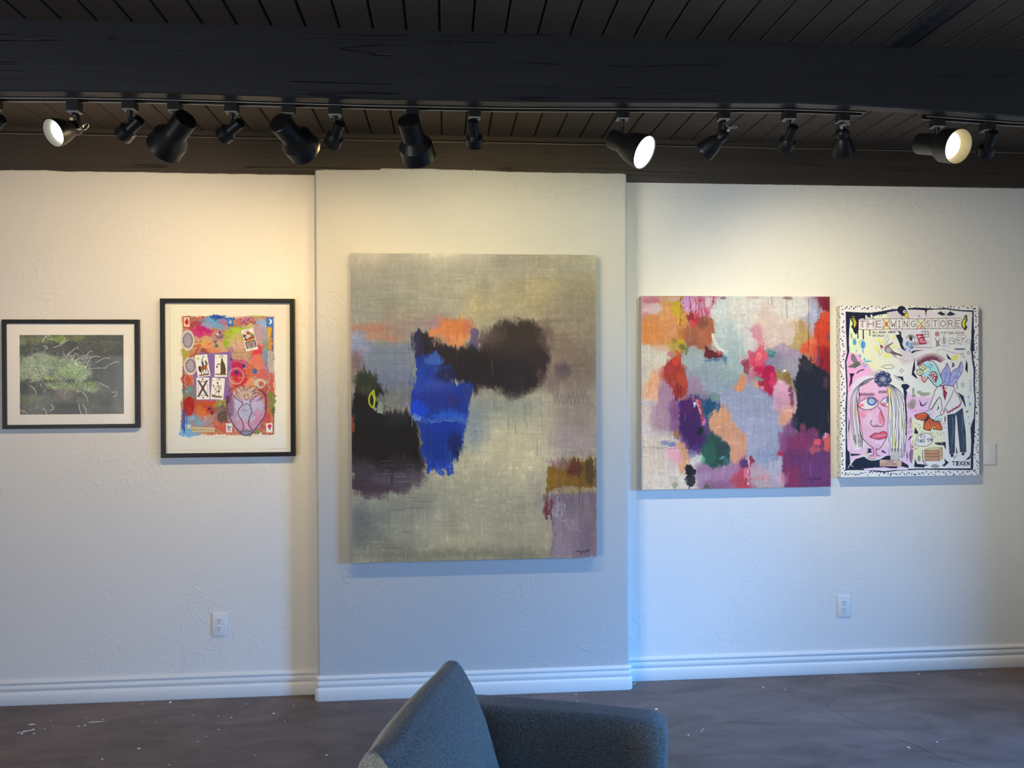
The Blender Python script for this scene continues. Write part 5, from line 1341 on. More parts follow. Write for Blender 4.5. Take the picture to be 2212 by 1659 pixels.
p.line([(520, 890), (545, 960), (560, 1070)], 26, (150, 72, 84), .9, smooth=True); p.line([(516, 890), (530, 930), (548, 990)], 9, (226, 140, 150), .9, smooth=True); B(500, 920, 16, 16, (206, 212, 226), .95, 6, {'nf': 5}); B(490, 885, 12, 9, (220, 110, 120), .8, 5, {'nf': 4}); B(388, 918, 12, 18, (60, 40, 130), .9, 6, {'nf': 5}); B(566, 1050, 10, 30, (206, 120, 180), .8, 6, {'nf': 5})
B(355, 1130, 24, 34, (150, 112, 66), .95, 9, {'nf': 5}); p.line([(340, 1168), (384, 1172)], 4, (40, 30, 30), .9); B(300, 1205, 50, 14, (120, 130, 180), .8, 12, SH); B(330, 1215, 20, 8, (70, 96, 170), .7, 8, SH); B(160, 910, 60, 14, (150, 150, 176), .5, 12, SH)
p.line([(110, 930), (160, 935), (210, 925)], 2.4, (80, 90, 120), .6, smooth=True); p.line([(100, 1245), (200, 1240), (300, 1246), (440, 1248)], 3, (90, 80, 80), .7); p.line([(240, 1210), (270, 1190), (340, 1170)], 2.4, (80, 70, 80), .6)
# lower red drip shapes
p.poly([(830, 1560), (850, 1480), (900, 1400), (925, 1420), (930, 1560)], (172, 66, 92), 1, 12, D); B(890, 1370, 34, 40, (72, 50, 104), .9, 10, D); B(935, 1345, 26, 30, (120, 54, 76), .9, 8, {'nf': 6}); p.poly([(945, 1310), (962, 1345), (920, 1400), (925, 1340)], (140, 50, 70), .9, 5); p.line([(918, 1330), (920, 1540)], 9, (196, 176, 196), .9); B(900, 1450, 20, 40, (206, 140, 160), .6, 10, {'nf': 8})
B(1160, 1300, 34, 16, (160, 44, 70), .9, 9, D); B(1020, 1480, 60, 20, (186, 130, 140), .7, 16, {'nf': 10}); B(1180, 1500, 30, 50, (196, 150, 170), .7, 18, D); B(860, 1520, 40, 26, (160, 70, 80), .7, 14, D)
# black dab at the lower left
B(460, 1430, 32, 46, (30, 30, 34), 1, 7, {'nf': 4, 'nm': 5}); B(468, 1500, 36, 56, (40, 42, 44), .95, 8, {'nf': 6, 'nm': 6}); B(495, 1430, 18, 18, (28, 28, 32), 1, 5); p.line([(455, 1500), (456, 1570)], 6, (60, 52, 56), .9); B(350, 1540, 26, 20, (110, 124, 90), .6, 10, {'nf': 9}); B(340, 1500, 40, 40, (150, 150, 130), .4, 24, {'nf': 14})
p.warp(nf=(2.6, 3), sv=(1, 3), nm=(4, 4))
for k_, (a_, th_) in enumerate(((.16, .1), (-.22, .2), (.14, .2), (-.16, .2))): p.scumble(a_, 300 + k_, (40, 8, 6, 60)[k_], (6, 40, 60, 10)[k_], th_, None, .2)
# drips and dry brush
for i in range(120):
    x = p.rnd.uniform(90, 1550); y = p.rnd.uniform(80, 1450); p.line([(x, y), (x + p.rnd.uniform(-3, 3), y + p.rnd.uniform(20, 110))], p.rnd.uniform(2, 8), p.rnd.choice([(226, 220, 208), (206, 180, 170), (150, 160, 170), (120, 90, 110)]), p.rnd.uniform(.08, .3), taper=True)
for (x, y0, y1) in ((1390, 90, 460), (1385, 350, 520), (1462, 180, 300), (1466, 380, 650), (1098, 75, 140), (1218, 75, 240), (1478, 70, 230)): p.line([(x, y0), (x + 2, y1)], 3.5, (60, 34, 40), .6)
for i in range(9): p.line([(690 + i * 95, 75), (700 + i * 95, 130), (680 + i * 95, 170)], 5, p.rnd.choice([(200, 150, 150), (226, 220, 200)]), .4, taper=True)
B(720, 85, 26, 12, (120, 70, 80), .7, 7, {'nf': 6}); B(960, 80, 60, 10, (196, 140, 150), .6, 7, {'nf': 6}); B(1230, 85, 40, 12, (120, 80, 80), .6, 7, {'nf': 6}); p.line([(100, 75), (640, 74)], 6, (150, 50, 70), .5)
p.line([(100, 1160), (106, 1220), (98, 1300), (106, 1400), (100, 1560)], 3, (90, 90, 86), .6)
p.tint('sv', .03); p.tint('sh', .012); p.tint('nf', .035); p.tint('nl', .04)
z = [(1370, 1494), (1376, 1500), (1384, 1494), (1392, 1500), (1400, 1493), (1408, 1500), (1404, 1520), (1412, 1522), (1416, 1494), (1424, 1500), (1432, 1492), (1440, 1502), (1446, 1484), (1448, 1502), (1458, 1494), (1462, 1502), (1466, 1484), (1470, 1502), (1478, 1494), (1486, 1488), (1484, 1502)]
p.line(z, 3, (26, 14, 30), .95)
SX0, SX1, SZ0, SZ1 = 0.999, 2.006, 0.995, 1.992
SYF = YR - 0.040
root = empty('abstract_painting', ((SX0 + SX1) / 2, YR - 0.02, (SZ0 + SZ1) / 2), 'square multicoloured abstract painting with orange, red, purple and a black patch, on the right wall', 'painting')
pigment_mesh('painted_front', p.albedo(), [(SX0, SYF - .0004, SZ1), (SX1, SYF - .0004, SZ1), (SX1, SYF - .0004, SZ0), (SX0, SYF - .0004, SZ0)], paint_mat('square_painting_pigment', 0.5, 0.25, 0.35, 0.0, 50), root)
bm = bmesh.new(); add_box(bm, SX0, SX1, SYF, YR - 0.0015, SZ0, SZ1, 0.0015)
obj('canvas_edge', bm, simple('off_white_canvas_edge', (0.55, 0.52, 0.48), 0.7, nscale=300, nstr=0.15), root)['label'] = 'off-white canvas edge'

# ------------------------------------------------------------------ framed pictures on the left wall
def framed(root, x0, x1, z0, z1, wf, depth, y, mat_rect, surf, mat_board=None):
    """black frame with mitred corners, mat board / paper, picture and a sheet of glazing"""
    yf = y - depth
    bm = bmesh.new()
    o = [(x0, z0), (x1, z0), (x1, z1), (x0, z1)]; i_ = [(x0 + wf, z0 + wf), (x1 - wf, z0 + wf), (x1 - wf, z1 - wf), (x0 + wf, z1 - wf)]
    b = 0.0012
    ring = []
    for (ins, yy) in ((0, y - 0.0015), (0, yf + b), (b, yf), (wf - b, yf), (wf, yf + b), (wf, y - 0.0015)):
        ring.append([bm.verts.new((x, yy, z)) for x, z in ((x0 + ins, z0 + ins), (x1 - ins, z0 + ins), (x1 - ins, z1 - ins), (x0 + ins, z1 - ins))])
    for a, c in zip(ring, ring[1:] + [ring[0]]):
        for k in range(4): j = (k + 1) % 4; bm.faces.new((a[k], a[j], c[j], c[k]))
    obj('frame', bm, M_FRAME, root, math.radians(30))
    bm = bmesh.new(); add_box(bm, x0 + wf - .002, x1 - wf + .002, yf + 0.006, yf + 0.0072, z0 + wf - .002, z1 - wf + .002)
    obj('glazing', bm, M_PICGLASS, root)
    return yf
def picture_glass(name):
    m = bpy.data.materials.new(name); m.use_nodes = True
    nt = m.node_tree; nt.nodes.clear()
    o = nt.nodes.new('ShaderNodeOutputMaterial'); t = nt.nodes.new('ShaderNodeBsdfTransparent'); g = nt.nodes.new('ShaderNodeBsdfGlossy'); g.inputs['Roughness'].default_value = 0.04
    f = nt.nodes.new('ShaderNodeFresnel'); f.inputs['IOR'].default_value = 1.4; mx = nt.nodes.new('ShaderNodeMixShader'); ml = nt.nodes.new('ShaderNodeMath'); ml.operation = 'MULTIPLY'; ml.inputs[1].default_value = 0.09
    nt.links.new(f.outputs[0], ml.inputs[0]); nt.links.new(ml.outputs[0], mx.inputs[0]); nt.links.new(t.outputs[0], mx.inputs[1]); nt.links.new(g.outputs[0], mx.inputs[2]); nt.links.new(mx.outputs[0], o.inputs[0])
    return m
M_PICGLASS = picture_glass('picture_glazing')

# --- photograph of tangled green plants
IL_PH = [[(0.73, 0.61, 0.47), (0.85, 0.71, 0.53), (0.96, 0.79, 0.58)], [(0.7, 0.6, 0.48), (0.79, 0.67, 0.52), (0.86, 0.73, 0.56)], [(0.64, 0.56, 0.47), (0.71, 0.61, 0.5), (0.77, 0.67, 0.54)], [(0.57, 0.51, 0.45), (0.61, 0.56, 0.48), (0.69, 0.61, 0.52)]]
PQ = [(204, 345), (1466, 341), (1468, 1290), (205, 1303)]
p = Paint(440, 332, .5, .38, PQ, IL_PH, 51)
p.img[:] = np.array((80, 78, 68)) / 255
B = p.blob; D = {'nm': 16, 'nf': 6}; R = p.rnd
B(1200, 450, 300, 120, (92, 88, 72), .8, 90, D); B(1250, 900, 220, 300, (76, 76, 68), .8, 120, D); B(400, 400, 240, 50, (112, 110, 72), .8, 50, D); B(680, 400, 90, 50, (122, 136, 62), .95, 30, D); B(880, 390, 90, 36, (128, 116, 74), .8, 30, D); B(260, 440, 60, 26, (116, 120, 88), .7, 26, D)
B(300, 540, 120, 60, (72, 72, 58), .7, 50, D)
p.poly([(206, 640), (330, 600), (500, 560), (640, 600), (780, 620), (900, 660), (1000, 700), (1060, 780), (1080, 870), (900, 890), (600, 890), (300, 880), (206, 880)], (122, 130, 92), 1, 40, {'nm': 22, 'nf': 14})
B(450, 700, 200, 90, (132, 140, 104), .7, 70, D); B(830, 780, 130, 70, (132, 152, 84), .85, 60, D); B(560, 860, 70, 26, (140, 160, 58), .9, 22, D); B(300, 800, 90, 60, (134, 140, 108), .7, 50, D); B(600, 800, 60, 60, (92, 98, 78), .6, 30, D); B(960, 820, 70, 60, (130, 142, 100), .7, 40, D)
p.poly([(206, 920), (420, 925), (520, 980), (620, 1000), (600, 1060), (400, 1060), (206, 1040)], (66, 64, 58), .95, 26, D)
p.poly([(480, 910), (800, 900), (1080, 900), (1160, 990), (1120, 1040), (960, 1000), (880, 1040), (720, 1010), (560, 990)], (112, 122, 78), .95, 30, {'nm': 20, 'nf': 12})
B(780, 1050, 130, 60, (100, 88, 78), .8, 40, D); B(1080, 960, 90, 50, (108, 122, 76), .7, 40, D); B(1230, 1010, 100, 70, (94, 90, 80), .7, 50, D); B(1140, 1080, 100, 50, (88, 88, 76), .7, 50, D); B(360, 1120, 130, 60, (84, 90, 66), .85, 40, D); B(300, 1230, 90, 50, (86, 86, 78), .6, 40, D)
p.poly([(620, 1150), (920, 1150), (950, 1290), (560, 1295), (600, 1200)], (64, 62, 58), 1, 20, D); B(1180, 1220, 160, 60, (80, 84, 70), .7, 50, D)
# tangled twigs: clusters of small curls, paler at the upper edge of the bank
def curls(n, xr, yr, cols, L0, L1, w, al, bend=2.2):
    for i in range(n):
        x = R.uniform(*xr); y = R.uniform(*yr); a = R.uniform(0, 2 * PI); L_ = R.uniform(L0, L1); bd = R.uniform(-bend, bend); pts = []
        for k in range(6):
            pts.append((x, y)); x += math.cos(a) * L_ / 5; y += math.sin(a) * L_ / 5; a += bd / 5 + R.uniform(-.4, .4)
        p.line(pts, R.uniform(.6, 1.3) * w, R.choice(cols), R.uniform(.35, .95) * al, taper=True)
G1 = [(190, 192, 156), (172, 182, 122), (206, 200, 174), (84, 88, 62), (60, 64, 48), (176, 166, 144)]
curls(340, (210, 1050), (600, 890), G1, 20, 90, 5, .8); curls(150, (480, 1150), (900, 1020), G1, 20, 80, 5, .75); curls(90, (206, 620), (1060, 1290), [(120, 120, 108), (100, 106, 80), (136, 132, 124)], 20, 80, 5, .7)
curls(80, (600, 1000), (1000, 1140), [(136, 116, 104), (110, 96, 84), (126, 118, 104)], 20, 80, 5, .7); curls(80, (900, 1400), (950, 1280), [(118, 114, 100), (100, 104, 84)], 20, 80, 5, .6); curls(70, (420, 900), (350, 460), [(156, 150, 110), (150, 160, 80), (120, 110, 80)], 20, 80, 4, .7)
curls(60, (300, 620), (490, 620), [(150, 148, 132), (120, 120, 100)], 20, 70, 4, .7); curls(60, (740, 1080), (580, 760), [(214, 204, 178), (190, 180, 154)], 30, 90, 5, .8); curls(40, (1050, 1300), (780, 900), [(116, 112, 96)], 30, 80, 5, .6)
T = [(206, 196, 166), (186, 176, 150)]
for q in ([(780, 610), (800, 580), (840, 540), (880, 510), (910, 495), (912, 520)], [(850, 640), (870, 580), (900, 575), (915, 610)], [(880, 660), (950, 610), (1010, 590), (1050, 545), (1090, 545)], [(1000, 740), (1030, 680), (1060, 630), (1110, 600), (1180, 610)], [(1060, 750), (1130, 740), (1240, 740), (1250, 720), (1310, 690), (1370, 665), (1420, 680)],
          [(1120, 680), (1190, 640), (1240, 620), (1290, 625)], [(950, 640), (1000, 625), (1060, 615)], [(490, 430), (510, 390), (560, 360), (600, 375), (590, 400), (550, 395)], [(510, 350), (530, 356), (540, 380)], [(620, 500), (700, 470), (760, 430), (800, 410)], [(700, 460), (740, 420), (760, 390)], [(500, 490), (520, 480), (545, 500), (520, 520)], [(330, 950), (370, 970), (400, 1010), (410, 1050)],
          [(1100, 910), (1150, 905), (1220, 940), (1280, 970)], [(900, 1020), (940, 1010), (1000, 1060), (1030, 1140)], [(960, 1160), (1000, 1220), (1010, 1290)], [(920, 1160), (930, 1230), (950, 1290)], [(1320, 1030), (1370, 1020), (1370, 1060), (1330, 1080)], [(1350, 1180), (1390, 1200), (1380, 1240)], [(230, 1250), (270, 1250), (300, 1290)], [(480, 1220), (520, 1240), (530, 1290)], [(590, 1170), (615, 1220), (580, 1240)], [(750, 580), (770, 620), (800, 640)]):
    p.line(q, 7, R.choice(T), .85, smooth=True)
for i in range(30):
    x = R.uniform(500, 900); p.line([(x, 1010), (x - 20, 1060), (x - 30, 1110)], 4, (150, 140, 124), .25, taper=True)
for (a, b, c_, d) in ((206, 482, 1120, 446), (206, 510, 500, 505), (980, 432, 1410, 432), (206, 880, 470, 876), (206, 908, 1200, 905), (270, 735, 440, 732), (490, 722, 800, 720), (700, 1140, 1260, 1150)):
    p.line([(a, b), (c_, d)], 4, (66, 64, 52), .55)  # some of these lines are reflected window bars, drawn into the print
p.line([(1180, 432), (1410, 432)], 4, (150, 144, 116), .7); p.line([(930, 432), (1120, 430)], 4, (160, 150, 122), .8)
for (x, y0, y1) in ((500, 570, 700), (270, 640, 860), (735, 720, 880), (440, 600, 720)): p.line([(x, y0), (x, y1)], 4, (84, 92, 62), .5)  # upright lines, a reflected window bar painted in among them
p.tint('nf', .10); p.tint('nm', .08)
p.img = p.img * .93 + .035  # pale haze of reflections on the glass, mixed into the print's colours
fx0, fx1, fz0, fz1 = -2.137, -1.499, 1.340, 1.869
root = empty('framed_photograph', ((fx0 + fx1) / 2, -.012, (fz0 + fz1) / 2), 'black-framed landscape-format photograph of tangled green plants with a cream mat, at the far left', 'framed photograph')
wf = 0.0195
yf = framed(root, fx0, fx1, fz0, fz1, wf, 0.024, 0, None, None)
px0, px1, pz0, pz1 = fx0 + .0760, fx0 + .5640, fz0 + .0670, fz0 + .4550
bm = bmesh.new()
mo = [(fx0 + wf - .001, fz0 + wf - .001), (fx1 - wf + .001, fz0 + wf - .001), (fx1 - wf + .001, fz1 - wf + .001), (fx0 + wf - .001, fz1 - wf + .001)]
def mat_board(bm, mo, q, ym):
    """bevel-cut window mat"""
    A = [bm.verts.new((x, ym, z)) for x, z in mo]; Bv = [bm.verts.new((x, ym, z)) for x, z in q]
    cx = sum(x for x, z in q) / 4; cz = sum(z for x, z in q) / 4
    Cv = [bm.verts.new((x + math.copysign(.0014, cx - x), ym + .0014, z + math.copysign(.0014, cz - z))) for x, z in q]
    Dv = [bm.verts.new((x, ym + .0014, z)) for x, z in mo]
    for a, b in ((A, Bv), (Bv, Cv), (Cv, Dv), (Dv, A)):
        for k in range(4): j = (k + 1) % 4; bm.faces.new((a[k], a[j], b[j], b[k]))
mat_board(bm, mo, [(px0, pz0), (px1, pz0), (px1, pz1), (px0, pz1)], yf + .009)
obj('mat_board', bm, M_MAT, root)['label'] = 'cream mat board'
pigment_mesh('photo_print', p.albedo(), [(px0 - .002, yf + .0105, pz1 + .002), (px1 + .002, yf + .0105, pz1 + .002), (px1 + .002, yf + .0105, pz0 - .002), (px0 - .002, yf + .0105, pz0 - .002)], paint_mat('photo_print', .5, .3, 0.03), root)

# --- collage picture with small picture cards
IL_CO = [[(1.1, 0.88, 0.61), (1.16, 0.99, 0.66), (1.16, 1.03, 0.65)], [(0.98, 0.82, 0.6), (1.07, 0.89, 0.65), (1.13, 0.92, 0.62)], [(0.81, 0.7, 0.57), (0.89, 0.77, 0.6), (0.91, 0.78, 0.58)], [(0.67, 0.61, 0.55), (0.71, 0.65, 0.58), (0.72, 0.64, 0.53)]]
CQ = [(70, 100), (1250, 113), (1254, 1519), (75, 1531)]
p = Paint(560, 680, .6, .72, CQ, IL_CO, 71)
H_ = np.linspace(0, 1, 680)[:, None, None]
p.img[:] = np.array((240, 220, 172)) / 255 * (1 - H_) + np.array((222, 204, 178)) / 255 * H_
B = p.blob; D = {'nm': 9, 'nf': 4}; R = p.rnd; L = p.line
# sheet of paper with its torn edge
p.poly([(118, 124), (1212, 130), (1214, 1486), (124, 1498)], (246, 228, 184), .55, 2, {'nf': 1.5}); p.poly([(118, 800), (1212, 800), (1214, 1486), (124, 1498)], (226, 208, 184), .5, 300)
L([(118, 126), (120, 700), (124, 1496)], 3, (196, 176, 136), .7); L([(124, 1498), (700, 1494), (1212, 1486)], 3, (170, 152, 126), .7); L([(1060, 1488), (1110, 1484), (1160, 1488), (1210, 1482)], 3, (150, 132, 106), .7, smooth=True); L([(1213, 130), (1214, 1486)], 2.5, (206, 186, 142), .6)
# painted rectangle
p.poly([(226, 226), (420, 228), (640, 238), (900, 230), (1100, 235), (1094, 900), (1098, 1350), (850, 1358), (500, 1360), (240, 1366), (222, 1100), (232, 700)], (214, 176, 140), .65, 6, {'nf': 3})
p.poly([(236, 236), (1088, 244), (1086, 1345), (240, 1352)], (196, 120, 88), 1, 6, {'nf': 3, 'nm': 4})
def bb(*a, **k): B(*a, **k)
for (x, y, rx, ry, c) in ((330, 270, 90, 30, (160, 96, 84)), (430, 250, 100, 16, (206, 112, 76)), (460, 300, 90, 34, (130, 140, 160)), (560, 270, 90, 36, (96, 160, 190)), (600, 330, 60, 34, (110, 164, 184)), (600, 240, 100, 12, (44, 84, 140)), (360, 310, 60, 30, (170, 60, 70)), (470, 330, 40, 30, (150, 150, 170)), (620, 300, 30, 40, (176, 110, 130)),
        (840, 275, 110, 30, (176, 76, 106)), (790, 255, 90, 12, (196, 140, 150)), (950, 240, 60, 12, (176, 170, 70)), (960, 285, 60, 40, (196, 140, 96)), (880, 300, 60, 12, (150, 60, 70)), (420, 380, 90, 30, (196, 26, 96)), (360, 400, 40, 24, (196, 60, 110)), (480, 400, 50, 20, (206, 90, 100)), (430, 440, 80, 26, (206, 160, 110)),
        (440, 490, 70, 30, (226, 186, 40)), (370, 500, 50, 24, (214, 170, 60)), (500, 520, 80, 50, (224, 146, 96)), (560, 560, 110, 26, (222, 136, 84)), (620, 500, 60, 60, (206, 160, 110)), (700, 400, 80, 60, (160, 190, 40)), (760, 360, 90, 34, (176, 200, 60)), (690, 480, 36, 50, (140, 180, 40)), (740, 440, 60, 60, (206, 176, 100)),
        (700, 330, 50, 16, (96, 150, 40)), (780, 330, 70, 14, (110, 140, 50)), (760, 520, 70, 40, (214, 170, 130)), (860, 330, 80, 16, (200, 190, 110)), (980, 330, 50, 60, (140, 180, 190)), (1000, 420, 40, 60, (130, 170, 170)), (960, 420, 50, 90, (196, 150, 140)), (1010, 550, 30, 90, (130, 160, 130)), (1020, 680, 26, 120, (130, 140, 160)),
        (1000, 760, 40, 60, (170, 110, 140)), (880, 600, 60, 60, (216, 74, 60)), (920, 560, 60, 40, (222, 60, 66)), (930, 680, 60, 90, (224, 120, 84)), (980, 780, 50, 50, (206, 96, 80)), (800, 600, 80, 44, (196, 156, 110)), (700, 600, 20, 60, (176, 120, 130)), (760, 680, 90, 40, (186, 60, 96)), (740, 740, 110, 60, (196, 26, 70)), (850, 760, 60, 70, (206, 100, 60)),
        (780, 860, 120, 60, (206, 30, 40)), (870, 860, 60, 60, (224, 150, 96)), (720, 900, 70, 60, (206, 80, 60)), (650, 860, 60, 60, (196, 120, 100)), (650, 960, 40, 70, (130, 96, 140)), (400, 600, 80, 50, (150, 70, 60)), (340, 580, 60, 50, (196, 130, 80)), (260, 580, 30, 60, (170, 160, 60)),
        (280, 860, 40, 90, (190, 76, 56)), (320, 960, 50, 60, (110, 120, 110)), (280, 940, 50, 30, (110, 140, 126)), (260, 1060, 20, 90, (130, 120, 60)), (370, 1080, 50, 60, (150, 80, 60)), (430, 1120, 60, 70, (206, 106, 50)), (460, 1060, 80, 30, (190, 76, 50)), (540, 1090, 50, 60, (206, 84, 40)), (500, 1130, 40, 40, (170, 50, 40)), (600, 1060, 50, 60, (150, 150, 70)),
        (600, 1130, 60, 50, (120, 100, 80)), (570, 1200, 90, 40, (150, 120, 110)), (470, 1230, 90, 50, (170, 130, 130)), (330, 1210, 90, 50, (130, 140, 150)), (400, 1230, 50, 30, (120, 150, 160)), (620, 1280, 90, 50, (196, 80, 70)), (580, 1230, 60, 40, (190, 100, 80)), (270, 1300, 50, 50, (110, 150, 170)), (250, 1200, 20, 90, (56, 90, 150)), (300, 1340, 90, 20, (110, 160, 190)),
        (560, 1320, 80, 16, (150, 120, 70)), (900, 1330, 80, 20, (120, 150, 60)), (980, 1280, 90, 40, (176, 90, 70)), (1040, 1100, 30, 150, (196, 96, 60)), (1060, 960, 30, 90, (186, 90, 60)), (1070, 1060, 14, 90, (110, 130, 60)), (990, 900, 60, 60, (176, 80, 60)), (1000, 1200, 50, 60, (190, 70, 60)), (860, 1280, 60, 40, (160, 96, 90)), (680, 1060, 50, 60, (110, 60, 70)), (620, 1180, 50, 40, (90, 70, 60)), (1060, 850, 26, 60, (190, 90, 70))):
    bb(x, y, rx * 1.1, ry * 1.15, c, .9, 16, {'nm': 22, 'nf': 9})
# long coloured edges
L([(240, 700), (243, 900), (248, 1340)], 9, (60, 76, 110), .8); L([(1080, 250), (1078, 480), (1084, 640)], 14, (44, 96, 150), .85); L([(1087, 1100), (1084, 1340)], 9, (60, 50, 60), .8); L([(300, 238), (440, 242)], 6, (50, 40, 40), .7); L([(490, 238), (560, 232), (700, 246)], 11, (30, 70, 130), .9, smooth=True)
L([(800, 1343), (1080, 1340)], 7, (90, 30, 50), .8); L([(460, 1352), (700, 1352)], 8, (190, 50, 50), .8); L([(850, 232), (1040, 240)], 7, (180, 190, 90), .8); L([(218, 1040), (224, 1120), (234, 1230)], 10, (206, 70, 50), .8); L([(1092, 840), (1100, 880), (1090, 940)], 8, (206, 110, 70), .8, smooth=True)
p.poly([(1014, 340), (1068, 345), (1060, 440), (1070, 560), (1044, 555), (1034, 440)], (222, 164, 40), 1, 6, {'nf': 3}); L([(1050, 460), (1062, 560)], 10, (180, 90, 30), .7)
for i in range(520):
    x = R.uniform(245, 1075); y = R.uniform(245, 1335); a = R.uniform(-.6, .9); l_ = R.uniform(15, 60)
    L([(x, y), (x + l_ * math.cos(a), y + l_ * math.sin(a))], R.uniform(2, 8), R.choice([(236, 170, 60), (70, 120, 170), (226, 140, 90), (190, 50, 60), (240, 200, 150), (120, 150, 170), (90, 110, 60), (206, 90, 120), (230, 190, 60), (110, 60, 80)]), R.uniform(.15, .55), taper=True)
p_keep = p.img[:, :].copy(); p.warp(nf=(5, 5), nm=(8, 8)); m_ = np.zeros((680, 560, 1)); m_[62:600, 82:478] = 1; p.img = p.img * m_ + p_keep * (1 - m_)
# purple ground below the cards
p.poly([(400, 580), (690, 575), (694, 640), (684, 820), (640, 900), (640, 1020), (500, 1030), (364, 1020), (330, 800), (350, 640)], (140, 100, 146), 1, 7, D)
for i in range(40): L([(R.uniform(360, 680), R.uniform(590, 1000)), (R.uniform(360, 680), R.uniform(590, 1000))], 2.4, R.choice([(170, 130, 170), (110, 76, 130), (120, 130, 160)]), .22)
# left circles: carved heads
for (cx, cy, rx, ry) in ((285, 460, 56, 90), (310, 700, 56, 80)):
    B(cx, cy, rx + 10, ry + 10, (206, 190, 160), 1, 8, {'nf': 4}); B(cx, cy, rx * .8, ry * .75, (160, 140, 140), .8, 14, D)
    n = 24; L([(cx + rx * .75 * math.cos(t * 2 * PI / n), cy + ry * .72 * math.sin(t * 2 * PI / n)) for t in range(n)], 8, (96, 62, 84), .8, closed=True, smooth=True)
    for i in range(46): a = R.uniform(0, 2 * PI); r = R.random(); x = cx + rx * r * math.cos(a); y = cy + ry * r * math.sin(a); L([(x, y), (x + R.uniform(-14, 14), y + R.uniform(-18, 18))], 2.2, R.choice([(96, 80, 84), (226, 212, 190), (130, 110, 110)]), .6)
L([(345, 520), (400, 500), (345, 600), (300, 620)], 14, (176, 60, 50), .8); L([(340, 540), (398, 506)], 4, (226, 190, 150), .8)
# heart and circles
B(572, 420, 64, 52, (196, 130, 110), .95, 6, {'nf': 3}); B(572, 422, 44, 38, (170, 130, 116), .7, 10, D); p.poly([(540, 400), (570, 425), (620, 400), (614, 440), (560, 446)], (110, 96, 100), .8, 4); p.poly([(545, 395), (575, 392), (570, 420)], (226, 214, 190), .8, 3)
for (x, y, r, c) in ((586, 388, 13, (70, 84, 110)), (544, 476, 14, (70, 106, 104)), (554, 513, 17, (76, 106, 112)), (696, 638, 14, (66, 66, 106)), (808, 703, 18, (56, 50, 110)), (740, 765, 18, (46, 50, 110)), (912, 755, 24, (60, 100, 130)), (485, 1106, 12, (50, 44, 70)), (508, 1147, 13, (56, 50, 66)), (780, 786, 7, (110, 30, 50)), (820, 752, 6, (90, 30, 50))):
    B(x, y, r, r * 1.05, c, 1, 3); B(x - r * .2, y - r * .2, r * .4, r * .4, tuple(min(255, v + 26) for v in c), .6, 4)
# sweeping forms on the right of the cards
for k in range(4): L([(700 + k * 6, 660 + k * 4), (760, 640 + k * 10), (840, 680 + k * 10), (890, 760), (930, 860 + k * 4)], 5, [(206, 130, 150), (150, 80, 100), (226, 180, 150), (170, 60, 90)][k], .6, smooth=True)
for k, (rx, ry) in enumerate(((68, 72), (56, 58), (74, 80))): L([(738 + rx * math.cos(t * PI / 10), 800 + ry * math.sin(t * PI / 10)) for t in range(20)], 6, [(232, 196, 150), (206, 120, 110), (190, 130, 120)][k], .75, closed=True, smooth=True)
L([(790, 800), (850, 795), (860, 800)], 5, (120, 20, 30), .8); B(960, 870, 54, 46, (206, 190, 150), .9, 6, {'nf': 4}); B(970, 875, 26, 26, (190, 90, 70), .9, 6, {'nf': 3}); L([(920, 800), (905, 850), (960, 915), (1010, 880), (1015, 840)], 6, (150, 176, 176), .8, smooth=True)
p.poly([(1034, 560), (1088, 566), (1088, 770), (1050, 760), (1034, 700)], (196, 176, 150), .9, 4, {'nf': 3})
for i in range(22): x = R.uniform(1040, 1080); y = R.uniform(570, 750); L([(x, y), (x + 14, y - 16)], 2.2, (96, 80, 76), .6)
p.poly([(700, 580), (820, 580), (880, 690), (800, 640), (700, 640)], (196, 150, 110), .85, 6, D); L([(700, 578), (815, 580)], 3, (110, 70, 60), .8); L([(730, 620), (800, 615), (770, 680)], 3, (120, 60, 60), .6)
L([(660, 420), (640, 500), (660, 560)], 3, (130, 80, 60), .6, smooth=True); L([(735, 440), (745, 560), (730, 590)], 3, (130, 90, 60), .7); L([(690, 370), (680, 440), (730, 450), (700, 500)], 2.5, (120, 110, 50), .5, smooth=True)
# white zigzags
for q in ([(750, 258), (775, 290), (810, 262), (850, 295), (880, 262), (905, 292)], [(260, 800), (245, 840), (268, 850), (258, 890), (275, 900)], [(280, 1090), (300, 1104), (275, 1115), (303, 1135)], [(1040, 850), (1030, 890), (1055, 905), (1028, 960)], [(432, 1175), (457, 1200), (440, 1230)], [(310, 1040), (330, 1056)], [(260, 940), (285, 950)]):
    L(q, 3.4, (236, 214, 190), .85)
B(295, 1080, 50, 90, (166, 36, 36), 1, 6, {'nf': 3}); L([(280, 1090), (300, 1104), (275, 1115), (303, 1135)], 3, (216, 150, 130), .9); B(296, 1150, 26, 50, (170, 50, 46), .8, 10, D)
L([(350, 1000), (362, 1100), (350, 1240)], 3, (110, 60, 60), .6)
for y in (1050, 1066, 1080): L([(385, y), (430, y + 4), (480, y), (545, y + 3)], 2.4, (150, 60, 50), .6)
B(312, 1195, 40, 18, (130, 176, 190), .7, 9, D); L([(245, 1190), (252, 1260), (250, 1330)], 9, (40, 76, 150), .8); L([(262, 1180), (262, 1270)], 7, (110, 160, 206), .8)
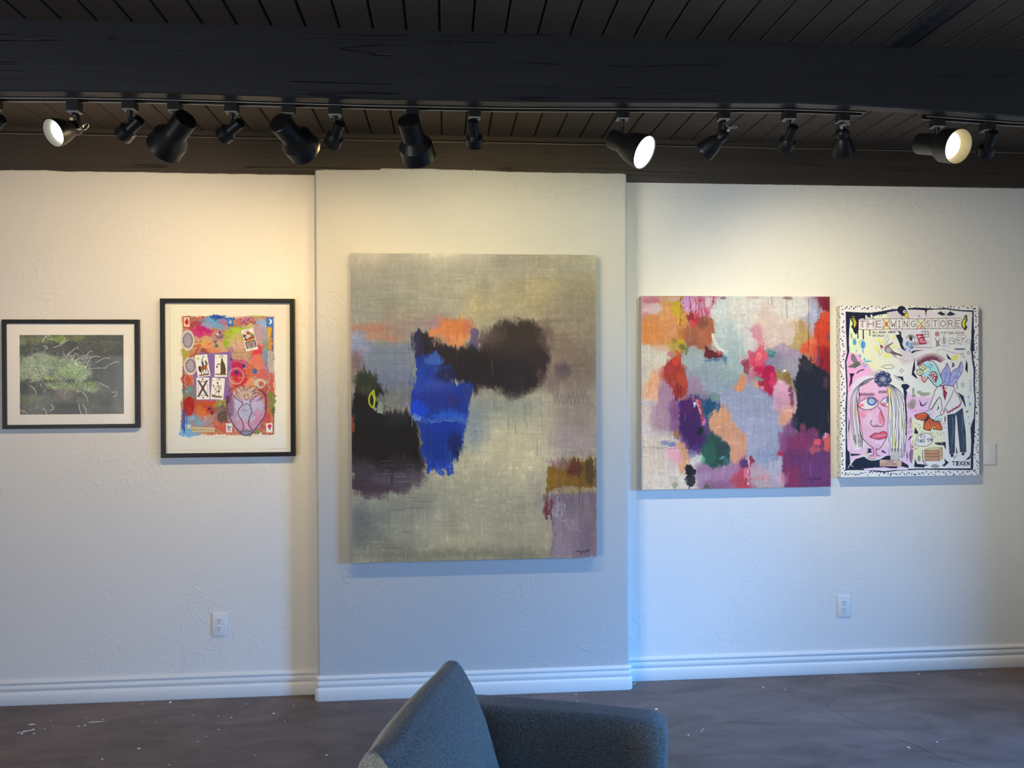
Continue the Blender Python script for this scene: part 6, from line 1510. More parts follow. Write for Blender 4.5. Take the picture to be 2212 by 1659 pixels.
# figure with raised arms in a fan of rays (plain drawing)
B(830, 1130, 175, 215, (176, 140, 150), 1, 16, {'nm': 14, 'nf': 5}); B(760, 1110, 90, 110, (190, 184, 196), .8, 40, D); B(920, 1080, 80, 90, (186, 176, 190), .75, 40, D); B(840, 1160, 60, 110, (164, 172, 184), .8, 30, D); B(940, 1190, 60, 60, (196, 130, 150), .8, 30, D); B(700, 1160, 50, 60, (160, 130, 150), .7, 30, D); B(830, 960, 120, 60, (206, 170, 140), .9, 20, D); B(820, 1260, 90, 50, (190, 140, 156), .8, 26, D)
B(690, 1090, 30, 90, (110, 70, 96), .6, 26, D)
for i in range(46): x = R.uniform(690, 960); y = R.uniform(1030, 1250); L([(x, y), (x + R.uniform(20, 60), y + R.uniform(-60, -20))], R.uniform(2, 8), R.choice([(206, 206, 220), (180, 120, 140), (150, 176, 190)]), R.uniform(.2, .6), taper=True)
for i in range(70): x = R.gauss(830, 85); y = R.gauss(1130, 100); a = R.choice([-.7, .8]); L([(x, y), (x + R.uniform(20, 70) * math.cos(a), y + R.uniform(20, 70) * math.sin(a))], R.uniform(2, 10), R.choice([(214, 214, 226), (176, 96, 120), (140, 170, 190), (206, 150, 160), (120, 80, 110)]), R.uniform(.2, .5), taper=True)
for i in range(60): a = R.uniform(0, 2 * PI); x = 840 + 170 * math.cos(a); y = 1130 + 205 * math.sin(a); L([(x, y), (x + R.uniform(-40, 40), y + R.uniform(-30, 30))], R.uniform(3, 9), R.choice([(90, 50, 80), (120, 70, 90), (70, 60, 90)]), R.uniform(.3, .6), taper=True)
for a in range(-80, 81, 14): t = math.radians(a - 90); L([(835 + 30 * math.cos(t), 1000 + 30 * math.sin(t)), (835 + 90 * math.cos(t), 1000 + 66 * math.sin(t))], 3, (110, 84, 66), .8)
for a in range(-73, 76, 14): t = math.radians(a - 90); L([(835 + 34 * math.cos(t), 1000 + 34 * math.sin(t)), (835 + 86 * math.cos(t), 1000 + 62 * math.sin(t))], 4, (232, 206, 160), .8)
K = (96, 40, 56)
L([(720, 980), (735, 1010), (790, 1045), (800, 1050)], 7, K, .9, smooth=True); L([(745, 975), (765, 1010), (800, 1030)], 5, K, .8, smooth=True); L([(940, 975), (900, 1010), (870, 1040), (865, 1050)], 7, K, .9, smooth=True); L([(905, 970), (880, 1005), (860, 1030)], 5, K, .8, smooth=True)
L([(812, 1010), (815, 985), (832, 975), (850, 985), (852, 1010), (835, 1028), (812, 1010)], 5, K, .85, smooth=True); L([(785, 1045), (800, 1070), (835, 1060), (865, 1072), (880, 1045)], 5, K, .85, smooth=True)
L([(800, 1070), (765, 1110), (755, 1150), (770, 1190), (795, 1230), (805, 1290), (780, 1330)], 8, K, .9, smooth=True); L([(862, 1070), (880, 1110), (878, 1150), (860, 1200), (850, 1240), (860, 1270), (890, 1310)], 8, K, .9, smooth=True)
L([(660, 980), (650, 1080), (680, 1200), (740, 1300), (800, 1355), (870, 1350), (930, 1280), (1000, 1180), (1020, 1080), (1010, 980), (960, 940)], 12, (84, 44, 70), .7, smooth=True); L([(1000, 960), (1016, 1040), (1012, 1100)], 18, (96, 56, 90), .6, smooth=True)
B(825, 1335, 44, 26, (120, 130, 150), .95, 7, {'nf': 3}); L([(785, 1330), (800, 1316), (820, 1322), (835, 1308), (850, 1322), (880, 1312)], 6, (84, 60, 80), .85); L([(785, 1345), (825, 1362), (870, 1348)], 8, (90, 50, 80), .8, smooth=True)
for q in ([(670, 950), (690, 920), (730, 930), (740, 960)], [(715, 905), (740, 890), (780, 930), (790, 945)], [(750, 890), (790, 890), (815, 940)], [(790, 880), (815, 900), (822, 925)], [(830, 940), (850, 910), (880, 890)], [(860, 920), (900, 895), (935, 905), (900, 930)], [(880, 950), (930, 930), (1000, 945)], [(890, 965), (950, 960), (1010, 985)], [(640, 1000), (690, 985), (700, 960)], [(930, 1040), (980, 1000), (1030, 975)], [(600, 1050), (650, 1040), (690, 1010)], [(540, 1200), (600, 1150), (640, 1120)], [(560, 1210), (640, 1160)], [(620, 1060), (600, 1090), (640, 1110)]):
    L(q, 6, (84, 46, 66), .8, smooth=True)
for q in ([(930, 1110), (990, 1130), (1050, 1160)], [(960, 1170), (1010, 1170)], [(600, 1250), (630, 1220), (650, 1190)]): L(q, 5, (110, 110, 80), .6, smooth=True)
# small cards (plain, simplified pictures)
def card(q, bg=(240, 228, 198)):
    c = [q[0], q[1], q[2], q[3]]; p.poly(c, (110, 80, 90), .5, 9); p.poly(c, bg, 1, 2.5)
def cardpt(q, u, v):
    return (q[0][0] * (1 - u) * (1 - v) + q[1][0] * u * (1 - v) + q[2][0] * u * v + q[3][0] * (1 - u) * v, q[0][1] * (1 - u) * (1 - v) + q[1][1] * u * (1 - v) + q[2][1] * u * v + q[3][1] * (1 - u) * v)
def cl(q, pts, w, col, a=.95, **k): L([cardpt(q, *t) for t in pts], w, col, a, **k)
def cp(q, pts, col, a=1, soft=2, rough=None): p.poly([cardpt(q, *t) for t in pts], col, a, soft, rough)
BR = (92, 64, 36); DK = (44, 32, 28)
q1 = [(349, 602), (466, 592), (497, 795), (378, 808)]; card(q1)
cp(q1, [(.10, .90), (.9, .88), (.9, .95), (.12, .95)], (130, 90, 60)); cp(q1, [(.12, .14), (.2, .09), (.32, .12), (.3, .2), (.18, .23)], (176, 160, 60)); B(*cardpt(q1, .21, .16), 9, 9, (226, 206, 96), 1, 3)
cp(q1, [(.28, .58), (.5, .5), (.75, .5), (.82, .62), (.7, .70), (.45, .72), (.25, .70)], (176, 96, 60)); cp(q1, [(.70, .55), (.78, .34), (.93, .40), (.95, .47), (.86, .48), (.84, .62)], (140, 84, 50)); cp(q1, [(.70, .33), (.78, .26), (.90, .34), (.82, .42)], (80, 96, 56))
cp(q1, [(.16, .52), (.34, .5), (.34, .78), (.22, .80), (.14, .66)], (72, 50, 34)); cp(q1, [(.44, .30), (.60, .30), (.64, .52), (.46, .55)], (66, 92, 120)); B(*cardpt(q1, .53, .24), 6, 8, BR, 1, 2); cl(q1, [(.55, .2), (.62, .10), (.70, .06), (.68, .14)], 4, (60, 56, 50)); cl(q1, [(.5, .5), (.54, .66), (.50, .70)], 9, (120, 60, 40))
for s in ([(.30, .70), (.36, .84), (.28, .92)], [(.40, .72), (.52, .82), (.64, .90)], [(.72, .66), (.70, .76), (.66, .80)], [(.80, .64), (.88, .78), (.84, .90)]): cl(q1, s, 6, DK)
cl(q1, [(.15, .965), (.9, .955)], 3, (130, 110, 90), .7)
q2 = [(538, 596), (656, 596), (652, 808), (535, 806)]; card(q2)
cp(q2, [(.05, .86), (.95, .86), (.95, .91), (.05, .91)], (130, 84, 50)); cp(q2, [(.52, .18), (.62, .15), (.66, .28), (.80, .42), (.90, .66), (.88, .87), (.46, .87), (.50, .60), (.48, .42)], (96, 72, 46)); cp(q2, [(.50, .38), (.55, .30), (.58, .42), (.26, .46), (.16, .42), (.46, .40)], (84, 62, 40))
cl(q2, [(.47, .50), (.50, .86)], 3, BR); cl(q2, [(.18, .44), (.18, .54)], 3, DK); B(*cardpt(q2, .19, .55), 8, 9, (80, 60, 44), 1, 2); cl(q2, [(.05, .13), (.95, .13)], 2, (170, 150, 120), .8); p.text('VIIII', *cardpt(q2, .34, .03), 15, (110, 80, 60), 2.4); cl(q2, [(.3, .95), (.8, .95)], 5, (170, 140, 110), .5)
q3 = [(364, 812), (484, 812), (488, 1018), (366, 1020)]; card(q3)
for k in (-.08, -.045, -.01, .025, .06): cl(q3, [(.16 + k, .13), (.86 + k, .87)], 3.6, (60, 46, 70)); cl(q3, [(.84 + k, .13), (.14 + k, .87)], 3.6, (66, 46, 40))
for (u, v) in ((.5, .08), (.40, .19), (.60, .19), (.5, .92), (.40, .81), (.60, .81)): B(*cardpt(q3, u, v), 7, 7, (76, 64, 40), .95, 4, {'nf': 2})
for k in range(9): v = .30 + .05 * k; B(*cardpt(q3, .12 + .03 * abs(k - 4) * .3, v), 4, 3, (90, 80, 60), .9, 2); B(*cardpt(q3, .88, v), 4, 3, (96, 80, 50), .9, 2); cl(q3, [(.12, v), (.22, v + .01)], 2, (190, 150, 60), .8); cl(q3, [(.78, v), (.88, v + .01)], 2, (190, 150, 60), .8)
q4 = [(514, 812), (633, 822), (616, 1024), (494, 1016)]; card(q4)
cl(q4, [(.05, .13), (.95, .13)], 2, (150, 130, 110), .8); p.text('XIII', *cardpt(q4, .36, .02), 15, (110, 80, 60), 2.4); cp(q4, [(.08, .80), (.4, .82), (.9, .84), (.88, .91), (.1, .90)], (110, 90, 60)); cp(q4, [(.10, .76), (.28, .78), (.28, .88), (.08, .86)], (130, 116, 76))
SKL = (110, 66, 46)
B(*cardpt(q4, .45, .23), 9, 9, SKL, 1, 2); cl(q4, [(.48, .30), (.56, .42), (.60, .55)], 5, SKL); 
for k in range(4): cl(q4, [(.46 + .02 * k, .36 + .045 * k), (.58, .33 + .045 * k), (.70 + .01 * k, .38 + .045 * k)], 3, SKL, .9, smooth=True)
cl(q4, [(.44, .36), (.34, .48), (.42, .58)], 3.4, SKL); cl(q4, [(.72, .34), (.80, .46), (.66, .58)], 3.4, SKL); cp(q4, [(.50, .57), (.70, .58), (.66, .66), (.54, .66)], SKL); cl(q4, [(.55, .62), (.36, .72), (.36, .84)], 4, SKL); cl(q4, [(.66, .64), (.60, .74), (.76, .86)], 4, SKL); cl(q4, [(.14, .36), (.34, .58), (.52, .66)], 4.4, BR); B(*cardpt(q4, .14, .37), 7, 8, BR, 1, 2)
cl(q4, [(.25, .955), (.75, .965)], 6, (150, 110, 90), .5)
q5 = [(784, 368), (896, 346), (944, 548), (832, 568)]; card(q5)
p.text('XVIIII', *cardpt(q5, .22, .06), 14, (110, 84, 66), 2.2, slope=-.2); cp(q5, [(.06, .16), (.94, .16), (.94, .52), (.06, .56)], (226, 206, 170), 1); B(*cardpt(q5, .52, .19), 20, 16, (206, 110, 60), 1, 3); B(*cardpt(q5, .52, .18), 10, 8, (150, 70, 50), .9, 3)
for i in range(26): B(*cardpt(q5, R.uniform(.05, .32), R.uniform(.2, .48)), 5, 5, R.choice([(36, 40, 36), (60, 60, 50)]), .9, 2)
for i in range(16): B(*cardpt(q5, R.uniform(.66, .94), R.uniform(.22, .44)), 6, 6, R.choice([(96, 96, 50), (120, 84, 50)]), .9, 2)
cp(q5, [(.14, .46), (.4, .42), (.62, .36), (.94, .38), (.94, .48), (.3, .58), (.16, .54)], (150, 84, 50), 1, 3, {'nf': 2}); cp(q5, [(.1, .54), (.5, .50), (.94, .46), (.94, .52), (.12, .60)], (226, 150, 76)); cp(q5, [(.08, .62), (.94, .56), (.94, .88), (.10, .90)], (160, 146, 126)); cp(q5, [(.06, .60), (.94, .53), (.94, .56), (.08, .63)], (60, 50, 40)); cp(q5, [(.08, .64), (.15, .64), (.18, .9), (.12, .9)], (60, 50, 40)); cp(q5, [(.86, .58), (.94, .57), (.94, .86), (.88, .86)], (60, 50, 40))
for k in range(5): cl(q5, [(.52, .86), (.40 + .07 * k, .66)], 5, (150, 96, 90), .9)
cl(q5, [(.3, .95), (.7, .93)], 5, (150, 120, 100), .6)
q6 = [(246, 240), (302, 240), (302, 332), (248, 330)]; p.poly([(236, 232), (304, 228), (306, 345), (240, 345)], (196, 80, 50), .9, 5, {'nf': 3}); card(q6, (236, 190, 150)); cp(q6, [(.3, .35), (.55, .2), (.8, .35), (.85, .55), (.6, .82), (.3, .72), (.15, .5)], (196, 40, 30), 1, 3); cp(q6, [(.4, .14), (.7, .16), (.6, .3)], (96, 50, 30))
q7 = [(656, 250), (712, 250), (712, 326), (658, 328)]; card(q7, (56, 110, 160))
for k in range(6): a = k * PI / 3 + .3; cl(q7, [(.5, .5), (.5 + .34 * math.cos(a), .5 + .28 * math.sin(a))], 4.5, (226, 230, 230))
q8 = [(1022, 250), (1082, 250), (1082, 332), (1024, 334)]; card(q8, (50, 120, 180)); B(*cardpt(q8, .52, .46), 20, 24, (240, 238, 220), 1, 2); B(*cardpt(q8, .28, .44), 17, 21, (50, 120, 180), 1, 2); cl(q8, [(.62, .3), (.56, .44), (.64, .52)], 2, (120, 150, 170), .8)
q9 = [(640, 1246), (698, 1246), (698, 1332), (642, 1330)]; card(q9, (232, 226, 210))
for s in ([(.5, .72), (.5, .5), (.3, .3), (.3, .16)], [(.5, .55), (.72, .4), (.8, .24)], [(.32, .4), (.16, .36)], [(.66, .46), (.84, .48)], [(.5, .6), (.24, .56), (.14, .48)], [(.5, .5), (.52, .3)], [(.2, .76), (.8, .76)]): cl(q9, s, 4.6, (30, 60, 60))
cl(q9, [(.25, .92), (.75, .92)], 4, (206, 120, 90), .7)
q10 = [(1016, 1246), (1076, 1244), (1076, 1330), (1018, 1332)]; card(q10, (236, 224, 214)); cp(q10, [(.2, .3), (.45, .14), (.75, .18), (.86, .36), (.7, .52), (.4, .54), (.24, .46)], (190, 24, 70), 1, 3, {'nf': 2}); cl(q10, [(.35, .35), (.5, .28), (.66, .36)], 3, (236, 120, 150)); cp(q10, [(.4, .56), (.7, .54), (.66, .76), (.56, .66), (.46, .72)], (60, 56, 50), 1, 3)
# gaming strip with small signs
q11 = [(318, 1278), (536, 1286), (534, 1328), (320, 1326)]; card(q11, (196, 176, 136))
for k in range(9): B(*cardpt(q11, .07 + k * .108, .55), 4, 8, R.choice([(84, 70, 60), (120, 80, 60)]), .9, 3, {'nf': 2})
p.poly([(258, 1255), (310, 1258), (308, 1295), (256, 1298)], (196, 196, 180), .9, 4, {'nf': 3}); L([(270, 1262), (266, 1284), (278, 1288)], 5, (30, 30, 40), .95)
L([(380, 1270), (440, 1268), (500, 1275)], 2, (130, 100, 90), .6)
# pencil notes and signature under the picture
L([(528, 1376), (540, 1372), (550, 1378), (575, 1374), (585, 1378), (600, 1373), (612, 1378), (640, 1374), (664, 1377)], 2.2, (130, 112, 96), .75)
L([(905, 1362), (920, 1356), (935, 1366), (950, 1358), (962, 1372), (975, 1360), (990, 1380), (1000, 1360), (1015, 1368), (1044, 1366)], 2.2, (150, 126, 116), .7)
p.img[:] = np.clip(p.img, 0, 1)
fx0, fx1, fz0, fz1 = -1.395, -0.751, 1.192, 1.972
root = empty('framed_collage', ((fx0 + fx1) / 2, -.015, (fz0 + fz1) / 2), 'black-framed portrait-format colourful collage with picture cards, on the left wall', 'framed picture')
wf = 0.0205
yf = framed(root, fx0, fx1, fz0, fz1, wf, 0.032, 0, None, None)
pigment_mesh('collage_sheet', p.albedo(), [(fx0 + wf - .001, yf + .016, fz1 - wf + .001), (fx1 - wf + .001, yf + .016, fz1 - wf + .001), (fx1 - wf + .001, yf + .016, fz0 + wf - .001), (fx0 + wf - .001, yf + .016, fz0 + wf - .001)], paint_mat('collage_sheet', .7, .2, .06), root)

# ------------------------------------------------------------------ the dotted-border cartoon painting
IL_DO = [[(0.98, 0.91, 0.73), (0.72, 0.68, 0.56), (0.51, 0.49, 0.43)], [(0.95, 0.93, 0.83), (0.71, 0.71, 0.65), (0.51, 0.51, 0.46)], [(0.84, 0.87, 0.87), (0.69, 0.72, 0.73), (0.51, 0.52, 0.5)], [(0.7, 0.78, 0.88), (0.6, 0.67, 0.75), (0.48, 0.51, 0.53)]]
def c4(x, y): return (.5893 * x, 39.5 + .5893 * y)
def c5(x, y): return (.5893 * x, 790 + .5893 * y)
p = Paint(640, 760, .766, .90, [(62, 80), (1243, 90), (1222, 1535), (52, 1540)], IL_DO, 91)
B = p.blob; L = p.line; R = p.rnd; PY = p.poly
NAVY = (30, 34, 54); D = {'nm': 8, 'nf': 3}; W_ = (238, 232, 230)
p.img[:] = np.array((238, 226, 222)) / 255
# inner field grounds
field_ = [(110, 130), (330, 145), (560, 110), (790, 105), (1198, 130), (1190, 560), (1198, 900), (1160, 1490), (700, 1490), (420, 1480), (95, 1480), (110, 900)]
PY(field_, (206, 196, 192), 1, 3)
def G(pts, col, a=1, soft=26): PY(pts, col, a, soft, {'nm': 12, 'nf': 4})
G([(130, 150), (470, 150), (480, 300), (480, 640), (330, 640), (300, 600), (130, 480)], (232, 238, 190)); G([(380, 300), (640, 330), (640, 560), (420, 650), (330, 560)], (236, 236, 196)); G([(130, 480), (210, 500), (330, 640), (290, 700), (130, 900), (110, 900), (105, 480)], (240, 170, 206), 1, 20)
G([(460, 130), (800, 110), (800, 190), (460, 190)], (206, 192, 184)); G([(800, 130), (1190, 150), (1180, 480), (1130, 460), (1100, 300), (800, 190)], (226, 190, 206)); G([(560, 290), (840, 290), (880, 470), (860, 560), (640, 640), (560, 560)], (204, 196, 192)); G([(840, 300), (1130, 330), (1130, 480), (1190, 480), (1190, 570), (860, 520)], (206, 202, 206))
G([(460, 620), (700, 560), (720, 700), (680, 860), (480, 860)], (226, 236, 206)); G([(660, 740), (900, 700), (900, 880), (660, 900)], (202, 224, 202)); G([(1080, 560), (1190, 560), (1190, 1080), (1120, 1100), (1100, 800)], (196, 222, 200)); G([(610, 800), (680, 850), (830, 860), (850, 1020), (700, 1100), (610, 1180)], (232, 176, 210))
G([(120, 820), (200, 780), (250, 1400), (120, 1400)], (226, 184, 216)); G([(610, 1080), (660, 1180), (640, 1480), (560, 1480), (200, 1300), (250, 1280), (560, 1280)], (222, 180, 216)); G([(660, 1050), (930, 1120), (940, 1260), (930, 1420), (660, 1400)], (226, 226, 180)); G([(930, 1080), (1170, 1080), (1150, 1480), (900, 1490), (680, 1480), (690, 1400), (930, 1400)], (198, 196, 204)); G([(330, 1460), (640, 1440), (660, 1480), (330, 1485)], (214, 190, 222))
G([(480, 640), (640, 640), (650, 780), (600, 760), (500, 700)], (232, 232, 214)); G([(240, 130), (420, 200), (200, 200), (130, 160)], (226, 226, 190), .6)
G([(1100, 150), (1180, 150), (1180, 330), (1140, 300)], (228, 176, 206)); G([(860, 560), (1100, 560), (1100, 640), (900, 640)], (206, 206, 210), .7)
# border dots
for (xa, ya, xb, yb, n) in ((75, 95, 1225, 100, 62), (75, 1505, 1215, 1515, 66), (80, 110, 70, 1510, 64), (1222, 110, 1200, 1510, 64)):
    for i in range(n):
        t = (i + R.uniform(.1, .9)) / n; x = xa + (xb - xa) * t; y = ya + (yb - ya) * t
        if abs(xb - xa) > 400: y += R.uniform(-16, 18)
        else: x += R.uniform(-18, 18)
        if 545 < x < 650 and y < 140: continue
        B(x, y, R.uniform(3.6, 6.4), R.uniform(4.6, 7.6), (26, 26, 34), 1, 2, rot=R.uniform(-.6, .6))
# wobbly navy border
def band(outer, inner): PY(outer + inner[::-1], NAVY, 1, 2, {'nf': 1.2})
band([(110, 131), (200, 140), (330, 142), (400, 132), (480, 118), (560, 112)], [(118, 200), (150, 190), (220, 190), (340, 178), (430, 145), (560, 124)])
band([(640, 106), (700, 100), (800, 104), (860, 110), (960, 106), (1080, 122), (1200, 128)], [(640, 118), (700, 118), (790, 124), (880, 118), (970, 118), (1080, 134), (1196, 142)])
PY([(780, 106), (808, 106), (797, 150), (794, 190), (788, 140)], NAVY, 1, 2)
band([(112, 131), (112, 300), (122, 470), (100, 560), (106, 700), (110, 800), (98, 960), (98, 1200), (94, 1480)], [(150, 190), (128, 300), (138, 470), (112, 560), (118, 700), (120, 800), (112, 960), (108, 1200), (116, 1480)])
band([(1202, 128), (1200, 240), (1204, 330), (1188, 470), (1196, 560), (1208, 640), (1200, 760), (1206, 900), (1194, 1100), (1180, 1260), (1172, 1490)], [(1190, 142), (1184, 240), (1178, 330), (1174, 470), (1180, 560), (1192, 640), (1188, 760), (1196, 900), (1182, 1100), (1160, 1260), (1152, 1470)])
band([(94, 1480), (240, 1480), (330, 1492), (420, 1502), (520, 1490), (700, 1482), (1172, 1492)], [(110, 1462), (240, 1468), (330, 1480), (420, 1492), (520, 1480), (700, 1472), (1160, 1476)])
# top left drip mass
PY([(112, 132), (330, 145), (450, 140), (470, 150), (400, 158), (330, 168), (352, 190), (330, 200), (300, 165), (290, 200), (270, 200), (262, 190), (225, 195), (215, 300), (195, 330), (172, 300), (176, 210), (150, 180), (140, 280), (132, 470), (118, 470), (114, 300)], NAVY, 1, 2, {'nf': 1.5})
for (x, y0, y1, w) in ((212, 280, 360, 9), (258, 280, 366, 10), (314, 288, 336, 7), (158, 320, 360, 5), (285, 170, 240, 10)): L([(x, y0), (x, y1)], w, NAVY, 1, taper=False)
L([(285, 170), (285, 210)], 16, (232, 234, 206), .95); L([(330, 165), (332, 205)], 16, (232, 234, 206), .95)
PY([(120, 480), (136, 460), (140, 520), (118, 600)], NAVY, .0)
# right edge mass and bottom right
PY([(1196, 300), (1204, 480), (1166, 475), (1176, 380)], NAVY, 1, 2, {'nf': 1}); PY([(1180, 1060), (1198, 1060), (1184, 1260), (1166, 1480), (1150, 1480), (1160, 1250), (1156, 1130)], NAVY, 1, 2, {'nf': 1}); PY([(96, 1290), (130, 1330), (134, 1440), (180, 1462), (96, 1484)], NAVY, 1, 2, {'nf': 1.2}); PY([(130, 1300), (140, 1340), (230, 1345), (200, 1356), (140, 1360)], NAVY, 1, 2)
# letter tiles: THE X WING X STORE
PY([(220, 200), (1092, 192), (1096, 280), (218, 288)], (234, 218, 206), 1, 3, {'nf': 1.5}); PY([(430, 196), (486, 196), (482, 282), (430, 284)], (238, 214, 150), 1, 3); PY([(720, 196), (782, 196), (782, 282), (720, 282)], (232, 216, 160), .9, 3); PY([(846, 196), (1090, 194), (1092, 240), (846, 240)], (230, 190, 206), .6, 14)
PY([(440, 230), (462, 220), (470, 262), (444, 262)], (206, 90, 90), .6, 7); PY([(750, 250), (770, 262), (760, 282), (738, 280)], (190, 80, 96), .7, 5)
TL_ = [218, 288, 360, 428, 484, 540, 594, 650, 716, 782, 842, 902, 972, 1036, 1096]
TX = (60, 34, 44)
L([(220, 200), (440, 194), (700, 198), (1090, 192)], 3.4, TX, .9); L([(218, 284), (300, 290), (500, 282), (700, 284), (1094, 278)], 3.4, TX, .9)
for x in TL_: L([(x, 198), (x + R.uniform(-3, 3), 284)], 3, TX, .85)
for ch, x0, x1 in zip('THE WING STORE', TL_, TL_[1:]):
    if ch == ' ': L([(x0 + 4, 202), (x1 + 6, 290)], 3.4, TX); L([(x1 + 4, 202), (x0 - 4, 280)], 3.4, TX); continue
    w = x1 - x0
    for st in FONT[ch]: L([(x0 + 12 + a * (w - 24) / .8, 214 + b * 52) for a, b in st], 4.6, TX, 1)
PY([(238, 236), (246, 226), (252, 262), (242, 268)], (226, 130, 90), .5, 5)
p.text('ALL ANGEL WINGS', *c4(572, 445), 15.5, (36, 30, 40), 3.0, adv=.98, wf=.86); p.text('ON SALE!', *c4(572, 495), 15.5, (36, 30, 40), 3.0, adv=.98, wf=.86)
p.text('FITTING ROOM', *c4(1568, 462), 18, (60, 56, 66), 3.0, adv=1.0, wf=.90)
# stars
def star(x, y, r, k=5, w=2.6):
    pts = []
    for i in range(k * 2): a = -PI / 2 + i * PI / k; rr = r if i % 2 == 0 else r * .45; pts.append((x + rr * math.cos(a), y + rr * math.sin(a)))
    L(pts, w, (40, 36, 50), .9, closed=True)
star(405, 162, 17); star(1153, 490, 15); star(578, 640, 20, 4)
# plain black bird head peeking over the tiles
PY([(550, 110), (565, 90), (590, 84), (615, 95), (632, 130), (630, 150), (612, 170), (590, 170), (565, 150), (550, 130)], (34, 36, 50), 1, 2); B(612, 135, 13, 14, (240, 238, 232), 1, 2); B(614, 136, 5, 6, (30, 30, 40), 1, 2); PY([(632, 140), (650, 192), (606, 172)], (232, 196, 40), 1, 2); L([(632, 140), (650, 194), (606, 173)], 3, NAVY); L([(588, 170), (586, 200)], 3, NAVY)
# moth, butterflies
PY([c4(1510, 190), c4(1560, 160), c4(1610, 190), c4(1628, 210), c4(1580, 225)], (40, 46, 56), 1, 2); PY([c4(1650, 200), c4(1700, 160), c4(1780, 205), c4(1720, 225), c4(1660, 225)], (40, 46, 56), 1, 2); L([c4(1625, 165), c4(1635, 265)], 3, NAVY)
for (o, s) in ((c4(305, 310), 1), (c4(1905, 330), -1)):
    x, y = o
    PY([(x - 22 * s, y - 62), (x - 6 * s, y - 68), (x + 18 * s, y - 20), (x + 30 * s, y + 6), (x + 20 * s, y + 40), (x - 2 * s, y + 70), (x - 24 * s, y + 40), (x - 8 * s, y + 14), (x - 26 * s, y - 20)], (44, 40, 34), 1, 2)
    PY([(x - 8 * s, y - 40), (x + 12 * s, y - 14), (x + 22 * s, y + 8), (x + 12 * s, y + 36), (x, y + 50), (x - 2 * s, y + 10)], (214, 200, 50), 1, 2)
    for k in range(4): L([(x - 16 * s, y - 46 + 13 * k), (x + (4 + 5 * k) * s, y - 48 + 14 * k)], 4, (226, 206, 96), .9); L([(x - 6 * s, y - 36 + 12 * k), (x + 14 * s, y - 30 + 12 * k)], 2.4, (40, 36, 30), .9)
# little scene: plant, sandwich board, window
for k in range(9): a = PI + k * PI / 8; x, y = c4(1120, 540); L([(x, y), (x + 26 * math.cos(a) * .7, y + 24 * math.sin(a)), (x + 40 * math.cos(a), y + 34 * math.sin(a) + 8)], 4, (60, 76, 56), .9, smooth=True)
PY([c4(1098, 530), c4(1150, 530), c4(1140, 585), c4(1108, 585)], (50, 56, 60), 1, 2); B(*c4(1180, 630), 50, 16, (120, 116, 120), .7, 16, D); B(*c4(1310, 610), 40, 18, (150, 146, 150), .6, 16, D)
PY([c4(1200, 495), c4(1300, 495), c4(1345, 635), c4(1250, 640)], (170, 34, 60), 1, 2); L([c4(1200, 495), c4(1300, 495), c4(1345, 635), c4(1250, 640)], 2.6, (96, 20, 40), .9, closed=True); L([c4(1228, 528), c4(1290, 526)], 5, (240, 226, 230)); L([c4(1245, 512), c4(1226, 528), c4(1250, 545)], 5, (240, 226, 230))
p.text('WING', *c4(1246, 562), 9.5, (240, 220, 226), 2.4, wf=.95); p.text('STORE', *c4(1252, 595), 9.5, (240, 220, 226), 2.4, wf=.9); L([c4(1200, 500), c4(1170, 610)], 4, (110, 104, 110), .7)
L([c4(1285, 450), c4(1375, 450), c4(1378, 535), c4(1288, 535)], 4, (56, 50, 60), .9, closed=True); L([c4(1330, 450), c4(1332, 535)], 3.4, (56, 50, 60)); L([c4(1286, 492), c4(1376, 492)], 3.4, (56, 50, 60)); L([c4(1080, 590), c4(1085, 680), c4(1440, 690)], 3.4, (56, 50, 60), .9); L([c4(1405, 470), c4(1410, 670)], 2.4, (120, 116, 120), .8)
PY([c4(905, 505), c4(960, 490), c4(940, 440), c4(985, 460), c4(985, 520), c4(1010, 560), c4(1000, 640), c4(1045, 735), c4(985, 700), c4(950, 600)], NAVY, 1, 2, {'nf': 1.5})
# queue for the fitting room: small plain line figures
x, y = c4(1505, 490); B(x, y, 18, 20, (186, 130, 130), 1, 2); L([(x + 18 * math.cos(t * PI / 6), y + 19 * math.sin(t * PI / 6)) for t in range(12)], 3, (90, 50, 60), .9, closed=True); L([(x - 10, y - 8), (x + 10, y + 8)], 2, (90, 50, 60)); L([(x + 10, y - 8), (x - 10, y + 8)], 2, (90, 50, 60))
PY([c4(1480, 540), c4(1535, 540), c4(1545, 590), c4(1475, 590)], (214, 210, 214), 1, 2); L([c4(1485, 540), c4(1470, 575), c4(1495, 590)], 3, (50, 44, 56)); L([c4(1530, 540), c4(1548, 575), c4(1525, 590)], 3, (50, 44, 56)); L([c4(1497, 590), c4(1500, 660), c4(1488, 668)], 8, (60, 50, 60)); L([c4(1520, 590), c4(1524, 655), c4(1536, 662)], 8, (60, 50, 60))
L([c4(1600, 510), c4(1605, 650)], 5, (70, 66, 84))
for k in range(5): L([c4(1570, 560 + k * 18), c4(1603, 545 + k * 18), c4(1638, 560 + k * 18)], 3, (70, 66, 84), .9)
L([c4(1675, 640), c4(1670, 590), c4(1690, 555), c4(1730, 550), c4(1758, 575), c4(1760, 640), c4(1735, 625), c4(1715, 645), c4(1695, 628), c4(1675, 640)], 3.4, (70, 66, 84)); L([c4(1700, 590), c4(1745, 590)], 3, (70, 66, 84)); B(*c4(1745, 600), 4, 4, (70, 66, 84), 1, 2)
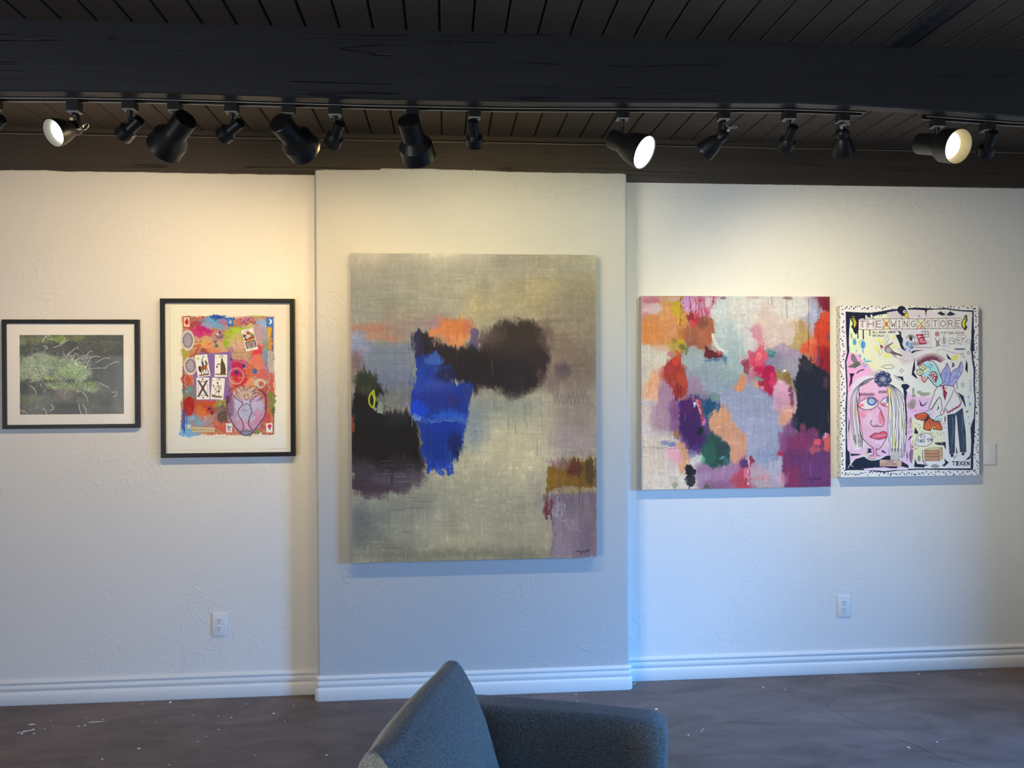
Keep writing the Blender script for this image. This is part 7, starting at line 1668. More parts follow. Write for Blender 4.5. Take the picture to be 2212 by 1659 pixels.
L([c4(1775, 555), c4(1800, 580), c4(1860, 575), c4(1880, 555), c4(1870, 600), c4(1850, 610), c4(1855, 645), c4(1835, 640), c4(1820, 615), c4(1805, 645), c4(1790, 600), c4(1775, 555)], 3.4, (66, 80, 110)); B(*c4(1815, 590), 5, 4, (66, 80, 110), 1, 2)
L([c4(1800, 512), c4(1885, 512), c4(1885, 490), c4(1925, 530), c4(1885, 565), c4(1885, 545), c4(1800, 545)], 3.4, (140, 60, 90), .95, closed=True)
L([c4(1910, 640), c4(1915, 590), c4(1940, 570), c4(1980, 575), c4(1985, 600), c4(1965, 610), c4(1975, 640)], 3, (110, 90, 130)); L([c4(1930, 585), c4(1950, 640)], 3, (110, 90, 130))
B(*c4(1625, 672), 34, 7, (110, 150, 180), .8, 6, D); B(*c4(1830, 712), 50, 8, (70, 84, 104), .9, 4, {'nf': 2}); B(*c4(1870, 660), 40, 8, (150, 170, 190), .6, 9, D)
# blue dabs and stains
for (x, y, rx, ry, c) in ((312, 600, 16, 26, (70, 150, 196)), (432, 640, 20, 34, (60, 140, 200)), (430, 730, 6, 20, (90, 160, 200)), (388, 800, 8, 14, (90, 150, 206)), (500, 880, 34, 8, (110, 186, 196)), (450, 850, 8, 12, (90, 170, 200)), (1070, 630, 15, 20, (80, 130, 190)), (1050, 700, 9, 12, (100, 150, 206)), (1130, 680, 18, 18, (90, 130, 176)), (1105, 730, 9, 10, (110, 150, 190)), (450, 948, 14, 8, (120, 160, 226)), (1245, 228, 8, 9, (120, 130, 190)), (335, 730, 5, 7, (110, 170, 210)), (940, 705, 6, 6, (150, 150, 200))):
    B(*c4(x, y), rx, ry, c, .9, 5, {'nf': 2})
L([c4(275, 570), c4(300, 545), c4(330, 548)], 3, (60, 70, 90), .8, smooth=True); L([c4(375, 620), c4(385, 585), c4(430, 570)], 3.4, (60, 60, 80), .8, smooth=True)
for (x, y, rx, ry) in ((690, 600, 20, 26), (625, 700, 16, 30), (770, 800, 36, 18), (890, 670, 34, 14), (650, 570, 20, 10), (1590, 800, 7, 26), (880, 540, 14, 6)): B(*c4(x, y), rx, ry, (236, 222, 120), .8, 9, D)
# flying winged figure
PY([c4(735, 690), c4(755, 655), c4(860, 605), c4(868, 618), c4(810, 665), c4(850, 710), c4(880, 745), c4(1000, 800), c4(985, 810), c4(890, 785), c4(920, 830), c4(905, 828), c4(830, 770), c4(765, 755), c4(740, 730)], (140, 118, 116), 1, 2); PY([c4(760, 700), c4(800, 680), c4(840, 720), c4(810, 755), c4(770, 745)], (176, 166, 170), 1, 3); PY([c4(825, 755), c4(860, 735), c4(1000, 798), c4(985, 812)], (90, 76, 80), 1, 2)
B(*c4(702, 672), 14, 14, (176, 96, 96), 1, 2); B(*c4(690, 655), 9, 7, (110, 60, 56), 1, 2); L([c4(735, 650), c4(725, 610), c4(760, 530), c4(790, 495), c4(800, 560), c4(780, 600), c4(745, 650)], 3, (110, 120, 110), .9); L([c4(750, 640), c4(785, 520)], 2.4, (130, 140, 126), .8); L([c4(720, 705), c4(680, 705), c4(655, 740), c4(670, 795), c4(700, 760), c4(718, 715)], 3, (120, 126, 120), .85); L([c4(765, 645), c4(805, 570), c4(815, 540)], 2.4, (130, 140, 126), .8)
for k in range(7): L([c4(840 + 34 * k, 810 + 9 * k), c4(858 + 34 * k, 830 + 10 * k)], 2.2, (90, 80, 80), .7)
for k in range(5): L([c4(655 + k * 9, 590 + 3 * k), c4(665 + k * 9, 610 + 3 * k)], 2.4, (190, 176, 110), .7)
# hummingbird
PY([c4(265, 860), c4(262, 800), c4(285, 768), c4(315, 800), c4(340, 850), c4(350, 880), c4(390, 885), c4(415, 900), c4(410, 925), c4(370, 945), c4(320, 970), c4(250, 960), c4(208, 958), c4(300, 905)], (110, 110, 100), 1, 2); PY([c4(270, 850), c4(285, 780), c4(340, 860), c4(310, 900)], (130, 120, 136), 1, 4); PY([c4(300, 920), c4(370, 890), c4(360, 945), c4(310, 965)], (86, 110, 76), 1, 4); B(*c4(400, 905), 9, 8, (206, 212, 206), 1, 2)
L([c4(410, 915), c4(450, 908), c4(500, 940)], 3, (60, 60, 60), .9); L([c4(262, 860), c4(262, 800), c4(285, 768), c4(340, 855)], 2.6, (70, 62, 80), .9, smooth=True); L([c4(208, 958), c4(260, 965), c4(330, 975)], 2.6, (60, 60, 60))
L([c4(340, 1050), c4(380, 1015), c4(440, 1000)], 9, NAVY, .95, smooth=True); PY([c4(235, 1050), c4(310, 1052), c4(275, 1110), c4(265, 1190), c4(220, 1260), c4(245, 1130)], NAVY, 1, 2, {'nf': 1})
# halo
L([(468 + 48 * math.cos(t * PI / 10), 606 + 16 * math.sin(t * PI / 10)) for t in range(20)], 3.4, (60, 56, 60), .9, closed=True, smooth=True); B(400, 606, 26, 7, (170, 160, 150), .6, 7, D)
# black slashes and leaves around the picture
for q in ([(1120, 760), (1140, 735), (1190, 725), (1310, 722), (1190, 742), (1145, 768)], [(1180, 835), (1170, 900), (1180, 980), (1160, 1040), (1215, 1140), (1190, 1130), (1125, 1080), (1145, 960), (1165, 880)], [(980, 1215), (1060, 1210), (1100, 1245), (1060, 1290), (1040, 1300), (1045, 1341), (1010, 1341), (1010, 1290), (975, 1255)],
          [(915, 1100), (1000, 1105), (1010, 1165), (990, 1165), (965, 1130), (940, 1120)], [(1700, 890), (1750, 930), (1720, 980), (1700, 970), (1725, 930)], [(1920, 860), (1940, 950), (1935, 1060), (1900, 1010)], [(1630, 770), (1720, 880), (1650, 850)]):
    PY([c4(*t) for t in q], NAVY, 1, 2, {'nf': 1})
for q in ([(1030, 0), (1055, 60), (1040, 180), (1052, 420), (1040, 700), (1010, 640), (1020, 300), (1012, 100), (1000, 0)], [(1225, 160), (1275, 250), (1360, 190), (1290, 262), (1250, 262)], [(1160, 560), (1210, 640), (1190, 665), (1150, 650)], [(1130, 680), (1085, 700), (1060, 760), (1080, 745)], [(1435, 790), (1600, 780), (1600, 890), (1570, 830), (1470, 820)], [(1570, 1020), (1640, 1075), (1580, 1130), (1540, 1120), (1590, 1080)], [(1155, 1020), (1185, 1090), (1360, 1110), (1290, 1125), (1280, 1145), (1140, 1135)],
          [(1940, 1030), (1880, 1045), (1945, 980), (1960, 900), (1955, 1010)], [(1780, 60), (1870, 120), (1900, 270), (1890, 280), (1850, 180)], [(1900, 345), (1945, 325), (1930, 350), (1910, 362)], [(1590, 410), (1605, 420), (1603, 500), (1590, 495)], [(1040, 900), (1052, 960), (1040, 1050), (1035, 960)], [(470, 860), (545, 870), (520, 890), (545, 920), (460, 925), (490, 890)], [(680, 880), (745, 925), (740, 935), (680, 915)], [(560, 1160), (560, 1180)], [(1740, 830), (1770, 930), (1755, 960)],
          [(200, 400), (225, 470), (215, 660), (205, 560), (215, 470)], [(170, 480), (180, 480), (180, 860), (170, 860)], [(1490, 220), (1515, 290), (1480, 330), (1500, 270)]):
    PY([c5(*t) for t in q], NAVY, 1, 2, {'nf': 1})
for q in ([(515, 676), (600, 735)], [(520, 690), (560, 725)], [(690, 540), (694, 640)], [(1010, 575), (1030, 610)], [(1060, 860), (1090, 900), (1070, 950)]): L(q, 4, NAVY, .8)
# yellow flower and loop
PY([c4(1690, 870), c4(1720, 840), c4(1700, 810), c4(1735, 815), c4(1760, 780), c4(1770, 800), c4(1820, 800), c4(1785, 840), c4(1810, 860), c4(1750, 875)], (222, 206, 96), 1, 2); L([c4(1500, 725), c4(1600, 720), c4(1660, 745), c4(1780, 775), c4(1840, 780)], 2.6, (90, 76, 70), .9, smooth=True); L([c4(1500, 725), c4(1500, 770)], 2.6, (90, 76, 70)); L([c4(1855 + 18 * math.cos(t * PI / 6), 790 + 18 * math.sin(t * PI / 6)) for t in range(12)], 2.6, (90, 76, 70), .9, closed=True); L([c4(1870, 760), c4(1890, 850)], 2.6, (90, 76, 70)); L([c4(1840, 830), c4(1910, 830)], 2.4, (90, 76, 70))
# --- big face at the lower left
PINK = (240, 174, 202)
PY([(214, 720), (300, 680), (400, 690), (470, 780), (470, 1100), (440, 1230), (400, 1290), (350, 1308), (290, 1260), (230, 1200), (210, 1050), (195, 860)], PINK, 1, 3)
B(300, 1060, 50, 60, (236, 196, 220), .7, 30, D); B(380, 1240, 60, 40, (230, 196, 226), .8, 30, D); B(250, 1010, 30, 30, (226, 120, 140), .6, 16, D); B(330, 790, 90, 40, (240, 190, 214), .6, 30, D); B(400, 1040, 20, 50, (226, 120, 136), .8, 12, D)
# hair
PY([(130, 880), (150, 780), (190, 710), (260, 680), (330, 680), (360, 720), (250, 760), (205, 850), (190, 960), (215, 1100), (260, 1240), (250, 1300), (170, 1310), (140, 1200), (155, 1000)], (226, 214, 220), 1, 3); PY([(465, 760), (500, 740), (560, 800), (600, 900), (610, 1100), (590, 1300), (560, 1420), (470, 1390), (450, 1250), (465, 1000)], (228, 222, 226), 1, 3)
PY([(470, 780), (495, 800), (480, 900), (470, 1000), (460, 900)], (236, 216, 90), 1, 3); PY([c5(870, 620), c5(895, 760), c5(890, 900), c5(870, 960), c5(850, 800)], (236, 216, 120), 1, 3); PY([c5(985, 480), c5(1010, 520), c5(1000, 680), c5(985, 640)], (230, 206, 90), 1, 3); PY([c5(310, 220), c5(345, 380), c5(350, 440), c5(310, 340)], (232, 214, 110), .9, 3); PY([(178, 900), (190, 940), (196, 1010), (180, 960)], (230, 214, 120), .9, 3)
HK = (44, 30, 56)
for k in (0, 1, 2, 4, 5, 7, 8):
    u = k / 8
    L([(355 - 8 * k, 700 + 5 * k), (270 - 8 * k + 10 * u, 720 + 8 * k), (160 + 8 * k, 820 + 4 * k), (140 + 9 * k, 960), (150 + 10 * k, 1130), (165 + 11 * k, 1290 - 14 * abs(k - 4))], 3.4, HK, .9, smooth=True)
for k in (0, 1, 2.2, 3.6, 4.4, 6, 7, 8.3, 9.6, 10.4, 11.6):
    x = 470 + 12 * k; w_ = lambda: R.uniform(-7, 7)
    L([(462 + 4 * k, 745 + 2 * k), (466 + 9 * k + w_(), 830), (x - 2 + w_(), 920), (x + w_(), 1000), (x + w_(), 1090), (x + w_(), 1180), (x - 4 + w_(), 1290), (460 + 11 * k, 1400 - 5 * abs(k - 6))], R.uniform(3, 5.4), HK, .95, smooth=True)
for k in range(8): x = 480 + 15 * k; L([(x, 860 + R.uniform(0, 200)), (x + R.uniform(-4, 4), 1060 + R.uniform(0, 100)), (x + 2, 1250)], 5, R.choice([(246, 242, 246), (246, 242, 246), (180, 170, 200), (236, 220, 130)]), .8, taper=True)
for k in range(14): x = 168 + 6 * k; L([(x, 1160 + R.uniform(0, 40)), (x + R.uniform(-4, 4), 1270 + R.uniform(-20, 40))], 3, R.choice([HK, (90, 80, 130), (232, 220, 130)]), .8)
L([(196, 860), (200, 960), (216, 1080), (226, 1190), (290, 1262), (340, 1300), (380, 1302), (420, 1250), (446, 1200)], 5, HK, 1, smooth=True)
# brow
for (a, b) in ((212, 352), (380, 458)):
    z = []
    for k in range(int((b - a) / 6)): z.append((a + 6 * k, 838 + (14 if k % 2 else -10) + R.uniform(-3, 3) - (6 if a > 300 else 0) - 14 * (a > 300)))
    L(z, 3.6, HK, .95)
# eyes
E1 = [c5(340, 240), c5(380, 190), c5(450, 150), c5(520, 130), c5(590, 150), c5(635, 210), c5(600, 265), c5(530, 300), c5(450, 305), c5(390, 280)]
PY(E1, (244, 214, 214), 1, 2); B(*c5(390, 240), 22, 12, (226, 110, 120), .8, 8, D); L(E1, 5, HK, 1, closed=True, smooth=True)
B(*c5(548, 185), 40, 35, (70, 126, 196), 1, 2); B(*c5(550, 180), 24, 22, (206, 220, 232), 1, 2); L([(c5(550, 178)[0] + r * .85 * math.cos(r * .55), c5(550, 178)[1] + r * .8 * math.sin(r * .55)) for r in range(2, 26)], 3.6, (40, 56, 110), .9); L([(c5(548, 185)[0] + 40 * math.cos(t * PI / 8), c5(548, 185)[1] + 35 * math.sin(t * PI / 8)) for t in range(16)], 3.6, HK, .9, closed=True)
for k in range(14): a = PI + .2 + k * 2.7 / 13; x, y = c5(490, 215); L([(x + 88 * math.cos(a), y + 50 * math.sin(a)), (x + 100 * math.cos(a), y + 64 * math.sin(a))], 3, HK, .9)
for k in range(9): a = .4 + k * 2.2 / 8; x, y = c5(490, 215); L([(x + 84 * math.cos(a), y + 50 * math.sin(a)), (x + 92 * math.cos(a), y + 62 * math.sin(a))], 3, R.choice([HK, (200, 60, 70)]), .8)
for k in range(10): x, y = c5(400 + 26 * k, 160 - 3 * min(k, 9 - k) * 3); L([(x, y), (x + 4, y + 12)], 4, R.choice([(206, 90, 70), HK]), .8)
E2 = [c5(665, 215), c5(700, 165), c5(750, 130), c5(785, 120), c5(785, 270), c5(720, 240)]
PY(E2, (244, 210, 216), 1, 2); B(*c5(720, 225), 20, 14, (230, 90, 110), .8, 7, D); B(*c5(776, 170), 14, 26, (70, 126, 196), 1, 2); L(E2[:4], 5, HK, 1, smooth=True); L([c5(665, 215), c5(720, 250), c5(785, 270)], 5, HK, 1, smooth=True)
PY([(462, 770), (480, 800), (474, 960), (468, 1100), (456, 1000), (462, 900)], (232, 214, 130), 1, 3); L([(458, 800), (466, 900), (462, 1010), (456, 1130), (460, 1250)], 4, HK, .9, smooth=True)
L([c5(670, 300), c5(690, 380), c5(718, 440), c5(715, 510), c5(680, 548), c5(640, 545), c5(600, 548), c5(560, 545), c5(530, 510), c5(528, 480), c5(550, 460)], 5.6, (60, 30, 60), 1, smooth=True); L([c5(580, 535), c5(600, 525), c5(640, 535)], 4, (60, 30, 60), .9, smooth=True); L([c5(640, 262), c5(660, 300)], 5, (60, 30, 60), 1)
L([c5(625, 350), c5(630, 380)], 7, (240, 220, 230), .8); L([c5(420, 350), c5(500, 370), c5(540, 372)], 7, (246, 220, 232), .6, smooth=True)
LIP = [c5(510, 695), c5(560, 655), c5(600, 640), c5(640, 645), c5(700, 620), c5(755, 640), c5(750, 700), c5(700, 725), c5(640, 735), c5(580, 725)]
PY(LIP, (214, 80, 106), 1, 2); PY([c5(540, 690), c5(620, 670), c5(745, 652), c5(745, 675), c5(640, 695), c5(560, 700)], (240, 170, 186), 1, 3); L(LIP, 4.6, (60, 24, 50), 1, closed=True, smooth=True); L([c5(505, 692), c5(600, 682), c5(680, 672), c5(755, 655)], 3.6, (90, 30, 50), .9); L([c5(520, 710), c5(620, 725)], 4, (236, 130, 150), .6)
L([(c5(620, 822)[0] + 22 * math.cos(t * .7), c5(620, 822)[1] + 9 * math.sin(t * .7)) for t in range(9)], 2.6, (130, 110, 130), .8, smooth=True)
PY([c5(560, 850), c5(605, 860), c5(610, 950), c5(650, 975), c5(560, 1000), c5(500, 980), c5(555, 950)], (238, 150, 180), 1, 2); L([c5(555, 860), c5(560, 950), c5(500, 970)], 4.6, HK, 1, smooth=True); L([c5(604, 860), c5(605, 945), c5(650, 970)], 4.6, HK, 1, smooth=True)
# shoulders and collar
PY([c5(240, 1090), c5(300, 1010), c5(440, 975), c5(520, 1010), c5(640, 1015), c5(740, 970), c5(850, 965), c5(900, 1010), c5(1060, 1110), c5(1060, 1150), c5(900, 1110), c5(900, 1150), c5(300, 1150)], NAVY, 1, 2, {'nf': 1}); L([c5(435, 975), c5(490, 1015), c5(560, 1028), c5(650, 1010), c5(735, 965)], 9, (240, 236, 240), 1, smooth=True); L([c5(195, 1140), c5(230, 1080), c5(300, 1010), c5(430, 960)], 5, (240, 236, 240), .9, smooth=True)
PY([c5(420, 1150), c5(700, 1130), c5(850, 1160), c5(1050, 1150), c5(1050, 1175), c5(430, 1180)], (226, 196, 226), 1, 3, {'nf': 2})
PY([(455, 1180), (600, 1140), (592, 1300), (560, 1415), (480, 1370)], (228, 222, 226), .0)
for k in range(8): L([(478 + 12 * k, 1330), (480 + 11 * k, 1410 - 3 * k)], 9, (232, 226, 226), .9)
for k in range(8): L([(484 + 12 * k, 1300), (486 + 11 * k, 1405 - 3 * k)], 3.4, HK, .9)
PY([c5(648, 1022), c5(965, 1040), c5(958, 1125), c5(648, 1120)], (188, 160, 146), 1, 2); L([c5(648, 1022), c5(870, 1034)], 2.4, (90, 70, 70)); L([c5(648, 1022), c5(648, 1120), c5(958, 1125)], 2.4, (90, 70, 70))
p.text("I NEED", *c5(740, 1042), 13, (90, 80, 100), 2.4, wf=.9); p.text("ALTERATIONS", *c5(670, 1080), 14, (90, 80, 110), 2.4, wf=.86)
# flower in the hair
fx, fy = c4(712, 1140)
for k in range(7): a = k * 2 * PI / 7 + .2; B(fx + 48 * math.cos(a), fy + 44 * math.sin(a), 28, 27, (52, 58, 92), 1, 2); L([(fx + 48 * math.cos(a) + 20 * math.cos(t * PI / 5), fy + 44 * math.sin(a) + 19 * math.sin(t * PI / 5)) for t in range(10)], 3, (130, 140, 176), .8, closed=True, smooth=True); B(fx + 54 * math.cos(a) - 5, fy + 50 * math.sin(a) - 7, 7, 5, (206, 212, 226), .8, 3)
B(fx, fy, 24, 22, (110, 116, 146), 1, 3)
for k in range(12): a = k * PI / 6; L([(fx, fy), (fx + 30 * math.cos(a), fy + 27 * math.sin(a))], 2.4, (206, 206, 216), .8)
B(fx, fy, 8, 8, (190, 176, 150), 1, 2)
# --- winged man in shirt and tie at the right
# wings
for q in ([(1545, 1090), (1570, 1030), (1620, 960), (1640, 915), (1680, 1010), (1690, 1060), (1680, 1200), (1620, 1260), (1580, 1200)], [(1660, 1240), (1680, 1120), (1730, 1020), (1800, 980), (1845, 895), (1865, 960), (1850, 1060), (1790, 1150), (1730, 1240)]):
    q = [c4(*t) for t in q]; PY(q, (138, 146, 200), 1, 2); cx = sum(t[0] for t in q) / len(q); cy = sum(t[1] for t in q) / len(q)
    for i in range(150):
        x = cx + R.gauss(0, 30); y = cy + R.gauss(0, 50); ins_ = False
        for (ax, ay), (bx, by) in zip(q, q[1:] + q[:1]):
            for (tx, ty) in ((x + 8, y),):
                if (ay > ty) != (by > ty) and tx < (bx - ax) * (ty - ay) / (by - ay) + ax: ins_ = not ins_
        if not ins_: continue
        L([(x, y), (x + R.uniform(4, 12), y + R.uniform(-8, 8)), (x + R.uniform(10, 20), y + R.uniform(-3, 12))], 2.2, R.choice([(56, 56, 104), (196, 200, 226), (96, 104, 170)]), .55)
    L(q, 4.2, (56, 36, 80), 1, closed=True, smooth=True)
L([c4(1640, 920), c4(1630, 1050), c4(1600, 1200)], 3.4, (56, 50, 96), .9, smooth=True); L([c4(1840, 905), c4(1790, 1060), c4(1690, 1200)], 3.4, (56, 50, 96), .9, smooth=True)
# hair spikes
for k in range(22):
    t = k / 21; x0, y0 = c4(1222 + 320 * t, 940 - 120 * math.sin(t * 2.0) + 60 * t * t); a = -1.75 + 1.25 * t
    L_ = 62 - 10 * t; x1 = x0 + L_ * math.cos(a); y1 = y0 + L_ * math.sin(a)
    PY([(x0 - 9, y0 + 8), (x0 + 5, y0 + 10), (x1 + 2, y1), (x1, y1 - 2)], (96, 44, 60) if k % 3 else (120, 70, 84), 1, 2)
# head
HD = [c4(1225, 960), c4(1290, 920), c4(1370, 880), c4(1440, 900), c4(1500, 980), c4(1540, 1100), c4(1580, 1200), c4(1540, 1225), c4(1495, 1270), c4(1440, 1225), c4(1400, 1180), c4(1370, 1120), c4(1340, 1140), c4(1320, 1188), c4(1290, 1180), c4(1270, 1110), c4(1230, 1060)]
PY(HD, (150, 196, 214), 1, 2); B(*c4(1330, 1000), 30, 24, (206, 214, 150), .8, 12, D); B(*c4(1390, 970), 26, 18, (110, 170, 210), .7, 12, D); B(*c4(1520, 1180), 30, 40, (140, 190, 226), .8, 14, D); PY([c4(1270, 1100), c4(1320, 1090), c4(1330, 1140), c4(1312, 1185), c4(1285, 1170)], (206, 150, 140), 1, 3); L([c4(1262, 1085), c4(1270, 1130), c4(1285, 1175), c4(1310, 1190), c4(1335, 1160), c4(1360, 1110)], 6.5, (130, 44, 50), 1, smooth=True)
L([c4(1362, 875), c4(1440, 890), c4(1500, 975), c4(1540, 1090), c4(1580, 1195)], 5.6, (70, 24, 50), 1, smooth=True); L([c4(1580, 1195), c4(1500, 1265), c4(1435, 1215), c4(1360, 1115)], 5.4, (60, 24, 50), 1); L([c4(1210, 990), c4(1200, 1030), c4(1235, 1090), c4(1265, 1090)], 4, (60, 24, 50), .9, smooth=True)
# mouth with teeth
PY([c4(1375, 1090), c4(1420, 1040), c4(1470, 1050), c4(1495, 1110), c4(1470, 1190), c4(1440, 1195), c4(1400, 1130)], (120, 30, 50), 1, 2)
for (x, y) in ((1400, 1070), (1425, 1058), (1452, 1065), (1466, 1090), (1390, 1105), (1412, 1128), (1434, 1150), (1455, 1130), (1450, 1175), (1430, 1100)): B(*c4(x, y), 8.5, 9, (240, 230, 226), 1, 2); L([(c4(x, y)[0] + 8 * math.cos(t), c4(x, y)[1] + 8.6 * math.sin(t)) for t in (0, 1, 2, 3, 4, 5, 6)], 2, (110, 30, 50), .8)
L([c4(1375, 1090), c4(1420, 1038), c4(1475, 1048), c4(1500, 1110), c4(1472, 1195)], 4.6, (90, 20, 44), 1, smooth=True)
# crossed-out round glasses
for (x, y) in ((1290, 972), (1245, 1045)):
    B(*c4(x, y), 27, 24, (224, 226, 160), 1, 2); L([(c4(x, y)[0] + 27 * math.cos(t * PI / 9), c4(x, y)[1] + 24 * math.sin(t * PI / 9)) for t in range(18)], 4.2, (40, 36, 40), 1, closed=True); L([(c4(x, y)[0] - 16, c4(x, y)[1] - 18), (c4(x, y)[0] + 16, c4(x, y)[1] + 18)], 3, (40, 36, 40)); L([(c4(x, y)[0] + 20, c4(x, y)[1] - 16), (c4(x, y)[0] - 20, c4(x, y)[1] + 18)], 3, (40, 36, 40))
B(*c4(1408, 925), 9, 8, (230, 236, 240), 1, 2); L([c4(1390, 905), c4(1408, 945), c4(1440, 935)], 4, (40, 40, 70), .9); L([c4(1360, 960), c4(1400, 990), c4(1385, 1030), c4(1345, 1030)], 4, (90, 140, 90), .7, smooth=True)
# body in shirt
SH_ = [c4(1500, 1260), c4(1560, 1235), c4(1640, 1235), c4(1730, 1255), c5(1745, 40), c5(1800, 130), c5(1830, 220), c5(1780, 290), c5(1640, 350), c5(1610, 300), c5(1580, 360), c5(1545, 400), c5(1530, 370), c5(1560, 290), c5(1545, 180), c5(1525, 130), c5(1480, 180), c5(1400, 310), c5(1365, 295), c5(1410, 180), c5(1450, 60), c5(1480, 0)]
PY(SH_, (226, 222, 230), 1, 2); B(*c5(1740, 200), 40, 46, (206, 200, 210), .8, 20, D); L(SH_, 5, (70, 26, 54), 1, closed=True); L([c5(1525, 130), c5(1480, 190), c5(1410, 305)], 4.6, (70, 26, 54)); L([c5(1720, 40), c5(1690, 130), c5(1620, 250), c5(1570, 340)], 4.6, (70, 26, 54), 1, smooth=True)
PY([c4(1560, 1235), c4(1590, 1240), c4(1600, 1300), c5(1635, 70), c5(1600, 190), c5(1575, 100), c4(1575, 1290)], (124, 40, 60), 1, 2); L([c4(1545, 1235), c4(1560, 1290), c4(1590, 1250), c4(1620, 1290), c4(1640, 1240)], 3.6, (110, 50, 76), .95)
for q in ([(1660, 210), (1690, 270), (1740, 290)], [(1700, 300), (1715, 310)]): L([c5(*t) for t in q], 2, (120, 110, 120), .7)
# belt
for k in range(9): x, y = c5(1640 + 21 * k, 358 - 12 * k + (4 if k % 2 else -4)); B(x, y, 9, 7, (150, 70, 96), 1, 2); L([(x + 9 * math.cos(t), y + 7 * math.sin(t)) for t in range(7)], 2.2, (90, 24, 50), .9)
# trousers and shoes
PY([c5(1630, 390), c5(1740, 370), c5(1850, 290), c5(1860, 430), c5(1885, 640), c5(1890, 930), c5(1805, 925), c5(1785, 640), c5(1770, 430), c5(1745, 390), c5(1735, 640), c5(1725, 935), c5(1655, 940), c5(1640, 640)], (46, 56, 70), 1, 2)
for (x, y0, y1) in ((1705, 430, 700), (1840, 400, 620), (1680, 700, 900), (1850, 660, 880), (1700, 560, 800)): L([c5(x, y0), c5(x + 8, (y0 + y1) / 2), c5(x - 4, y1)], 9, R.choice([(90, 116, 130), (70, 96, 110)]), .6, smooth=True)
L([c5(1632, 390), c5(1640, 640), c5(1655, 942), c5(1725, 938)], 4, (50, 26, 50), 1); L([c5(1745, 395), c5(1735, 640), c5(1725, 930)], 4, (50, 26, 50)); L([c5(1770, 430), c5(1785, 640), c5(1808, 925), c5(1892, 930), c5(1888, 640), c5(1862, 420), c5(1850, 290)], 4, (50, 26, 50)); L([c5(1740, 640), c5(1756, 560), c5(1752, 400)], 7, (226, 222, 232), .9)
B(*c5(1688, 975), 13, 15, (36, 36, 44), 1, 2); B(*c5(1848, 955), 13, 13, (36, 36, 44), 1, 2); L([c5(1650, 950), c5(1720, 950)], 5, (60, 56, 66)); L([c5(1735, 975), c5(1720, 1010), c5(1712, 1020), c5(1770, 975)], 3.4, (40, 36, 46), .9, smooth=True)
# hands
PY([c5(1300, 355), c5(1340, 330), c5(1390, 315), c5(1380, 360), c5(1370, 405), c5(1350, 365)], (160, 204, 206), 1, 2); PY([c5(1440, 465), c5(1480, 410), c5(1530, 390), c5(1545, 440), c5(1530, 500), c5(1500, 450), c5(1470, 480)], (160, 204, 206), 1, 2)
for q in ([(1300, 358), (1345, 330), (1390, 315)], [(1370, 405), (1375, 360)], [(1440, 465), (1480, 412), (1530, 388)], [(1470, 480), (1500, 450), (1530, 500), (1545, 440)]): L([c5(*t) for t in q], 3.4, (40, 50, 60), .95)
# the pair of orange wings they hold
OW = [[(1158, 385), (1200, 370), (1300, 350), (1350, 370), (1370, 410), (1300, 480), (1260, 470), (1190, 450), (1160, 415)], [(1290, 490), (1370, 410), (1400, 470), (1410, 560), (1390, 620), (1330, 615), (1280, 590)], [(1370, 410), (1440, 470), (1490, 520), (1470, 600), (1420, 600), (1400, 540)], [(1440, 470), (1520, 480), (1560, 580), (1550, 615), (1480, 610), (1440, 560)]]
for q in OW: PY([c5(*t) for t in q], (34, 28, 30), 1, 2)
for q in OW:
    cx = sum(t[0] for t in q) / len(q); cy = sum(t[1] for t in q) / len(q); PY([c5(cx + (t[0] - cx) * .84, cy + (t[1] - cy) * .82) for t in q], (214, 98, 46), 1, 2)
for (x1, y1) in ((1180, 400), (1200, 440), (1240, 460), (1280, 470), (1300, 520), (1290, 570), (1330, 600), (1370, 600), (1395, 560), (1430, 590), (1460, 580), (1480, 600), (1530, 590), (1545, 560), (1520, 520)):
    bx, by = (1370, 400) if x1 < 1420 else (1400, 440); L([c5(bx, by), c5((bx + x1) / 2 + 6, (by + y1) / 2), c5(x1, y1)], 2.8, (40, 26, 26), .95)
for i in range(60):
    q = R.choice(OW); k = R.randrange(len(q)); t = q[k]; t2 = q[(k + 1) % len(q)]; u = R.random(); B(*c5(t[0] * (1 - u) + t2[0] * u, t[1] * (1 - u) + t2[1] * u), 1.8, 1.8, (230, 220, 206), .9, 1.5)
for (a, b, c_, d) in ((1200, 520, 1240, 530), (1180, 500, 1160, 510), (1215, 580, 1260, 565), (1250, 640, 1280, 612), (1555, 640, 1590, 670), (1560, 520, 1600, 515), (1480, 640, 1485, 680), (1570, 560, 1610, 580), (1440, 690, 1450, 720), (1400, 640, 1375, 660), (1600, 330, 1570, 345), (1420, 640, 1405, 665), (1520, 650, 1540, 690)): L([c5(a, b), c5(c_, d)], 3, (50, 46, 50), .85)
for i in range(20): x = R.uniform(1080, 1360); L([c5(x, 330 + R.uniform(-30, 10)), c5(x + 10, 345)], 2.2, (190, 60, 120), .6)
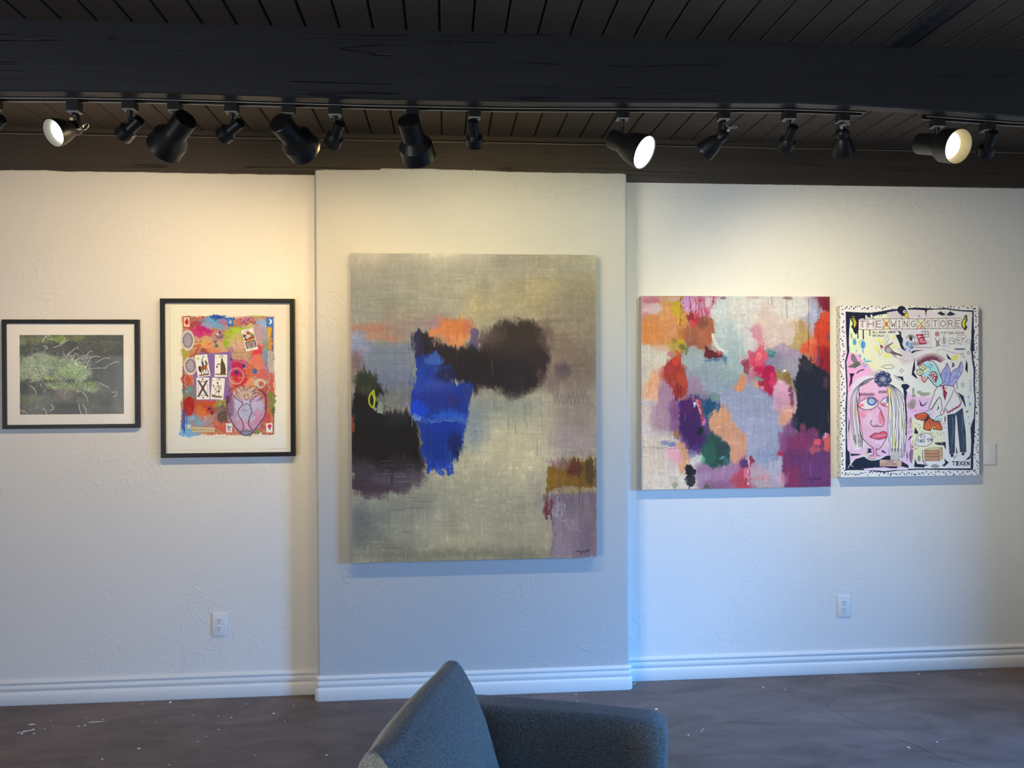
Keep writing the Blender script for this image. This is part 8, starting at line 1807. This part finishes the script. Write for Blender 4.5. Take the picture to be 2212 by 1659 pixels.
# speech bubble and insect
PY([c5(1165, 815), c5(1175, 760), c5(1190, 700), c5(1250, 660), c5(1330, 652), c5(1395, 680), c5(1412, 740), c5(1380, 810), c5(1300, 840), c5(1230, 835)], (238, 234, 226), 1, 2); L([c5(1150, 815), c5(1175, 760), c5(1190, 700), c5(1250, 660), c5(1330, 652), c5(1395, 680), c5(1412, 740), c5(1380, 810), c5(1300, 840), c5(1230, 835), c5(1160, 818)], 4, (60, 36, 60), 1, closed=True, smooth=True)
p.text("I'LL", *c5(1232, 675), 23, (30, 34, 50), 4.0, wf=.72, slope=-.12); p.text("TAKE 'EM!", *c5(1195, 745), 25, (30, 34, 50), 4.0, wf=.66, slope=-.10)
B(*c5(1110, 845), 13, 15, (206, 176, 176), 1, 2); L([(c5(1110, 845)[0] + 12 * math.cos(t), c5(1110, 845)[1] + 14 * math.sin(t)) for t in range(7)], 3, (90, 40, 60), .95, smooth=True); B(*c5(1112, 845), 5, 6, (90, 50, 60), 1, 2); PY([c5(1100, 875), c5(1135, 890), c5(1125, 980), c5(1110, 1080), c5(1080, 1040), c5(1075, 940)], (130, 96, 140), 1, 2); L([c5(1100, 875), c5(1075, 940), c5(1085, 1050), c5(1108, 1080)], 3, (70, 36, 70), .9)
for q in ([(1100, 820), (1085, 770)], [(1120, 820), (1130, 760), (1140, 750)], [(1135, 850), (1165, 840)], [(1130, 890), (1180, 870), (1210, 850)], [(1140, 860), (1180, 880)], [(1075, 960), (1060, 1000)], [(1120, 1000), (1140, 1020)]): L([c5(*t) for t in q], 3, (110, 50, 76), .9)
# wooden crate
PY([c5(1295, 895), c5(1500, 890), c5(1500, 1050), c5(1300, 1050)], (160, 126, 96), 1, 2); PY([c5(1295, 895), c5(1340, 868), c5(1545, 862), c5(1500, 892)], (206, 190, 150), 1, 2); PY([c5(1500, 890), c5(1548, 862), c5(1550, 1010), c5(1500, 1050)], (176, 156, 120), 1, 2)
for y in (895, 945, 990, 1050): L([c5(1290, y), c5(1500, y - 2), c5(1550, y - 32)], 3.4, (70, 44, 44), .9)
L([c5(1295, 890), c5(1298, 1052)], 3.4, (70, 44, 44)); L([c5(1500, 890), c5(1502, 1050)], 3.4, (70, 44, 44)); L([c5(1548, 862), c5(1550, 1015)], 3.4, (70, 44, 44)); L([c5(1295, 892), c5(1340, 868), c5(1548, 862)], 3.4, (70, 44, 44)); L([c5(1390, 920), c5(1420, 930), c5(1440, 910)], 3, (190, 130, 150), .7)
L([c5(1265, 900), c5(1270, 1050), c5(1310, 1090)], 6, NAVY, .9, smooth=True); B(*c5(1445, 1125), 32, 14, (110, 116, 120), .8, 6, D); B(*c5(1215, 1010), 14, 26, (80, 84, 90), .7, 6, {'nf': 4})
# leafy grey shapes and strokes in the middle
for (x, y, rx, ry) in ((1145, 60, 12, 40), (1140, 220, 26, 40), (1155, 110, 20, 16), (1310, 90, 44, 14), (1230, 60, 20, 16), (1110, 250, 30, 30), (1100, 500, 6, 50)): B(*c5(x, y), rx, ry, (130, 128, 116), .75, 5, {'nf': 4, 'nm': 4})
L([c5(1250, 105), c5(1310, 70), c5(1390, 75), c5(1330, 110), c5(1260, 110)], 3, (90, 90, 76), .8, smooth=True)
for (x, y, rx, ry) in ((1860, 1235, 14, 26), (1780, 1240, 8, 40)): B(*c4(x, y), rx, ry, (120, 126, 130), .7, 5, {'nf': 3})
for k in range(5): L([c4(1950, 1170 + 36 * k), c4(1985, 1180 + 36 * k), c4(1960, 1200 + 36 * k)], 3, (70, 110, 110), .8, smooth=True)
for (x, y, rx, ry) in ((1940, 135, 9, 14), (1960, 240, 12, 20), (1940, 425, 7, 9), (1950, 520, 8, 12)): B(*c5(x, y), rx, ry, (90, 140, 176), .8, 4, {'nf': 2})
for i in range(30): x = R.uniform(1060, 1130); y = R.uniform(420, 640); L([c5(x, y), c5(x + R.uniform(-6, 6), y + R.uniform(15, 50))], 3, R.choice([(170, 80, 140), (110, 60, 110)]), .6)
for k in range(7): L([c5(1150 + R.uniform(0, 20), 880 + 18 * k), c5(1220, 890 + 18 * k)], 2.4, (190, 180, 60), .6)
for i in range(26): a = R.uniform(0, 2 * PI); x, y = 1430 + 150 * math.cos(a), 700 + 120 * math.sin(a); L([c5(x, y), c5(x + 22 * math.cos(a), y + 22 * math.sin(a))], 5, (226, 220, 110), .5)
for k in range(5): L([c5(1000, 820 + 22 * k), c5(1025, 820 + 22 * k)], 3, (70, 50, 90), .8)
L([c5(1012, 790), c5(1014, 930)], 3, (70, 50, 90), .8)
p.text('TIEKEN', *c5(1692, 1064), 30, (24, 26, 36), 6.5, wf=.82, adv=1.0, slope=.01)
p.tint('nf', .02); p.tint('nm', .02)
TX0, TX1, TZ0, TZ1 = 2.060, 2.826, 1.043, 1.944
TYF = YR - 0.042
root = empty('cartoon_painting', ((TX0 + TX1) / 2, YR - 0.02, (TZ0 + TZ1) / 2), 'cartoon-style painting with a black-dotted white border, rightmost picture on the wall', 'painting')
pigment_mesh('painted_front', p.albedo(), [(TX0, TYF - .0004, TZ1), (TX1, TYF - .0004, TZ1), (TX1, TYF - .0004, TZ0), (TX0, TYF - .0004, TZ0)], paint_mat('cartoon_pigment', 0.5, 0.25, 0.12, 0.0, 70), root)
bm = bmesh.new(); add_box(bm, TX0, TX1, TYF, YR - 0.0015, TZ0, TZ1, 0.0015)
obj('canvas_edge', bm, simple('cream_canvas_edge', (0.70, 0.66, 0.60), 0.7, nscale=300, nstr=0.1), root)['label'] = 'cream canvas edge'
p = Paint(36, 700, .042, .90, [(0, 0), (36, 0), (36, 700), (0, 700)], None, 93)
p.img[:] = np.array((236, 226, 210)) / 255
for i in range(80): p.blob(p.rnd.uniform(4, 32), (i + .5) * 8.75 + p.rnd.uniform(-3, 3), p.rnd.uniform(2, 3.4), p.rnd.uniform(2, 3), (26, 24, 30), 1, 1)
pigment_mesh('dotted_side', p.albedo(), [(TX0 - .0004, YR - .002, TZ1), (TX0 - .0004, TYF, TZ1), (TX0 - .0004, TYF, TZ0), (TX0 - .0004, YR - .002, TZ0)], bpy.data.materials['cartoon_pigment'], root)
